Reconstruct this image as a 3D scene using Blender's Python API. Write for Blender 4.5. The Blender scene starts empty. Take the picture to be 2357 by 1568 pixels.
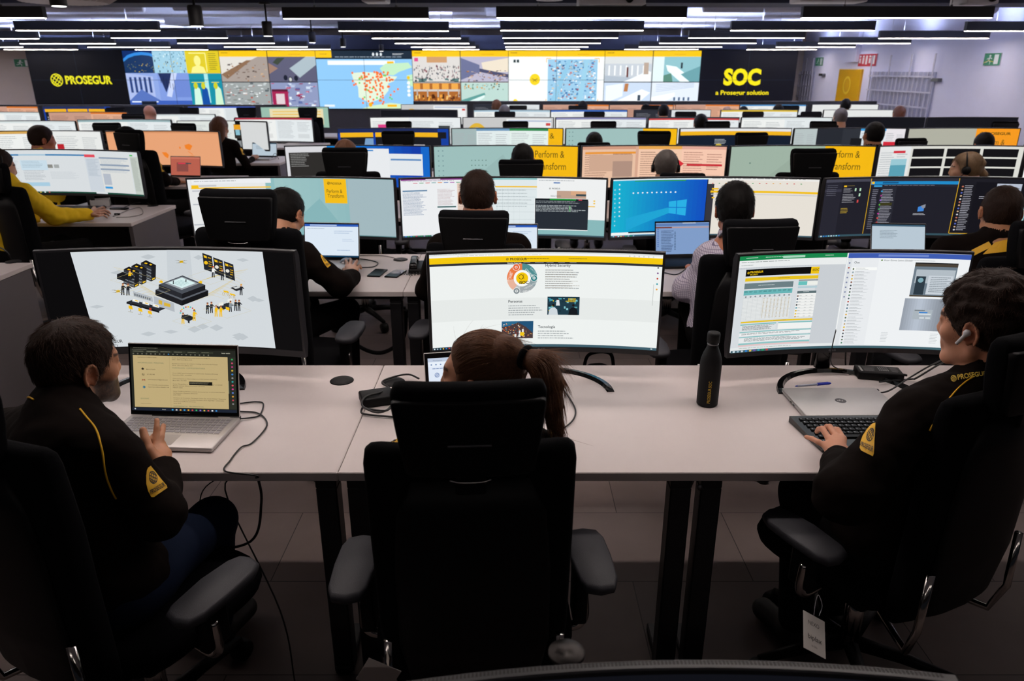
import bpy, bmesh, math, random
import numpy as np
from mathutils import Vector, Matrix, Euler
from mathutils.bvhtree import BVHTree
random.seed(7)
rng = np.random.default_rng(7)
C = bpy.context.scene.collection
sc = bpy.context.scene
PI = math.pi
R = math.radians

# ------------------------------------------------------------ camera, world, exposure
F = 1686.0; CX = 1178.5; CY = 784.0; PITCH = R(20.3); CAMZ = 1.79
cd = bpy.data.cameras.new('camera'); cam = bpy.data.objects.new('camera', cd); C.objects.link(cam)
cd.sensor_fit = 'HORIZONTAL'; cd.sensor_width = 36.0; cd.lens = 36.0*F/2357.0
cd.clip_start = 0.05; cd.clip_end = 100
cam.location = (0, 0, CAMZ); cam.rotation_euler = (PI/2-PITCH, 0, 0)
cd.dof.use_dof = True; cd.dof.focus_distance = 2.35; cd.dof.aperture_fstop = 5.0
sc.camera = cam
sc.view_settings.view_transform = 'Standard'; sc.view_settings.look = 'None'
sc.view_settings.exposure = 0.0; sc.view_settings.gamma = 1.0; sc.view_settings.use_curve_mapping = False
w = bpy.data.worlds.new('World'); sc.world = w; w.use_nodes = True
w.node_tree.nodes['Background'].inputs[0].default_value = (0.5, 0.55, 0.7, 1)
w.node_tree.nodes['Background'].inputs[1].default_value = 0.012
STRIP_POWER = 40.0      # radiance of the ceiling strips

def P(px, py, d):                     # point seen at a pixel, at forward distance d
    u = (px-CX)/F; v = (CY-py)/F
    c, s = math.cos(PITCH), math.sin(PITCH)
    t = d/(c+v*s)
    return Vector((u*t, d, CAMZ+t*(v*c-s)))
def G(px, py, z):                     # point seen at a pixel, on the level z
    u = (px-CX)/F; v = (CY-py)/F
    c, s = math.cos(PITCH), math.sin(PITCH)
    t = (z-CAMZ)/(v*c-s)
    return Vector((u*t, t*(c+v*s), z))

# ------------------------------------------------------------ materials
def lin(c):
    return tuple((x/12.92 if x <= 0.04045 else ((x+0.055)/1.055)**2.4) for x in c)
def hx(s):
    return tuple(int(s[i:i+2], 16)/255 for i in (0, 2, 4))
MATS = {}
def mat(name, col, rough=0.5, metal=0.0, noise=0.0, scale=30.0, bump=0.0, spec=0.5, coat=0.0, sheen=0.0):
    """procedural principled material; col is sRGB, noise varies its value, bump its relief"""
    if name in MATS: return MATS[name]
    m = bpy.data.materials.new(name); m.use_nodes = True; MATS[name] = m
    nt = m.node_tree; b = nt.nodes['Principled BSDF']
    L = lin(col)
    b.inputs['Base Color'].default_value = (*L, 1); b.inputs['Roughness'].default_value = rough
    b.inputs['Metallic'].default_value = metal; b.inputs['Specular IOR Level'].default_value = spec
    b.inputs['Coat Weight'].default_value = coat; b.inputs['Sheen Weight'].default_value = sheen
    tc = nt.nodes.new('ShaderNodeTexCoord')
    n = nt.nodes.new('ShaderNodeTexNoise'); n.inputs['Scale'].default_value = scale; n.inputs['Detail'].default_value = 4
    nt.links.new(tc.outputs['Object'], n.inputs['Vector'])
    if noise:
        r = nt.nodes.new('ShaderNodeMapRange'); r.inputs['To Min'].default_value = 1-noise; r.inputs['To Max'].default_value = 1+noise
        nt.links.new(n.outputs['Fac'], r.inputs['Value'])
        mx = nt.nodes.new('ShaderNodeVectorMath'); mx.operation = 'SCALE'; mx.inputs[0].default_value = L
        nt.links.new(r.outputs[0], mx.inputs['Scale']); nt.links.new(mx.outputs[0], b.inputs['Base Color'])
    if bump:
        bp = nt.nodes.new('ShaderNodeBump'); bp.inputs['Strength'].default_value = bump; bp.inputs['Distance'].default_value = 0.002
        nt.links.new(n.outputs['Fac'], bp.inputs['Height']); nt.links.new(bp.outputs[0], b.inputs['Normal'])
    return m
def attr_mat(name, emit=0.0, rough=0.6, metal=0.0, sample=True, spec=0.5):
    """colour comes from the mesh's own colour attribute; emit > 0 for displays"""
    if name in MATS: return MATS[name]
    m = bpy.data.materials.new(name); m.use_nodes = True; MATS[name] = m
    nt = m.node_tree; b = nt.nodes['Principled BSDF']
    a = nt.nodes.new('ShaderNodeAttribute'); a.attribute_name = 'Col'
    b.inputs['Roughness'].default_value = rough; b.inputs['Metallic'].default_value = metal
    b.inputs['Specular IOR Level'].default_value = spec
    if emit:
        b.inputs['Base Color'].default_value = (0.008, 0.008, 0.009, 1)
        nt.links.new(a.outputs['Color'], b.inputs['Emission Color']); b.inputs['Emission Strength'].default_value = emit
        if not sample: m.cycles.emission_sampling = 'NONE'
    else:
        nt.links.new(a.outputs['Color'], b.inputs['Base Color'])
    return m
def emit_mat(name, col, power):
    m = bpy.data.materials.new(name); m.use_nodes = True; MATS[name] = m
    b = m.node_tree.nodes['Principled BSDF']
    b.inputs['Base Color'].default_value = (0.8, 0.8, 0.8, 1)
    b.inputs['Emission Color'].default_value = (*lin(col), 1); b.inputs['Emission Strength'].default_value = power
    return m

M_desk = mat('desk_laminate', hx('c8bebc'), 0.42, noise=0.03, scale=8, spec=0.4)
M_edge = mat('desk_edge', hx('b4aaa6'), 0.5, noise=0.03)
M_steel = mat('black_powder_coat', hx('16161a'), 0.5, noise=0.1, bump=0.2, scale=300)
M_panel = mat('grey_panel', hx('5c5658'), 0.7, noise=0.05, scale=400)
M_fab = mat('black_mesh_fabric', hx('07070a'), 0.95, noise=0.3, scale=600, bump=0.4, spec=0.1)
M_plast = mat('black_plastic', hx('08080a'), 0.5, noise=0.15, scale=200, bump=0.1, spec=0.2)
M_gloss = mat('glossy_black_plastic', hx('0a0a0c'), 0.18, noise=0.05, spec=0.5)
M_case = mat('monitor_case', hx('242428'), 0.4, noise=0.1, scale=200, spec=0.5)
M_pad = mat('armrest_rubber', hx('303036'), 0.6, noise=0.12, scale=500, bump=0.3)
M_chrome = mat('chrome', hx('c8c4c0'), 0.12, 1.0, noise=0.05)
M_dim = mat('dull_metal', hx('77777a'), 0.35, 0.9, noise=0.06)
M_silver = mat('silver_aluminium', hx('b9b4b2'), 0.38, 0.35, noise=0.03, scale=60)
M_white = mat('white_plastic', hx('dcdce0'), 0.35, noise=0.02)
M_cable = mat('black_cable', hx('101012'), 0.5, noise=0.1)
M_gcable = mat('grey_cable', hx('6c6866'), 0.5, noise=0.1)
M_yel = mat('yellow_fabric', hx('e0a912'), 0.8, noise=0.06, scale=300, bump=0.15)
M_sweat = mat('yellow_sweater', hx('e3b90c'), 0.9, noise=0.08, scale=40, bump=0.4)
M_blk = mat('black_print', hx('14120f'), 0.7, noise=0.05)
M_jack = mat('black_jacket_cloth', hx('120c0a'), 0.9, noise=0.2, scale=60, bump=0.35, spec=0.06)
M_trou = mat('black_trousers', hx('0d0c0d'), 0.9, noise=0.2, scale=80, bump=0.3, spec=0.1)
M_jean = mat('blue_jeans', hx('131c30'), 0.9, noise=0.2, scale=200, bump=0.3, spec=0.1)
M_shoe = mat('black_leather', hx('0e0d0d'), 0.5, noise=0.1)
M_lamp = emit_mat('strip_diffuser', hx('fff1ea'), STRIP_POWER)
M_lampd = emit_mat('dimmed_diffuser', hx('fff1ea'), STRIP_POWER*0.28)
M_addglow = emit_mat('added_ceiling_glow', hx('c6d4ff'), STRIP_POWER*3.6)  # added upward glow, put in to brighten the ceiling and walls
M_disp = attr_mat('display', 1.0, 0.35, spec=0.2)
M_dispn = attr_mat('display_content', 1.0, 0.5, sample=False, spec=0.06)
M_paint = attr_mat('printed', 0.0, 0.6)

# ------------------------------------------------------------ objects and tags
def link(name, me, m=None, parent=None, loc=None, rot=None):
    o = bpy.data.objects.new(name, me); C.objects.link(o)
    if m is not None and me is not None and not me.materials:
        for k in (m if isinstance(m, (list, tuple)) else (m,)): me.materials.append(k)
    if parent is not None: o.parent = parent
    if loc is not None: o.location = loc
    if rot is not None: o.rotation_euler = rot
    return o
def tag(o, label=None, cat=None, group=None, kind=None):
    if label: o['label'] = label
    if cat: o['category'] = cat
    if group: o['group'] = group
    if kind: o['kind'] = kind
    return o
def empty(name, loc=(0, 0, 0), rz=0.0, label=None, cat=None, group=None):
    o = bpy.data.objects.new(name, None); C.objects.link(o); o.empty_display_size = 0.1
    o.location = loc; o.rotation_euler = (0, 0, rz)
    return tag(o, label, cat, group)
KIDS = {}
def copy_tree(o, loc=None, rz=None, label=None, group=None, skip=()):
    def rec(s, parent):
        n = s.copy(); C.objects.link(n); n.parent = parent
        for ch in s.children:
            if ch.name.split('.')[0] not in skip: rec(ch, n)
        return n
    n = rec(o, None)
    if loc is not None: n.location = loc
    if rz is not None: n.rotation_euler = (0, 0, rz)
    if label: n['label'] = label
    if group: n['group'] = group
    return n

# ------------------------------------------------------------ mesh builder
class MB:
    def __init__(s): s.v = []; s.f = []; s.c = []; s.sm = []
    def add(s, vs, fs, col=None, smooth=False):
        o = len(s.v); s.v.extend(tuple(v) for v in vs)
        for f in fs: s.f.append(tuple(i+o for i in f)); s.c.append(col); s.sm.append(smooth)
        return s
    def box(s, lo, hi, col=None, M=None):
        x0, y0, z0 = lo; x1, y1, z1 = hi
        vs = [Vector(p) for p in ((x0,y0,z0),(x1,y0,z0),(x1,y1,z0),(x0,y1,z0),(x0,y0,z1),(x1,y0,z1),(x1,y1,z1),(x0,y1,z1))]
        if M is not None: vs = [M @ v for v in vs]
        return s.add(vs, [(0,3,2,1),(4,5,6,7),(0,1,5,4),(1,2,6,5),(2,3,7,6),(3,0,4,7)], col)
    def rbox(s, lo, hi, r=0.004, seg=2, M=None, col=None):
        bm = bmesh.new(); bmesh.ops.create_cube(bm, size=1)
        lo = Vector(lo); hi = Vector(hi); c = (lo+hi)/2; d = hi-lo
        for v in bm.verts: v.co = Vector((v.co.x*d.x, v.co.y*d.y, v.co.z*d.z))+c
        bmesh.ops.bevel(bm, geom=bm.edges[:], offset=min(r, min(d)*0.49), segments=seg, profile=0.5, affect='EDGES')
        bm.verts.index_update()
        vs = [(M @ v.co) if M is not None else v.co.copy() for v in bm.verts]
        s.add(vs, [tuple(v.index for v in f.verts) for f in bm.faces], col, seg > 1); bm.free(); return s
    def tube(s, pts, r, n=8, col=None, cap=True):
        pts = [Vector(p) for p in pts]; m = len(pts)
        rs = r if isinstance(r, (list, tuple)) else [r]*m
        vs = []; up = None
        for i, p in enumerate(pts):
            t = (pts[min(i+1, m-1)]-pts[max(i-1, 0)]).normalized()
            if up is None:
                up = Vector((0, 0, 1)) if abs(t.z) < 0.9 else Vector((1, 0, 0))
            a = t.cross(up);
            if a.length < 1e-5: a = t.orthogonal()
            a.normalize(); b = a.cross(t).normalized(); up = b
            for k in range(n):
                th = 2*PI*k/n; vs.append(p+(a*math.cos(th)+b*math.sin(th))*rs[i])
        fs = [(i*n+k, i*n+(k+1) % n, (i+1)*n+(k+1) % n, (i+1)*n+k) for i in range(m-1) for k in range(n)]
        if cap: fs += [tuple(range(n-1, -1, -1)), tuple((m-1)*n+k for k in range(n))]
        return s.add(vs, fs, col, True)
    def lathe(s, prof, n=24, M=None, col=None, c=(0, 0, 0)):
        vs = []
        for r, z in prof:
            for k in range(n):
                th = 2*PI*k/n; v = Vector((c[0]+r*math.cos(th), c[1]+r*math.sin(th), c[2]+z))
                vs.append(M @ v if M is not None else v)
        m = len(prof)
        fs = [(i*n+k, i*n+(k+1) % n, (i+1)*n+(k+1) % n, (i+1)*n+k) for i in range(m-1) for k in range(n)]
        fs += [tuple(range(n-1, -1, -1)), tuple((m-1)*n+k for k in range(n))]
        return s.add(vs, fs, col, True)
    def loft(s, rings, col=None, cap=True, smooth=True):
        n = len(rings[0]); m = len(rings)
        vs = [Vector(p) for r in rings for p in r]
        fs = [(i*n+k, i*n+(k+1) % n, (i+1)*n+(k+1) % n, (i+1)*n+k) for i in range(m-1) for k in range(n)]
        if cap: fs += [tuple(range(n-1, -1, -1)), tuple((m-1)*n+k for k in range(n))]
        return s.add(vs, fs, col, smooth)
    def prism(s, poly, z0, z1, M=None, col=None):
        n = len(poly); vs = [Vector((x, y, z0)) for x, y in poly]+[Vector((x, y, z1)) for x, y in poly]
        if M is not None: vs = [M @ v for v in vs]
        return s.add(vs, [tuple(range(n-1, -1, -1)), tuple(range(n, 2*n))]+[(i, (i+1) % n, n+(i+1) % n, n+i) for i in range(n)], col)
    def mesh(s, name='mesh'):
        me = bpy.data.meshes.new(name)
        me.from_pydata([tuple(v) for v in s.v], [], s.f)
        me.polygons.foreach_set('use_smooth', np.array(s.sm, dtype=bool))
        if any(c is not None for c in s.c):
            at = me.color_attributes.new('Col', 'FLOAT_COLOR', 'CORNER')
            cnt = np.array([len(f) for f in s.f])
            cc = np.array([(*lin(c), 1.0) if c is not None else (0, 0, 0, 1) for c in s.c], dtype=np.float32)
            at.data.foreach_set('color', np.repeat(cc, cnt, axis=0).ravel())
        me.update()
        return me
    def build(s, name, m, parent=None, loc=None, rot=None):
        return link(name, s.mesh(name), m, parent, loc, rot)
def smooth_by_angle(o, a=40):
    me = o.data
    try: me.set_sharp_from_angle(angle=R(a))
    except Exception: pass
    return o
def catmull(pts, n=8):
    pts = [Vector(p) for p in pts]; q = [pts[0]*2-pts[1]]+pts+[pts[-1]*2-pts[-2]]; out = []
    for i in range(1, len(q)-2):
        for k in range(n):
            t = k/n; a, b, c, d = q[i-1], q[i], q[i+1], q[i+2]
            out.append(0.5*((2*b)+(c-a)*t+(2*a-5*b+4*c-d)*t*t+(3*b-a-3*c+d)*t**3))
    out.append(pts[-1].copy()); return out
def sring(cx, cy, z, w_, th, e=0.5, n=28, bend=0.0, z1=0.0):
    """superellipse ring, bent forward at its sides (toward +y) by bend"""
    r = []
    for k in range(n):
        t = 2*PI*k/n; c, s_ = math.cos(t), math.sin(t)
        x = w_/2*math.copysign(abs(c)**e, c); y = th/2*math.copysign(abs(s_)**e, s_)
        r.append((cx+x, cy+y+bend*(2*x/max(w_, 1e-4))**2*1.0, z+z1*(2*x/max(w_, 1e-4))**2))
    return r

# ------------------------------------------------------------ lettering
_TX = {}
def text_mesh(s, bold=0.0, shear=0.0):
    key = (s, bold, shear)
    if key in _TX: return _TX[key]
    cu = bpy.data.curves.new('t', 'FONT'); cu.body = s; cu.size = 1.0; cu.offset = bold; cu.resolution_u = 3; cu.shear = shear
    ob = bpy.data.objects.new('t', cu); C.objects.link(ob)
    dg = bpy.context.evaluated_depsgraph_get(); me = ob.evaluated_get(dg).to_mesh()
    vs = [(v.co.x, v.co.y) for v in me.vertices]; fs = [tuple(p.vertices) for p in me.polygons]
    ob.evaluated_get(dg).to_mesh_clear(); bpy.data.objects.remove(ob); bpy.data.curves.remove(cu)
    if vs:
        x0 = min(v[0] for v in vs); x1 = max(v[0] for v in vs)
    else: x0, x1 = 0, 1
    _TX[key] = ([((x-x0), y) for x, y in vs], fs, x1-x0)
    return _TX[key]

# ------------------------------------------------------------ a drawn surface (display, print): flat items on one sheet
class Canvas:
    """items are given in source pixels; fit() says which quad of source pixels is the whole sheet"""
    def __init__(s, W, H, src=None, curve=0.0, lay=0.00002):
        s.W, s.H, s.curve, s.lay = W, H, curve, lay; s.k = 0; s.mb = MB(); s.src = src; s.H3 = None
        if src is not None:
            A = []; B = []
            for (x, y), (u, v) in zip(src, ((0, 0), (1, 0), (1, 1), (0, 1))):
                A.append([x, y, 1, 0, 0, 0, -u*x, -u*y]); B.append(u)
                A.append([0, 0, 0, x, y, 1, -v*x, -v*y]); B.append(v)
            h = np.linalg.solve(np.array(A, float), np.array(B, float)); s.H3 = h
    def uv(s, x, y):
        if s.H3 is None: return x, y
        h = s.H3; w_ = h[6]*x+h[7]*y+1
        return (h[0]*x+h[1]*y+h[2])/w_, (h[3]*x+h[4]*y+h[5])/w_
    def pos(s, u, v, z):
        if not s.curve: return Vector(((u-0.5)*s.W, -z, (0.5-v)*s.H))
        # the sheet faces -y (toward the sitter); its ends curl toward -y; straight facets between fixed lines
        def on(uu):
            a = (uu-0.5)*s.W/s.curve; return Vector(((s.curve-z)*math.sin(a), -(s.curve-(s.curve-z)*math.cos(a)), 0))
        i = min(s.NF-1, max(0, int(math.floor(u*s.NF+1e-9)))); t = u*s.NF-i; p = on(i/s.NF)*(1-t)+on((i+1)/s.NF)*t
        p.z = (0.5-v)*s.H; return p
    NF = 24
    def _put(s, uvs, faces, col, clip=True):
        s.k += 1; z = s.lay*s.k
        if clip: uvs = [(min(1, max(0, u)), min(1, max(0, v))) for u, v in uvs]
        vs = [(u, v, z) for u, v in uvs]; s.mb.add(vs, faces, col)
    def quadpx(s, q, col):
        """q: four source points TL TR BR BL; split along u when the sheet is curved"""
        q = [s.uv(*p) for p in q]
        n = 1
        vs = []
        for i in range(n+1):
            t = i/n
            vs.append((q[0][0]+(q[1][0]-q[0][0])*t, q[0][1]+(q[1][1]-q[0][1])*t))
            vs.append((q[3][0]+(q[2][0]-q[3][0])*t, q[3][1]+(q[2][1]-q[3][1])*t))
        s._put(vs, [(2*i, 2*i+1, 2*i+3, 2*i+2) for i in range(n)], col)
    def rect(s, x0, y0, x1, y1, col):
        """rectangle in sheet uv (0..1)"""
        n = 1
        vs = []
        for i in range(n+1):
            x = x0+(x1-x0)*i/n; vs += [(x, y0), (x, y1)]
        s._put(vs, [(2*i, 2*i+1, 2*i+3, 2*i+2) for i in range(n)], col)
    def rp(s, x0, y0, x1, y1, col):
        """rectangle aligned with the sheet, given by two opposite corners in source pixels"""
        a = s.uv(x0, y0); b = s.uv(x1, y1); s.rect(a[0], a[1], b[0], b[1], col)
    def poly(s, pts, col, px=True):
        q = [s.uv(*p) for p in pts] if px else pts
        s._put(q, [tuple(range(len(q)))[::-1]], col)
    def disc(s, u, v, ru, rv, col, n=18, a0=0, a1=2*PI, r0=0.0):
        if r0 <= 0:
            q = [(u+ru*math.cos(a0+(a1-a0)*k/n), v+rv*math.sin(a0+(a1-a0)*k/n)) for k in range(n)]
            s._put(q, [tuple(range(n))[::-1]], col)
        else:
            q = []
            for k in range(n+1):
                a = a0+(a1-a0)*k/n; q += [(u+ru*math.cos(a), v+rv*math.sin(a)), (u+ru*r0*math.cos(a), v+rv*r0*math.sin(a))]
            s._put(q, [(2*k, 2*k+1, 2*k+3, 2*k+2) for k in range(n)], col)
    def text(s, u, v, h, body, col, bold=0.0, width=None, rot=0.0, shear=0.0):
        """lettering: (u, v) baseline left in uv, h cap height as a share of the sheet's height"""
        vs, fs, wd = text_mesh(body, bold, shear)
        k = h*s.H/0.7; kx = (width*s.W/wd) if width else k
        c_, s_ = math.cos(rot), math.sin(rot); q = []
        for x, y in vs:
            X, Y = x*kx, y*k; X, Y = X*c_-Y*s_, X*s_+Y*c_
            q.append((u+X/s.W, v-Y/s.H))
        s._put(q, fs, col)
    def bars(s, x0, y0, x1, y1, rows, col, rnd=None, fill=0.38, words=True):
        """illegible small print: rows of broken dashes, uv"""
        rnd = rnd or random; dy = (y1-y0)/rows; vs = []; fs = []
        for r_ in range(rows):
            y = y0+dy*r_; x = x0; xe = x1-(x1-x0)*rnd.random()*0.3
            while x < xe:
                L_ = (x1-x0)*(0.02+rnd.random()*0.07) if words else (xe-x)
                e = min(x+L_, xe); o = len(vs)
                vs += [(x, y), (e, y), (e, y+dy*fill), (x, y+dy*fill)]; fs.append((o, o+3, o+2, o+1)); x = e+(x1-x0)*0.012
        if vs: s._put(vs, fs, col)
    def dots(s, pts, ru, rv, col, n=8):
        vs = []; fs = []
        for (u, v) in pts:
            o = len(vs); vs += [(u+ru*math.cos(2*PI*k/n), v+rv*math.sin(2*PI*k/n)) for k in range(n)]; fs.append(tuple(range(o+n-1, o-1, -1)))
        if vs: s._put(vs, fs, col)
    def line(s, pts, wd, col, px=False):
        q = [s.uv(*p) for p in pts] if px else list(pts); vs = []; fs = []
        for i in range(len(q)-1):
            ax, ay = q[i][0]*s.W, q[i][1]*s.H; bx, by = q[i+1][0]*s.W, q[i+1][1]*s.H
            dx, dy = bx-ax, by-ay; L_ = math.hypot(dx, dy) or 1; nx, ny = -dy/L_*wd/2, dx/L_*wd/2; o = len(vs)
            vs += [((ax+nx)/s.W, (ay+ny)/s.H), ((bx+nx)/s.W, (by+ny)/s.H), ((bx-nx)/s.W, (by-ny)/s.H), ((ax-nx)/s.W, (ay-ny)/s.H)]
            fs.append((o, o+1, o+2, o+3))
        s._put(vs, fs, col)
    def globe(s, u, v, r, col, lw=None):
        """round emblem: a tilted globe grid; r in metres"""
        lw = lw or r*0.16; ru, rv = r/s.W, r/s.H
        s.disc(u, v, ru, rv, col, 26, r0=0.86)
        for k in (-0.5, 0.0, 0.5):
            pts = []
            for i in range(11):
                a = -PI/2+PI*i/10; x = math.cos(a)*k*1.0; y = math.sin(a)
                x, y = x*math.cos(0.7)-y*math.sin(0.7), x*math.sin(0.7)+y*math.cos(0.7)
                pts.append((u+x*ru*0.93, v+y*rv*0.93))
            s.line(pts, lw*0.8, col)
        for k in (-0.45, 0.0, 0.45):
            x0 = math.sqrt(1-k*k)*0.93; a = 0.7
            f = lambda x, y: (u+(x*math.cos(a)-y*math.sin(a))*ru, v+(x*math.sin(a)+y*math.cos(a))*rv)
            s.line([f(-x0, k), f(-x0*0.5, k*1.15), f(x0*0.5, k*1.15), f(x0, k)], lw*0.8, col)
    def flat(s):
        """the sheet's mesh before bending, for badges: x, -layer, z"""
        s.mb.v = [tuple(Vector(((u-0.5)*s.W, -z, (0.5-v)*s.H))) for u, v, z in s.mb.v]; return s.mb
    def build(s, name, m, parent=None, loc=None, rot=None):
        if not s.curve:
            s.flat(); return s.mb.build(name, m, parent, loc, rot)
        me = s.mb.mesh(name); bm = bmesh.new(); bm.from_mesh(me)
        for i in range(1, s.NF):
            x = i/s.NF; fs = [f for f in bm.faces if min(v.co.x for v in f.verts) < x-1e-6 and max(v.co.x for v in f.verts) > x+1e-6]
            if fs:
                g = set(fs); [g.update(f.verts) or g.update(f.edges) for f in fs]
                bmesh.ops.bisect_plane(bm, geom=list(g), plane_co=(x, 0, 0), plane_no=(1, 0, 0), dist=1e-7)
        bm.faces.ensure_lookup_table()
        # a vertex on a fold belongs to both facets, so the bent position is the same from either side
        for v in bm.verts: v.co = s.pos(v.co.x, v.co.y, v.co.z)
        bm.to_mesh(me); bm.free(); return link(name, me, m, parent, loc, rot)

# ------------------------------------------------------------ distance fields -> one continuous surface
class Field:
    def __init__(s, lo, hi, h):
        s.lo = np.array(lo, np.float32); s.h = h
        s.n = np.ceil((np.array(hi)-np.array(lo))/h).astype(int)+1
        s.f = np.full(tuple(s.n), 0.08, np.float32)
    def _reg(s, lo, hi):
        a = np.maximum(0, np.floor((np.array(lo)-s.lo)/s.h).astype(int)); b = np.minimum(s.n, np.ceil((np.array(hi)-s.lo)/s.h).astype(int)+1)
        if np.any(b <= a): return None
        ax = [s.lo[i]+s.h*np.arange(a[i], b[i], dtype=np.float32) for i in range(3)]
        return tuple(slice(a[i], b[i]) for i in range(3)), ax[0][:, None, None], ax[1][None, :, None], ax[2][None, None, :]
    def _un(s, sl, d, k):
        f = s.f[sl]; k = max(k, 1e-5); h = np.clip(0.5+0.5*(f-d)/k, 0, 1)
        s.f[sl] = f*(1-h)+d*h-k*h*(1-h)
    def _sub(s, sl, d, k):
        f = s.f[sl]; d = -d; k = max(k, 1e-5); h = np.clip(0.5-0.5*(f-d)/k, 0, 1)
        s.f[sl] = f*(1-h)+d*h+k*h*(1-h)
    def cap(s, a, b, ra, rb=None, k=0.01, sub=False):
        rb = ra if rb is None else rb; a = np.array(a, float); b = np.array(b, float); m = max(ra, rb)+0.05+k
        g = s._reg(np.minimum(a, b)-m, np.maximum(a, b)+m)
        if g is None: return
        sl, X, Y, Z = g; ba = b-a; L2 = float(ba@ba) or 1e-9
        t = np.clip(((X-a[0])*ba[0]+(Y-a[1])*ba[1]+(Z-a[2])*ba[2])/L2, 0, 1)
        d = np.sqrt((X-a[0]-t*ba[0])**2+(Y-a[1]-t*ba[1])**2+(Z-a[2]-t*ba[2])**2)-(ra+(rb-ra)*t)
        (s._sub if sub else s._un)(sl, d.astype(np.float32), k)
    def ell(s, c, r, Rm=None, k=0.01, sub=False):
        c = np.array(c, float); r = np.array(r, float); m = max(r)+0.05+k
        g = s._reg(c-m, c+m)
        if g is None: return
        sl, X, Y, Z = g; X = X-c[0]; Y = Y-c[1]; Z = Z-c[2]
        if Rm is not None:
            Q = np.array(Rm.to_3x3().transposed()) if hasattr(Rm, 'to_3x3') else np.array(Rm).T
            x = (Q[0, 0]*X+Q[0, 1]*Y+Q[0, 2]*Z)/r[0]; y = (Q[1, 0]*X+Q[1, 1]*Y+Q[1, 2]*Z)/r[1]; z = (Q[2, 0]*X+Q[2, 1]*Y+Q[2, 2]*Z)/r[2]
        else: x, y, z = X/r[0], Y/r[1], Z/r[2]
        k0 = np.sqrt(x*x+y*y+z*z); k1 = np.sqrt((x/r[0])**2+(y/r[1])**2+(z/r[2])**2)+1e-6
        d = k0*(k0-1)/k1
        (s._sub if sub else s._un)(sl, d.astype(np.float32), k)
    def half(s, p, nrm, k=0.002):
        """cut away everything on the side the normal points to"""
        n = np.array(nrm, float); n /= np.linalg.norm(n); p = np.array(p, float)
        ax = [s.lo[i]+s.h*np.arange(s.n[i], dtype=np.float32) for i in range(3)]
        d = -((ax[0][:, None, None]-p[0])*n[0]+(ax[1][None, :, None]-p[1])*n[1]+(ax[2][None, None, :]-p[2])*n[2])
        s.f = np.maximum(s.f, -d.astype(np.float32))
    def mesh(s, name='surface', smooth=True):
        f = s.f; ins = f < 0; n = s.n
        c = np.zeros(tuple(n-1), np.uint8)
        for dx in (0, 1):
            for dy in (0, 1):
                for dz in (0, 1):
                    c += ins[dx:n[0]-1+dx, dy:n[1]-1+dy, dz:n[2]-1+dz]
        act = (c > 0) & (c < 8); ijk = np.argwhere(act); idx = np.full(act.shape, -1, np.int64); idx[act] = np.arange(len(ijk))
        acc = np.zeros((len(ijk), 3)); cnt = np.zeros(len(ijk))
        co = [(x, y, z) for x in (0, 1) for y in (0, 1) for z in (0, 1)]
        val = {o: f[ijk[:, 0]+o[0], ijk[:, 1]+o[1], ijk[:, 2]+o[2]] for o in co}
        for o in co:
            for ax in range(3):
                if o[ax] == 0:
                    q = list(o); q[ax] = 1; q = tuple(q); a = val[o]; b = val[q]; m = (a < 0) != (b < 0)
                    t = np.where(m, a/np.where(m, a-b, 1), 0)
                    p = np.array(o, float)[None, :].repeat(len(ijk), 0); p[:, ax] += t
                    acc[m] += p[m]; cnt[m] += 1
        vs = (ijk+acc/cnt[:, None])*s.h+s.lo
        quads = []
        for ax in range(3):
            u, v = [(1, 2), (2, 0), (0, 1)][ax]
            a = [slice(None)]*3; b = [slice(None)]*3; a[ax] = slice(0, -1); b[ax] = slice(1, None)
            A = ins[tuple(a)]; B = ins[tuple(b)]; e = np.argwhere(A != B)
            e = e[(e[:, u] > 0) & (e[:, v] > 0) & (e[:, u] < n[u]-1) & (e[:, v] < n[v]-1)]
            flip = ~A[e[:, 0], e[:, 1], e[:, 2]]
            def cell(du, dv):
                q = e.copy(); q[:, u] -= du; q[:, v] -= dv; return idx[q[:, 0], q[:, 1], q[:, 2]]
            Q = np.stack([cell(1, 1), cell(0, 1), cell(0, 0), cell(1, 0)], 1); Q[flip] = Q[flip][:, ::-1]
            quads.append(Q)
        Q = np.concatenate(quads); Q = Q[(Q >= 0).all(1)]
        me = bpy.data.meshes.new(name); me.vertices.add(len(vs)); me.vertices.foreach_set('co', vs.astype(np.float32).ravel())
        me.loops.add(len(Q)*4); me.loops.foreach_set('vertex_index', Q.astype(np.int32).ravel())
        me.polygons.add(len(Q)); me.polygons.foreach_set('loop_start', np.arange(0, len(Q)*4, 4, dtype=np.int32))
        me.update(calc_edges=True); me.validate()
        me.polygons.foreach_set('use_smooth', np.ones(len(me.polygons), bool))
        return me
def relax(me, it=2, lam=0.5):
    n = len(me.vertices); v = np.empty(n*3, np.float32); me.vertices.foreach_get('co', v); v = v.reshape(-1, 3)
    e = np.empty(len(me.edges)*2, np.int32); me.edges.foreach_get('vertices', e); e = e.reshape(-1, 2)
    deg = np.bincount(e.ravel(), minlength=n)[:, None].clip(1)
    for i in range(it):
        for l in (lam, -lam*0.9):
            a = np.zeros_like(v)
            for ax in range(3): a[:, ax] = np.bincount(e[:, 0], v[e[:, 1], ax], n)+np.bincount(e[:, 1], v[e[:, 0], ax], n)
            v = v+l*(a/deg-v)
    me.vertices.foreach_set('co', v.astype(np.float32).ravel()); me.update(); return me
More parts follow.
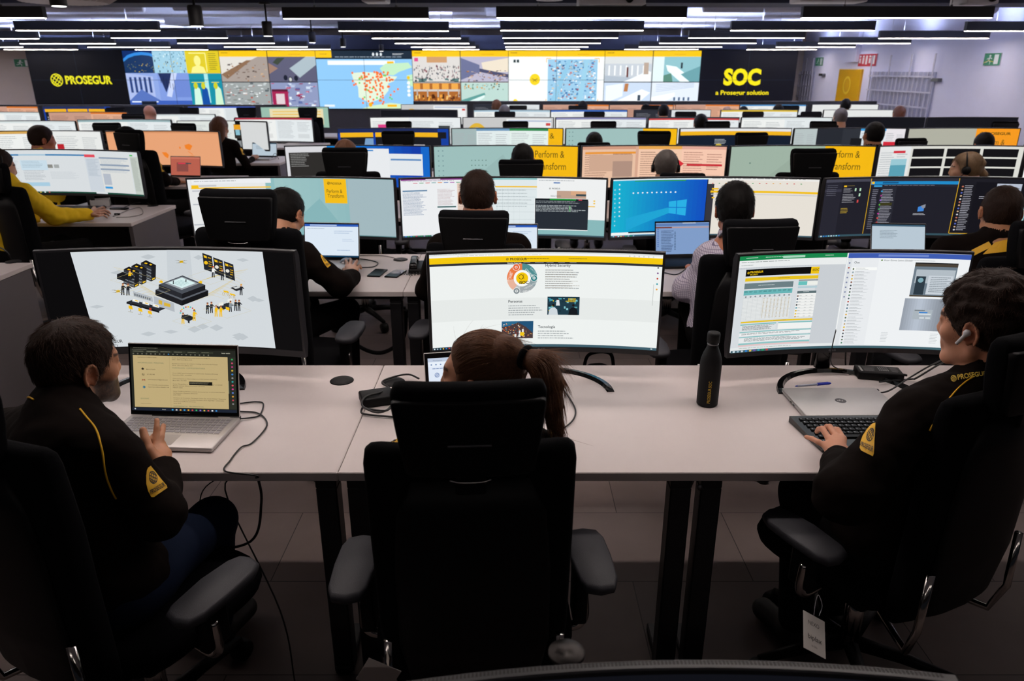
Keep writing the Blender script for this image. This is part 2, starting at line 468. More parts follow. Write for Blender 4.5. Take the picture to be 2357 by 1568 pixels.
# ------------------------------------------------------------ ceiling strips (the room's lamps)
def make_strip(L, label, group, loc, lm=None):
    t = empty('ceiling_strip_light', loc, 0, label, 'strip light', group)
    MB().rbox((0, -0.035, 0), (L, 0.035, 0.10), 0.003, 1).build('housing', M_steel, t)
    MB().box((0.008, -0.026, -0.003), (L-0.008, 0.026, 0.002)).build('diffuser', lm or M_lamp, t)
    if loc[1] > 9: MB().box((0.0, -0.035, 0.099), (L, -0.031, 0.112)).box((0.0, 0.031, 0.099), (L, 0.035, 0.112)).box((0.0, -0.031, 0.099), (0.004, 0.031, 0.112)).box((L-0.004, -0.031, 0.099), (L, 0.031, 0.112)).build('glow_lip', M_steel, t)  # added rim that hides the top glow from below
    if loc[1] > 9: MB().box((0.02, -0.028, 0.1005), (L-0.02, 0.028, 0.102)).build('added_glow_sheet', M_addglow, t)  # added glowing sheet on the far strips' tops, unseen, lights the ceiling
    for x in (0.22*L, 0.78*L):
        MB().tube([(x, 0, 0.10), (x, 0, 0.53)], 0.0022, 5).build('suspension_wire', M_dim, t)
        MB().lathe([(0.012, 0.10), (0.012, 0.115)], 8, c=(x, 0, 0)).build('wire_clip', M_dim, t)
    return t
COLS = [(-15.6, 1.8, 1), (-12.45, 1.8, 1), (-9.3, 1.8, 0), (-6.22, 1.8, 0), (-2.2, 1.4, 0), (-0.15, 1.8, 0), (2.74, 1.8, 0), (5.75, 1.72, 0)]
ROWD = [5.21, 7.57, 9.97, 12.3, 14.7, 17.05, 19.2]
CN = ['far left', 'far left', 'left', 'centre left', 'left of centre', 'centre', 'right', 'far right']
ON = ['nearest', 'second nearest', 'third nearest', 'fourth nearest', 'fifth nearest', 'sixth nearest', 'farthest']
for ci, (x, L, k) in enumerate(COLS):
    for ri, d in enumerate(ROWD):
        if ci == 0 and ri < 4: continue
        if ci == 1 and ri < 3: continue
        dy = 0.12*(ci % 3) if ci not in (5,) else 0
        make_strip(L, 'long black ceiling strip light, %s of the %s line of strips' % (ON[ri], ['outermost left', 'second from left', 'third from left', 'fourth from left', 'short fifth', 'sixth', 'seventh', 'rightmost eighth'][ci]),
                   'linear ceiling lights', (x, d+dy, 2.25))
# overhead strips before the first row, above the picture
for x in (-2.2, -0.15, 2.74, -5.4):
    make_strip(1.8, 'long black ceiling strip light above the aisle behind the nearest desks, out of the picture', 'strip lights above the picture', (x, 3.0, 2.25))
for x in (-2.6, -0.3, 2.0):
    make_strip(1.8, 'ceiling strip light behind the photographer, out of the picture', 'strip lights behind the camera', (x, -1.1, 2.25), M_lampd)
for x in (-1.9, 0.3):
    make_strip(1.6, 'ceiling strip light above the nearest desk row, out of the picture', 'strip lights above the nearest desks', (x, 2.12, 2.25))

# cylinder spotlights
def make_spot(loc, label, lit=True):
    t = empty('ceiling_spotlight', loc, 0, label, 'spotlight', 'cylinder spotlights')
    MB().lathe([(0.048, 0), (0.051, 0.01), (0.051, 0.13), (0.045, 0.14)], 20).build('lamp_body', M_steel, t)
    MB().lathe([(0.042, -0.004), (0.042, 0.002)], 20).build('lens', MATS.get('spot_lens') or emit_mat('spot_lens', hx('ffffff'), 3.0), t)
    MB().tube([(0, 0, 0.14), (0, 0, 0.30)], 0.010, 8).build('stem', M_steel, t)
    MB().lathe([(0.06, 0.30), (0.06, 0.32)], 16).build('ceiling_mount', M_steel, t)
    return t
for px, py, d, wd in ((453, 60, 5.9, 'large'), (617, 83, 8.2, 'medium'), (719, 98, 11.1, 'small'), (790, 108, 14.0, 'smaller'), (878, 118, 17.4, 'smallest'), (136, 14, 5.2, 'leftmost')):
    make_spot(P(px, py, d), '%s black cylinder spotlight in the row hanging left of centre' % wd)

# ------------------------------------------------------------ room shell
def struct(name, mb, m, parent=None):
    o = mb.build(name, m, parent)
    if parent is None: o['kind'] = 'structure'
    return o
XW = 7.8; XL = -15.5; YB = 21.0; ZC = 2.78
def floor_mat():
    m = bpy.data.materials.new('floor_tiles'); m.use_nodes = True; nt = m.node_tree; b = nt.nodes['Principled BSDF']
    tc = nt.nodes.new('ShaderNodeTexCoord'); br = nt.nodes.new('ShaderNodeTexBrick'); n = nt.nodes.new('ShaderNodeTexNoise'); n2 = nt.nodes.new('ShaderNodeTexNoise')
    nt.links.new(tc.outputs['Object'], br.inputs['Vector']); nt.links.new(tc.outputs['Object'], n.inputs['Vector']); nt.links.new(tc.outputs['Object'], n2.inputs['Vector'])
    br.inputs['Scale'].default_value = 1.0; br.inputs['Brick Width'].default_value = 0.9; br.inputs['Row Height'].default_value = 0.45; br.inputs['Mortar Size'].default_value = 0.002
    br.inputs['Color1'].default_value = (*lin(hx('6e6260')), 1); br.inputs['Color2'].default_value = (*lin(hx('7a6c68')), 1); br.inputs['Mortar'].default_value = (*lin(hx('3a3433')), 1)
    n.inputs['Scale'].default_value = 2.2; n.inputs['Detail'].default_value = 6; n2.inputs['Scale'].default_value = 60
    mx = nt.nodes.new('ShaderNodeMix'); mx.data_type = 'RGBA'; mx.blend_type = 'MULTIPLY'; mx.inputs[0].default_value = 0.55
    cr = nt.nodes.new('ShaderNodeValToRGB'); cr.color_ramp.elements[0].position = 0.3; cr.color_ramp.elements[0].color = (0.5, 0.47, 0.45, 1); cr.color_ramp.elements[1].position = 0.7
    nt.links.new(n.outputs['Fac'], cr.inputs[0]); nt.links.new(br.outputs['Color'], mx.inputs[6]); nt.links.new(cr.outputs[0], mx.inputs[7])
    nt.links.new(mx.outputs[2], b.inputs['Base Color']); b.inputs['Roughness'].default_value = 0.55; b.inputs['Specular IOR Level'].default_value = 0.3
    return m
M_floor = floor_mat()
struct('floor', MB().box((XL, -3.5, -0.1), (XW, YB, 0)), M_floor)
M_ceil = mat('ceiling_grey_paint', hx('d0d0d8'), 0.8, noise=0.06, scale=3)
struct('ceiling', MB().box((XL, -3.5, ZC), (XW, YB, ZC+0.1)), M_ceil)
M_wback = mat('wall_taupe_paint', hx('c8bcb2'), 0.8, noise=0.04, scale=4)
M_wright = mat('wall_white_paint', hx('e4e6fa'), 0.7, noise=0.03, scale=5)
struct('wall_back', MB().box((XL, YB, 0), (XW, YB+0.1, ZC)), M_wback)
struct('wall_left', MB().box((XL-0.1, 4.0, 0), (XL, YB, ZC)), M_wback)
struct('wall_right', MB().box((XW, 2.6, 0), (XW+0.1, YB, ZC)), M_wright)
# boxed pillar on the right wall next to the yellow door
struct('trim_1', MB().box((XW-0.10, 17.6, 1.95), (XW, 18.2, ZC)), M_wright)
# dark beam across the room and the pale service trays above the strips
M_beam = mat('navy_beam_paint', hx('2c3248'), 0.7, noise=0.08, scale=5)
M_duct = mat('white_duct_metal', hx('b8b8be'), 0.5, noise=0.05, scale=10)
tag(MB().box((XL, 8.55, 2.455), (XW, 9.15, 2.775)).build('ceiling_beam', M_beam), 'wide dark navy beam running across the whole ceiling', 'beam', kind='structure')
tag(MB().box((XL, 19.86, 2.27), (7.3, 20.9, 2.60)).build('ceiling_beam', M_beam), 'dark navy soffit above the video wall', 'beam', kind='structure')
def tray(x0, x1, y0, y1, z0, z1, lab, name='service_tray', m=None):
    return tag(MB().rbox((x0, y0, z0), (x1, y1, z1), 0.01, 1).build(name, m or M_duct), lab, 'duct')
tray(-8.6, -0.9, 10.4, 11.1, 2.64, 2.775, 'long pale rectangular duct left of centre under the ceiling')
tray(1.9, 3.4, 10.3, 11.2, 2.64, 2.775, 'short pale box duct between centre and right strip lines')
tray(4.0, 7.4, 10.6, 11.3, 2.64, 2.775, 'pale box duct under the ceiling at the right wall')
tray(-12.0, -4.0, 13.1, 13.8, 2.64, 2.775, 'pale duct behind the left strip lights')
tray(-1.0, 5.2, 13.3, 13.9, 2.64, 2.775, 'pale long duct behind the centre strip lights')
tray(-6.8, -3.0, 15.6, 16.4, 2.62, 2.775, 'pale duct near the video wall, left half')
for k, (x, y) in enumerate(((-7.6, 11.5), (-2.6, 11.4), (5.0, 11.7), (1.8, 12.5))):
    o = tag(MB().tube([(x-2.2, y, 2.675), (x+2.2, y+0.25, 2.675)], 0.10, 18).build('round_duct', M_duct), '%s pale round air duct under the ceiling' % ['far left', 'left of centre', 'right', 'centre'][k], 'duct')
# slotted diffusers and fluted round outlets by the beam
for k, (px, py, d, r) in enumerate(((1265, 1, 8.0, 0.16), (150, 6, 7.0, 0.42))):
    c = P(px, py, d); rings = []
    for z, rr in ((0.0, r*0.8), (0.05, r), (0.16, r)):
        rings.append([(c.x+rr*(1+0.03*math.cos(q*PI))*math.cos(2*PI*q/72), c.y+rr*(1+0.03*math.cos(q*PI))*math.sin(2*PI*q/72), c.z+z) for q in range(72)])
    tag(MB().loft(rings, smooth=False).build('round_diffuser', M_duct), ['small fluted white round air outlet at the top centre edge', 'large ribbed pale round duct end in the top left corner'][k], 'air outlet')
def projector(px, py, d, wd, lab, dz=0.10):
    c = P(px, py, d); t = empty('ceiling_projector', c, 0, lab, 'projector', 'white ceiling boxes')
    MB().rbox((-wd/2, -0.15, 0), (wd/2, 0.15, dz), 0.015, 2).build('casing', M_white, t)
    MB().lathe([(0.035, 0), (0.035, 0.03)], 16, M=Matrix.Translation((wd*0.25, -0.15, dz/2)) @ Matrix.Rotation(PI/2, 4, 'X')).build('lens', M_gloss, t)
    MB().tube([(0, 0, dz), (0, 0, 0.5)], 0.02, 8).build('mount_pole', M_white, t)
projector(1405, 14, 7.6, 0.62, 'white angular box fixture hanging at top right of centre')
projector(1905, 7, 7.9, 0.66, 'long white box fixture hanging at the top right')
projector(866, 7, 8.0, 0.24, 'small white box fixture at the top left of centre')
projector(2240, 12, 7.6, 0.30, 'white box fixture with bracket at the top right corner')

# ------------------------------------------------------------ right wall: grilles, door, signs
YEL_DOOR = empty('door_1', (XW, 15.6, 0)); YEL_DOOR['kind'] = 'structure'
def wx(px): return F*XW/(px-CX)                     # z' on the right wall
def wd_(px, z):                                     # distance on the right wall of a pixel column
    zp = wx(px); return (zp-(CAMZ-z)*math.sin(PITCH))/math.cos(PITCH)
y1, y0 = wd_(1925, 1.0), wd_(1975, 1.0)
M_door = mat('yellow_door_paint', hx('d8a010'), 0.35, noise=0.05, scale=3)
cv = None
YEL_DOOR.location = (XW, y0, 0)
MB().rbox((-0.05, 0, 0.0), (0, y1-y0, 1.80), 0.006, 1).build('door_leaf', M_door, YEL_DOOR)
ringd = MB()
for k in range(24):
    a, b = 2*PI*k/24, 2*PI*(k+1)/24; yc, zc = (y1-y0)*0.55, 1.45
    ringd.add([(-0.052, yc+r_*math.cos(q), zc+r_*math.sin(q)) for r_, q in ((0.2, a), (0.2, b), (0.15, b), (0.15, a))], [(0, 1, 2, 3)])
ringd.build('door_emblem', mat('emblem_gold', hx('f2cc3a'), 0.4), YEL_DOOR)
MB().tube([(-0.09, 0.12, 1.0), (-0.09, 0.24, 1.0)], 0.012, 8).build('door_handle', M_dim, YEL_DOOR)
M_gril = mat('grille_white_paint', hx('c9c9d6'), 0.5, noise=0.03)
M_pane = mat('window_film', hx('a9abc0'), 0.3, noise=0.05)
def grille(pxa, pxb, label, n):
    ya, yb = wd_(pxb, 1.4), wd_(pxa, 1.4)
    wn = empty('window_%d' % n, (XW, ya, 0.35)); wn['kind'] = 'structure'
    MB().box((-0.02, 0, 0), (0, yb-ya, 1.40)).build('window_pane', M_pane, wn)
    t = empty('window_grille', (XW-0.05, ya, 0.25), 0, label, 'window grille')
    L = yb-ya; nb = int(L/0.16)
    for k in range(nb+1):
        MB().box((-0.02, L*k/nb-0.012, 0), (0.0, L*k/nb+0.012, 1.50)).build('upright_bar', M_gril, t)
    for z in (0.25, 0.55, 0.85, 1.12, 1.40):
        MB().box((-0.03, -0.05, z), (-0.02, L+0.05, z+0.03)).build('cross_bar', M_gril, t)
    for k in range(4):
        MB().box((-0.035, L*k/3-0.02, 1.38), (-0.02, L*k/3+0.02, 1.82)).build('hanger_bar', M_gril, t)
    tag(t, label, 'window grille')
grille(2005, 2148, 'white barred window grille right of the yellow door', 1)
grille(1826, 1872, 'narrow white barred window grille beside the video wall', 2)
def wall_sign(pxa, pxb, pya, pyb, name, label, draw):
    zt = CAMZ+(160-pya)*wx((pxa+pxb)/2)*math.cos(PITCH)/F; zb = CAMZ+(160-pyb)*wx((pxa+pxb)/2)*math.cos(PITCH)/F
    ya, yb = wd_(pxb, zt), wd_(pxa, zt); W_, H_ = yb-ya, zt-zb
    t = empty(name, (XW, (ya+yb)/2, (zt+zb)/2), -PI/2, label, 'sign')
    MB().box((-W_/2, -0.015, -H_/2), (W_/2, 0.0, H_/2)).build('sign_board', M_white, t)
    c = Canvas(W_, H_); draw(c); c.build('sign_print', M_signp, t, loc=(0, -0.016, 0))
M_signp = attr_mat('sign_print', 0.0, 0.5)
GRN = hx('1c7a4e'); RED = hx('b81f2c'); WHT = hx('e8ece8')
def exit_draw(c):
    c.rect(0, 0, 1, 1, GRN)
    c.rect(0.62, 0.12, 0.88, 0.9, WHT)
    c.disc(0.36, 0.22, 0.06, 0.09, WHT); c.line([(0.36, 0.32), (0.30, 0.6)], c.H*0.14, WHT)
    c.line([(0.30, 0.6), (0.42, 0.72), (0.38, 0.92)], c.H*0.08, WHT); c.line([(0.30, 0.6), (0.2, 0.72), (0.1, 0.74)], c.H*0.08, WHT)
    c.line([(0.35, 0.36), (0.5, 0.46)], c.H*0.07, WHT); c.line([(0.35, 0.36), (0.18, 0.5)], c.H*0.07, WHT)
def exit_draw2(c):
    exit_draw(c); c.line([(0.02, 0.8), (0.3, 0.6), (0.6, 0.72)], c.H*0.06, hx('d8c23a'))
def fire_draw(c):
    c.rect(0, 0, 1, 1, RED)
    for u, h in ((0.08, 0.5), (0.26, 0.6), (0.44, 0.7), (0.62, 0.5), (0.84, 0.66)):
        c.rect(u-0.04, 0.5-h/2+0.1, u+0.06, 0.5+h/2, WHT); c.disc(u+0.01, 0.2, 0.05, 0.09, WHT)
wall_sign(2270, 2308, 122, 150, 'exit_sign', 'larger green and white emergency exit sign on the right wall', exit_draw2)
wall_sign(1880, 1897, 132, 151, 'exit_sign', 'small green exit sign between the video wall and the yellow door', exit_draw)
wall_sign(1980, 2022, 124, 152, 'fire_sign', 'red and white fire equipment sign above the window grille', fire_draw)
o = empty('exit_sign', P(54, 145, YB-0.03), 0, 'green exit sign on the taupe wall left of the video wall', 'sign')
MB().box((-0.24, -0.02, -0.1), (0.24, 0.0, 0.1)).build('sign_board', M_white, o)
c = Canvas(0.46, 0.19); exit_draw(c); c.build('sign_print', M_signp, o, loc=(0, -0.022, 0))
for px, py in ((1895, 172), (2160, 184)):
    q = P(px, py, wd_(px, 1.6)); t = tag(MB().rbox((XW-0.08, q.y-0.12, q.z-0.03), (XW, q.y+0.12, q.z+0.03), 0.005, 1).build('wall_bracket', M_dim), 'small grey bracket on the right wall %s' % ('beside the narrow grille' if px < 2000 else 'right of the wide grille'), 'bracket')
# ------------------------------------------------------------ desks
DT = 0.74
def make_desk(x0, x1, y0, y1, label, group, inner=(), endpanel=False, name='office_desk', rear=True):
    t = empty(name, (x0, y0, 0), 0, label, 'desk', group); L = x1-x0; D = y1-y0
    MB().rbox((0.001, 0, DT-0.028), (L-0.001, D, DT), 0.0025, 1).build('desktop', M_desk, t)
    legs = [0.015, L-0.075]+list(inner)
    if endpanel:
        legs = [0.015]
        MB().rbox((L-0.035, 0.02, 0.0), (L-0.005, D-0.02, DT-0.029), 0.002, 1).build('end_panel', M_panel, t)
        MB().box((0.1, D-0.06, 0.30), (L-0.04, D-0.04, DT-0.03)).build('modesty_panel', M_steel, t)
    for lx in legs:
        if not rear: MB().rbox((lx+0.005, 0.02, 0.0), (lx+0.055, 0.22, 0.03), 0.004, 1).build('foot_bar', M_steel, t)
        for ly, sl in (((0.03, 0.0), (D-0.10, 0.0)) if rear else ((0.03, 0.0),)):
            MB().rbox((lx, ly, 0.0), (lx+0.06, ly+0.06, DT-0.07), 0.004, 1).build('leg', M_steel, t)
        MB().rbox((lx, 0.03, DT-0.07), (lx+0.06, D-0.04, DT-0.03), 0.003, 1).build('side_rail', M_steel, t)
    MB().box((0.03, 0.05, DT-0.055), (L-0.03, 0.09, DT-0.029)).build('front_rail', M_steel, t)
    MB().box((0.03, D-0.12, DT-0.055), (L-0.03, D-0.08, DT-0.029)).build('rear_rail', M_steel, t)
    MB().box((0.3, D-0.30, DT-0.16), (L-0.3, D-0.14, DT-0.15)).box((0.3, D-0.30, DT-0.15), (L-0.3, D-0.295, DT-0.08)).box((0.3, D-0.145, DT-0.15), (L-0.3, D-0.14, DT-0.08)).build('cable_tray', M_steel, t)
    return t
R1Y0, R1Y1 = 1.78, 2.57
make_desk(-1.50, -0.485, R1Y0, R1Y1, 'pale laminate desk in the nearest row under the open silver laptop', 'desks of the nearest row', rear=False)
dk = make_desk(-0.485, 2.42, R1Y0, R1Y1, 'long pale laminate desk in the nearest row carrying the black bottle', 'desks of the nearest row', inner=(0.937, 1.023), rear=False)
MB().lathe([(0.008, 0), (0.008, 0.006)], 12, M=Matrix.Translation((1.01, 0.0, DT-0.045)) @ Matrix.Rotation(PI/2, 4, 'X')).build('bolt', M_dim, dk)
ROWY = {1: 1.74, 2: 3.55, 3: 5.50, 4: 7.40, 5: 9.30, 6: 11.2, 7: 13.1}
RN = {1: 'nearest', 2: 'second', 3: 'third', 4: 'fourth', 5: 'fifth', 6: 'sixth', 7: 'seventh'}
for r in range(2, 8):
    bs = [-1.95, -0.55, 1.88, 4.30] + ([6.74] if r > 2 else [])
    pl = ['left end', 'centre left', 'centre right', 'right end']
    for i in range(len(bs)-1):
        make_desk(bs[i], bs[i+1], ROWY[r], ROWY[r]+0.80, 'pale laminate desk at the %s of the %s main row' % (pl[i], RN[r]), 'desks of the main block')
LROW = {1: 3.38, 2: 5.31, 3: 7.10, 4: 8.95, 5: 10.8, 6: 12.6}
LN = {1: 'nearest', 2: 'second', 3: 'third', 4: 'fourth', 5: 'fifth', 6: 'sixth'}
for r, y in LROW.items():
    make_desk(-5.2, -2.78, y, y+0.76, 'pale desk with a grey end panel at the aisle, %s row of the left block' % LN[r], 'desks of the left block', endpanel=True)
    if r > 1: make_desk(-7.7, -5.2, y, y+0.76, 'pale desk away from the aisle, %s row of the left block' % LN[r], 'desks of the left block')

# ------------------------------------------------------------ monitors
BZ = 0.009
def housing(W, H, curve, bot=0.02, th=0.032, n=16):
    mb = MB(); rings = []
    xs = [(-0.5+i/n)*(W+2*BZ) for i in range(n+1)]
    for x in xs:
        a = x/curve if curve else 0
        e = min(1.0, (W/2+BZ-abs(x))/0.004); thk = th*(1.0 if abs(x) < W*0.46 else 0.75)
        prof = [(-0.003, -H/2-bot), (-0.003, H/2+BZ-0.002), (0.0, H/2+BZ), (0.014, H/2+BZ), (thk, H/2-0.012), (thk, -H/2+0.02), (0.014, -H/2-bot)]
        ring = []
        for y, z in prof:
            if curve: ring.append(((curve+y)*math.sin(a), -curve+(curve+y)*math.cos(a), z))
            else: ring.append((x, y, z))
        rings.append(ring)
    mb.loft(rings, smooth=False)
    return mb
def monitor(x, y, ztop, W, H, curve, label, draw, src=None, yaw=0.0, tilt=0.0, group=None, stand='arc', logo=False, detail=False, base=DT, name='curved_monitor', bot=0.02, off=False):
    t = empty(name, (x, y, base), yaw, label, 'monitor', group)
    hc = ztop-BZ-H/2-base
    R_ = Euler((-tilt, 0, 0)); L_ = (0, 0, hc)
    hs = housing(W, H, curve, bot).build('housing', M_case, t, L_, R_)
    cv = Canvas(W, H, src, curve); cv.rect(0, 0, 1, 1, hx('050506')); draw(cv)
    o = cv.build('screen', [M_dispn], t, L_, R_)
    o.location = Vector(L_)+R_.to_matrix() @ Vector((0, -0.0036, 0))
    def arcp(xx, yy, zz):
        if curve: a = xx/curve; v = Vector(((curve+yy)*math.sin(a), -curve+(curve+yy)*math.cos(a), zz))
        else: v = Vector((xx, yy, zz))
        return v
    if detail:
        mb = MB()
        n = int(W/0.0056)
        for k in range(n):
            xx = (-0.5+(k+0.5)/n)*W*0.98
            c = arcp(xx, 0.0095, H/2+BZ)
            mb.box((c.x-0.0016, c.y-0.0035, c.z-0.001), (c.x+0.0016, c.y+0.0035, c.z+0.0003))
        mb.build('vent_slots', M_blk, hs)
        mb = MB()
    if logo:
        c = Canvas(0.05, 0.014); c.disc(0.14, 0.5, 0.09, 0.32, hx('8a8a8e'), 18, r0=0.72)
        c.line([(0.12, 0.3), (0.12, 0.62), (0.18, 0.62)], 0.0008, hx('8a8a8e')); c.text(0.32, 0.76, 0.52, 'LG', hx('8a8a8e'), bold=0.02)
        c.build('maker_mark', M_paint, hs, (0, -0.0042, -H/2-bot*0.5))
    if stand == 'arc':
        # leaning pole and an arc foot open toward the sitter
        MB().loft([sring(0, 0.075-0.0*k, 0.012+k*(hc-0.02)/4, 0.058+0.001*k, 0.03, 0.6, 16) for k in range(5)]).build('stand_pole', M_gloss, t)
        MB().rbox((-0.035, 0.02, hc-0.04), (0.035, 0.08, hc+0.05), 0.006, 2).build('stand_bracket', M_case, t)
        rr = 0.255; pts = []; mb = MB(); rings = []
        for k in range(25):
            a = R(6)+(PI-R(12))*k/24; cx_, cy_ = rr*math.cos(a)*0.90, 0.06-rr*0.86+rr*0.86*math.sin(a)
            n_ = Vector((math.cos(a), math.sin(a), 0)); e = 1.0 if 0 < k < 24 else 0.6
            w_ = 0.013
            rings.append([(cx_-n_.x*w_, cy_-n_.y*w_, 0.0), (cx_+n_.x*w_, cy_+n_.y*w_, 0.0), (cx_+n_.x*w_*0.8, cy_+n_.y*w_*0.8, 0.010*e), (cx_-n_.x*w_*0.6, cy_-n_.y*w_*0.6, 0.013*e)])
        mb.loft(rings, smooth=False); mb.build('stand_foot', M_gloss, t)
    elif stand == 'flat':
        MB().rbox((-0.03, 0.05, 0.01), (0.03, 0.075, hc), 0.005, 1).build('stand_pole', M_case, t)
        MB().rbox((-0.12, -0.02, 0.0), (0.12, 0.16, 0.012), 0.005, 1).build('stand_foot', M_case, t)
        MB().rbox((-0.05, 0.018, hc-0.05), (0.05, 0.055, hc+0.05), 0.005, 1).build('stand_bracket', M_case, t)
    return t

# ------------------------------------------------------------ chairs
def make_chair(label, group=None):
    """task chair facing +y, origin on the floor"""
    t = empty('office_chair', (0, 0, 0), 0, label, 'chair', group)
    # seat
    rings = []
    for z, s_ in ((0.415, 0.86), (0.425, 0.97), (0.45, 1.0), (0.475, 0.97), (0.487, 0.85)):
        rings.append(sring(0, 0.03, z, 0.50*s_, 0.47*s_, 0.45, 36))
    MB().loft(rings).build('seat', M_fab, t)
    MB().rbox((-0.19, -0.14, 0.375), (0.19, 0.16, 0.416), 0.02, 2).build('seat_mechanism', M_plast, t)
    # backrest: tall padded shell, slightly waisted, bent round the sitter
    rings = []; prof = [(0.40, .33, -0.225, .03), (0.42, .36, -0.23, .055), (0.50, .40, -0.245, .07), (0.62, .42, -0.255, .075), (0.75, .425, -0.26, .075), (0.88, .432, -0.262, .072), (0.98, .434, -0.268, .066), (1.045, .436, -0.272, .06), (1.07, .428, -0.273, .05), (1.082, .405, -0.274, .03), (1.086, .37, -0.274, .012)]
    for z, wd, y, th in prof: rings.append(sring(0, y, z, wd, th, 0.42, 36, bend=0.022))
    b = MB().loft(rings).build('backrest', M_fab, t)
    rings = []
    for z, wd, y in ((0.46, .28, -0.285), (0.6, .33, -0.297), (0.8, .33, -0.302), (0.94, .31, -0.305), (1.02, .24, -0.306)): rings.append(sring(0, y, z, wd, 0.022, 0.4, 24, bend=0.015))
    MB().loft(rings).build('back_shell', M_plast, b)
    # headrest with its cover plate, slot and grip
    rings = []
    for z, wd, y, th in ((1.045, .235, -0.318, .02), (1.052, .25, -0.318, .045), (1.09, .268, -0.315, .06), (1.14, .284, -0.313, .064), (1.19, .297, -0.312, .062), (1.218, .298, -0.312, .055), (1.232, .285, -0.312, .04), (1.237, .26, -0.312, .015)):
        rings.append(sring(0, y, z, wd, th, 0.35, 36, bend=0.014))
    h = MB().loft(rings).build('headrest', M_fab, t)
    rings = []
    for z, wd in ((1.055, .225), (1.06, .25), (1.13, .272), (1.195, .288), (1.208, .29), (1.212, .28)): rings.append(sring(0, -0.335, z, wd, 0.028, 0.2, 32, bend=0.010))
    MB().loft(rings).build('headrest_plate', M_plast, h)
    MB().rbox((-0.042, -0.352, 1.122), (0.042, -0.347, 1.126), 0.001, 1).build('headrest_slot', M_dim, h)
    MB().tube(catmull([(-0.04, -0.349, 1.050), (-0.02, -0.352, 1.0465), (0.02, -0.352, 1.0465), (0.04, -0.349, 1.050)], 4), 0.0018, 6).build('headrest_grip', M_chrome, h)
    MB().rbox((-0.03, -0.325, 1.0), (0.03, -0.305, 1.06), 0.004, 1).build('headrest_bracket', M_plast, h)
    for s_ in (-1, 1):
        a = MB()
        pad = [(x*s_, y) for x, y in ((0.262, -0.10), (0.275, -0.125), (0.31, -0.135), (0.345, -0.125), (0.357, -0.09), (0.357, 0.0), (0.35, 0.08), (0.335, 0.115), (0.30, 0.125), (0.27, 0.118), (0.257, 0.09), (0.25, 0.0))]
        rr = []
        for z, k in ((0.580, .86), (0.584, .96), (0.596, 1.0), (0.605, .98), (0.610, .9)):
            rr.append([(0.305*s_+(x-0.305*s_)*k, y*k, z) for x, y in pad])
        ar = a.loft(rr).build('armrest', M_pad, t)
        MB().rbox((0.275*s_-0.018, -0.045, 0.42), (0.275*s_+0.018, 0.035, 0.582), 0.008, 2).build('armrest_post', M_plast, ar)
        MB().tube(catmull([(0.16*s_, 0.0, 0.395), (0.25*s_, -0.01, 0.39), (0.283*s_, -0.01, 0.405), (0.29*s_, -0.01, 0.44), (0.285*s_, -0.01, 0.50)], 5), 0.0135, 10).build('armrest_bracket', M_chrome, ar)
        MB().tube([(0.188*s_, -0.292, 0.62), (0.195*s_, -0.295, 0.45), (0.18*s_, -0.27, 0.36), (0.12*s_, -0.15, 0.37)], 0.011, 8).build('back_strut', M_chrome, t)
    MB().lathe([(0.028, 0.09), (0.028, 0.24), (0.02, 0.25), (0.02, 0.38)], 14).build('gas_column', M_chrome, t)
    for k in range(5):
        a = PI/2+2*PI*k/5; c_, s2 = math.cos(a), math.sin(a)
        lg = MB().tube([(0.03*c_, 0.03*s2, 0.10), (0.15*c_, 0.15*s2, 0.095), (0.30*c_, 0.30*s2, 0.075)], [0.024, 0.019, 0.013], 8).build('base_arm', M_plast, t)
        MB().lathe([(0.03, -0.022), (0.034, -0.015), (0.034, 0.015), (0.03, 0.022)], 14, M=Matrix.Translation((0.30*c_, 0.30*s2, 0.035)) @ Matrix.Rotation(a+PI/2, 4, 'Z') @ Matrix.Rotation(PI/2, 4, 'Y')).build('castor', M_plast, lg)
    return t

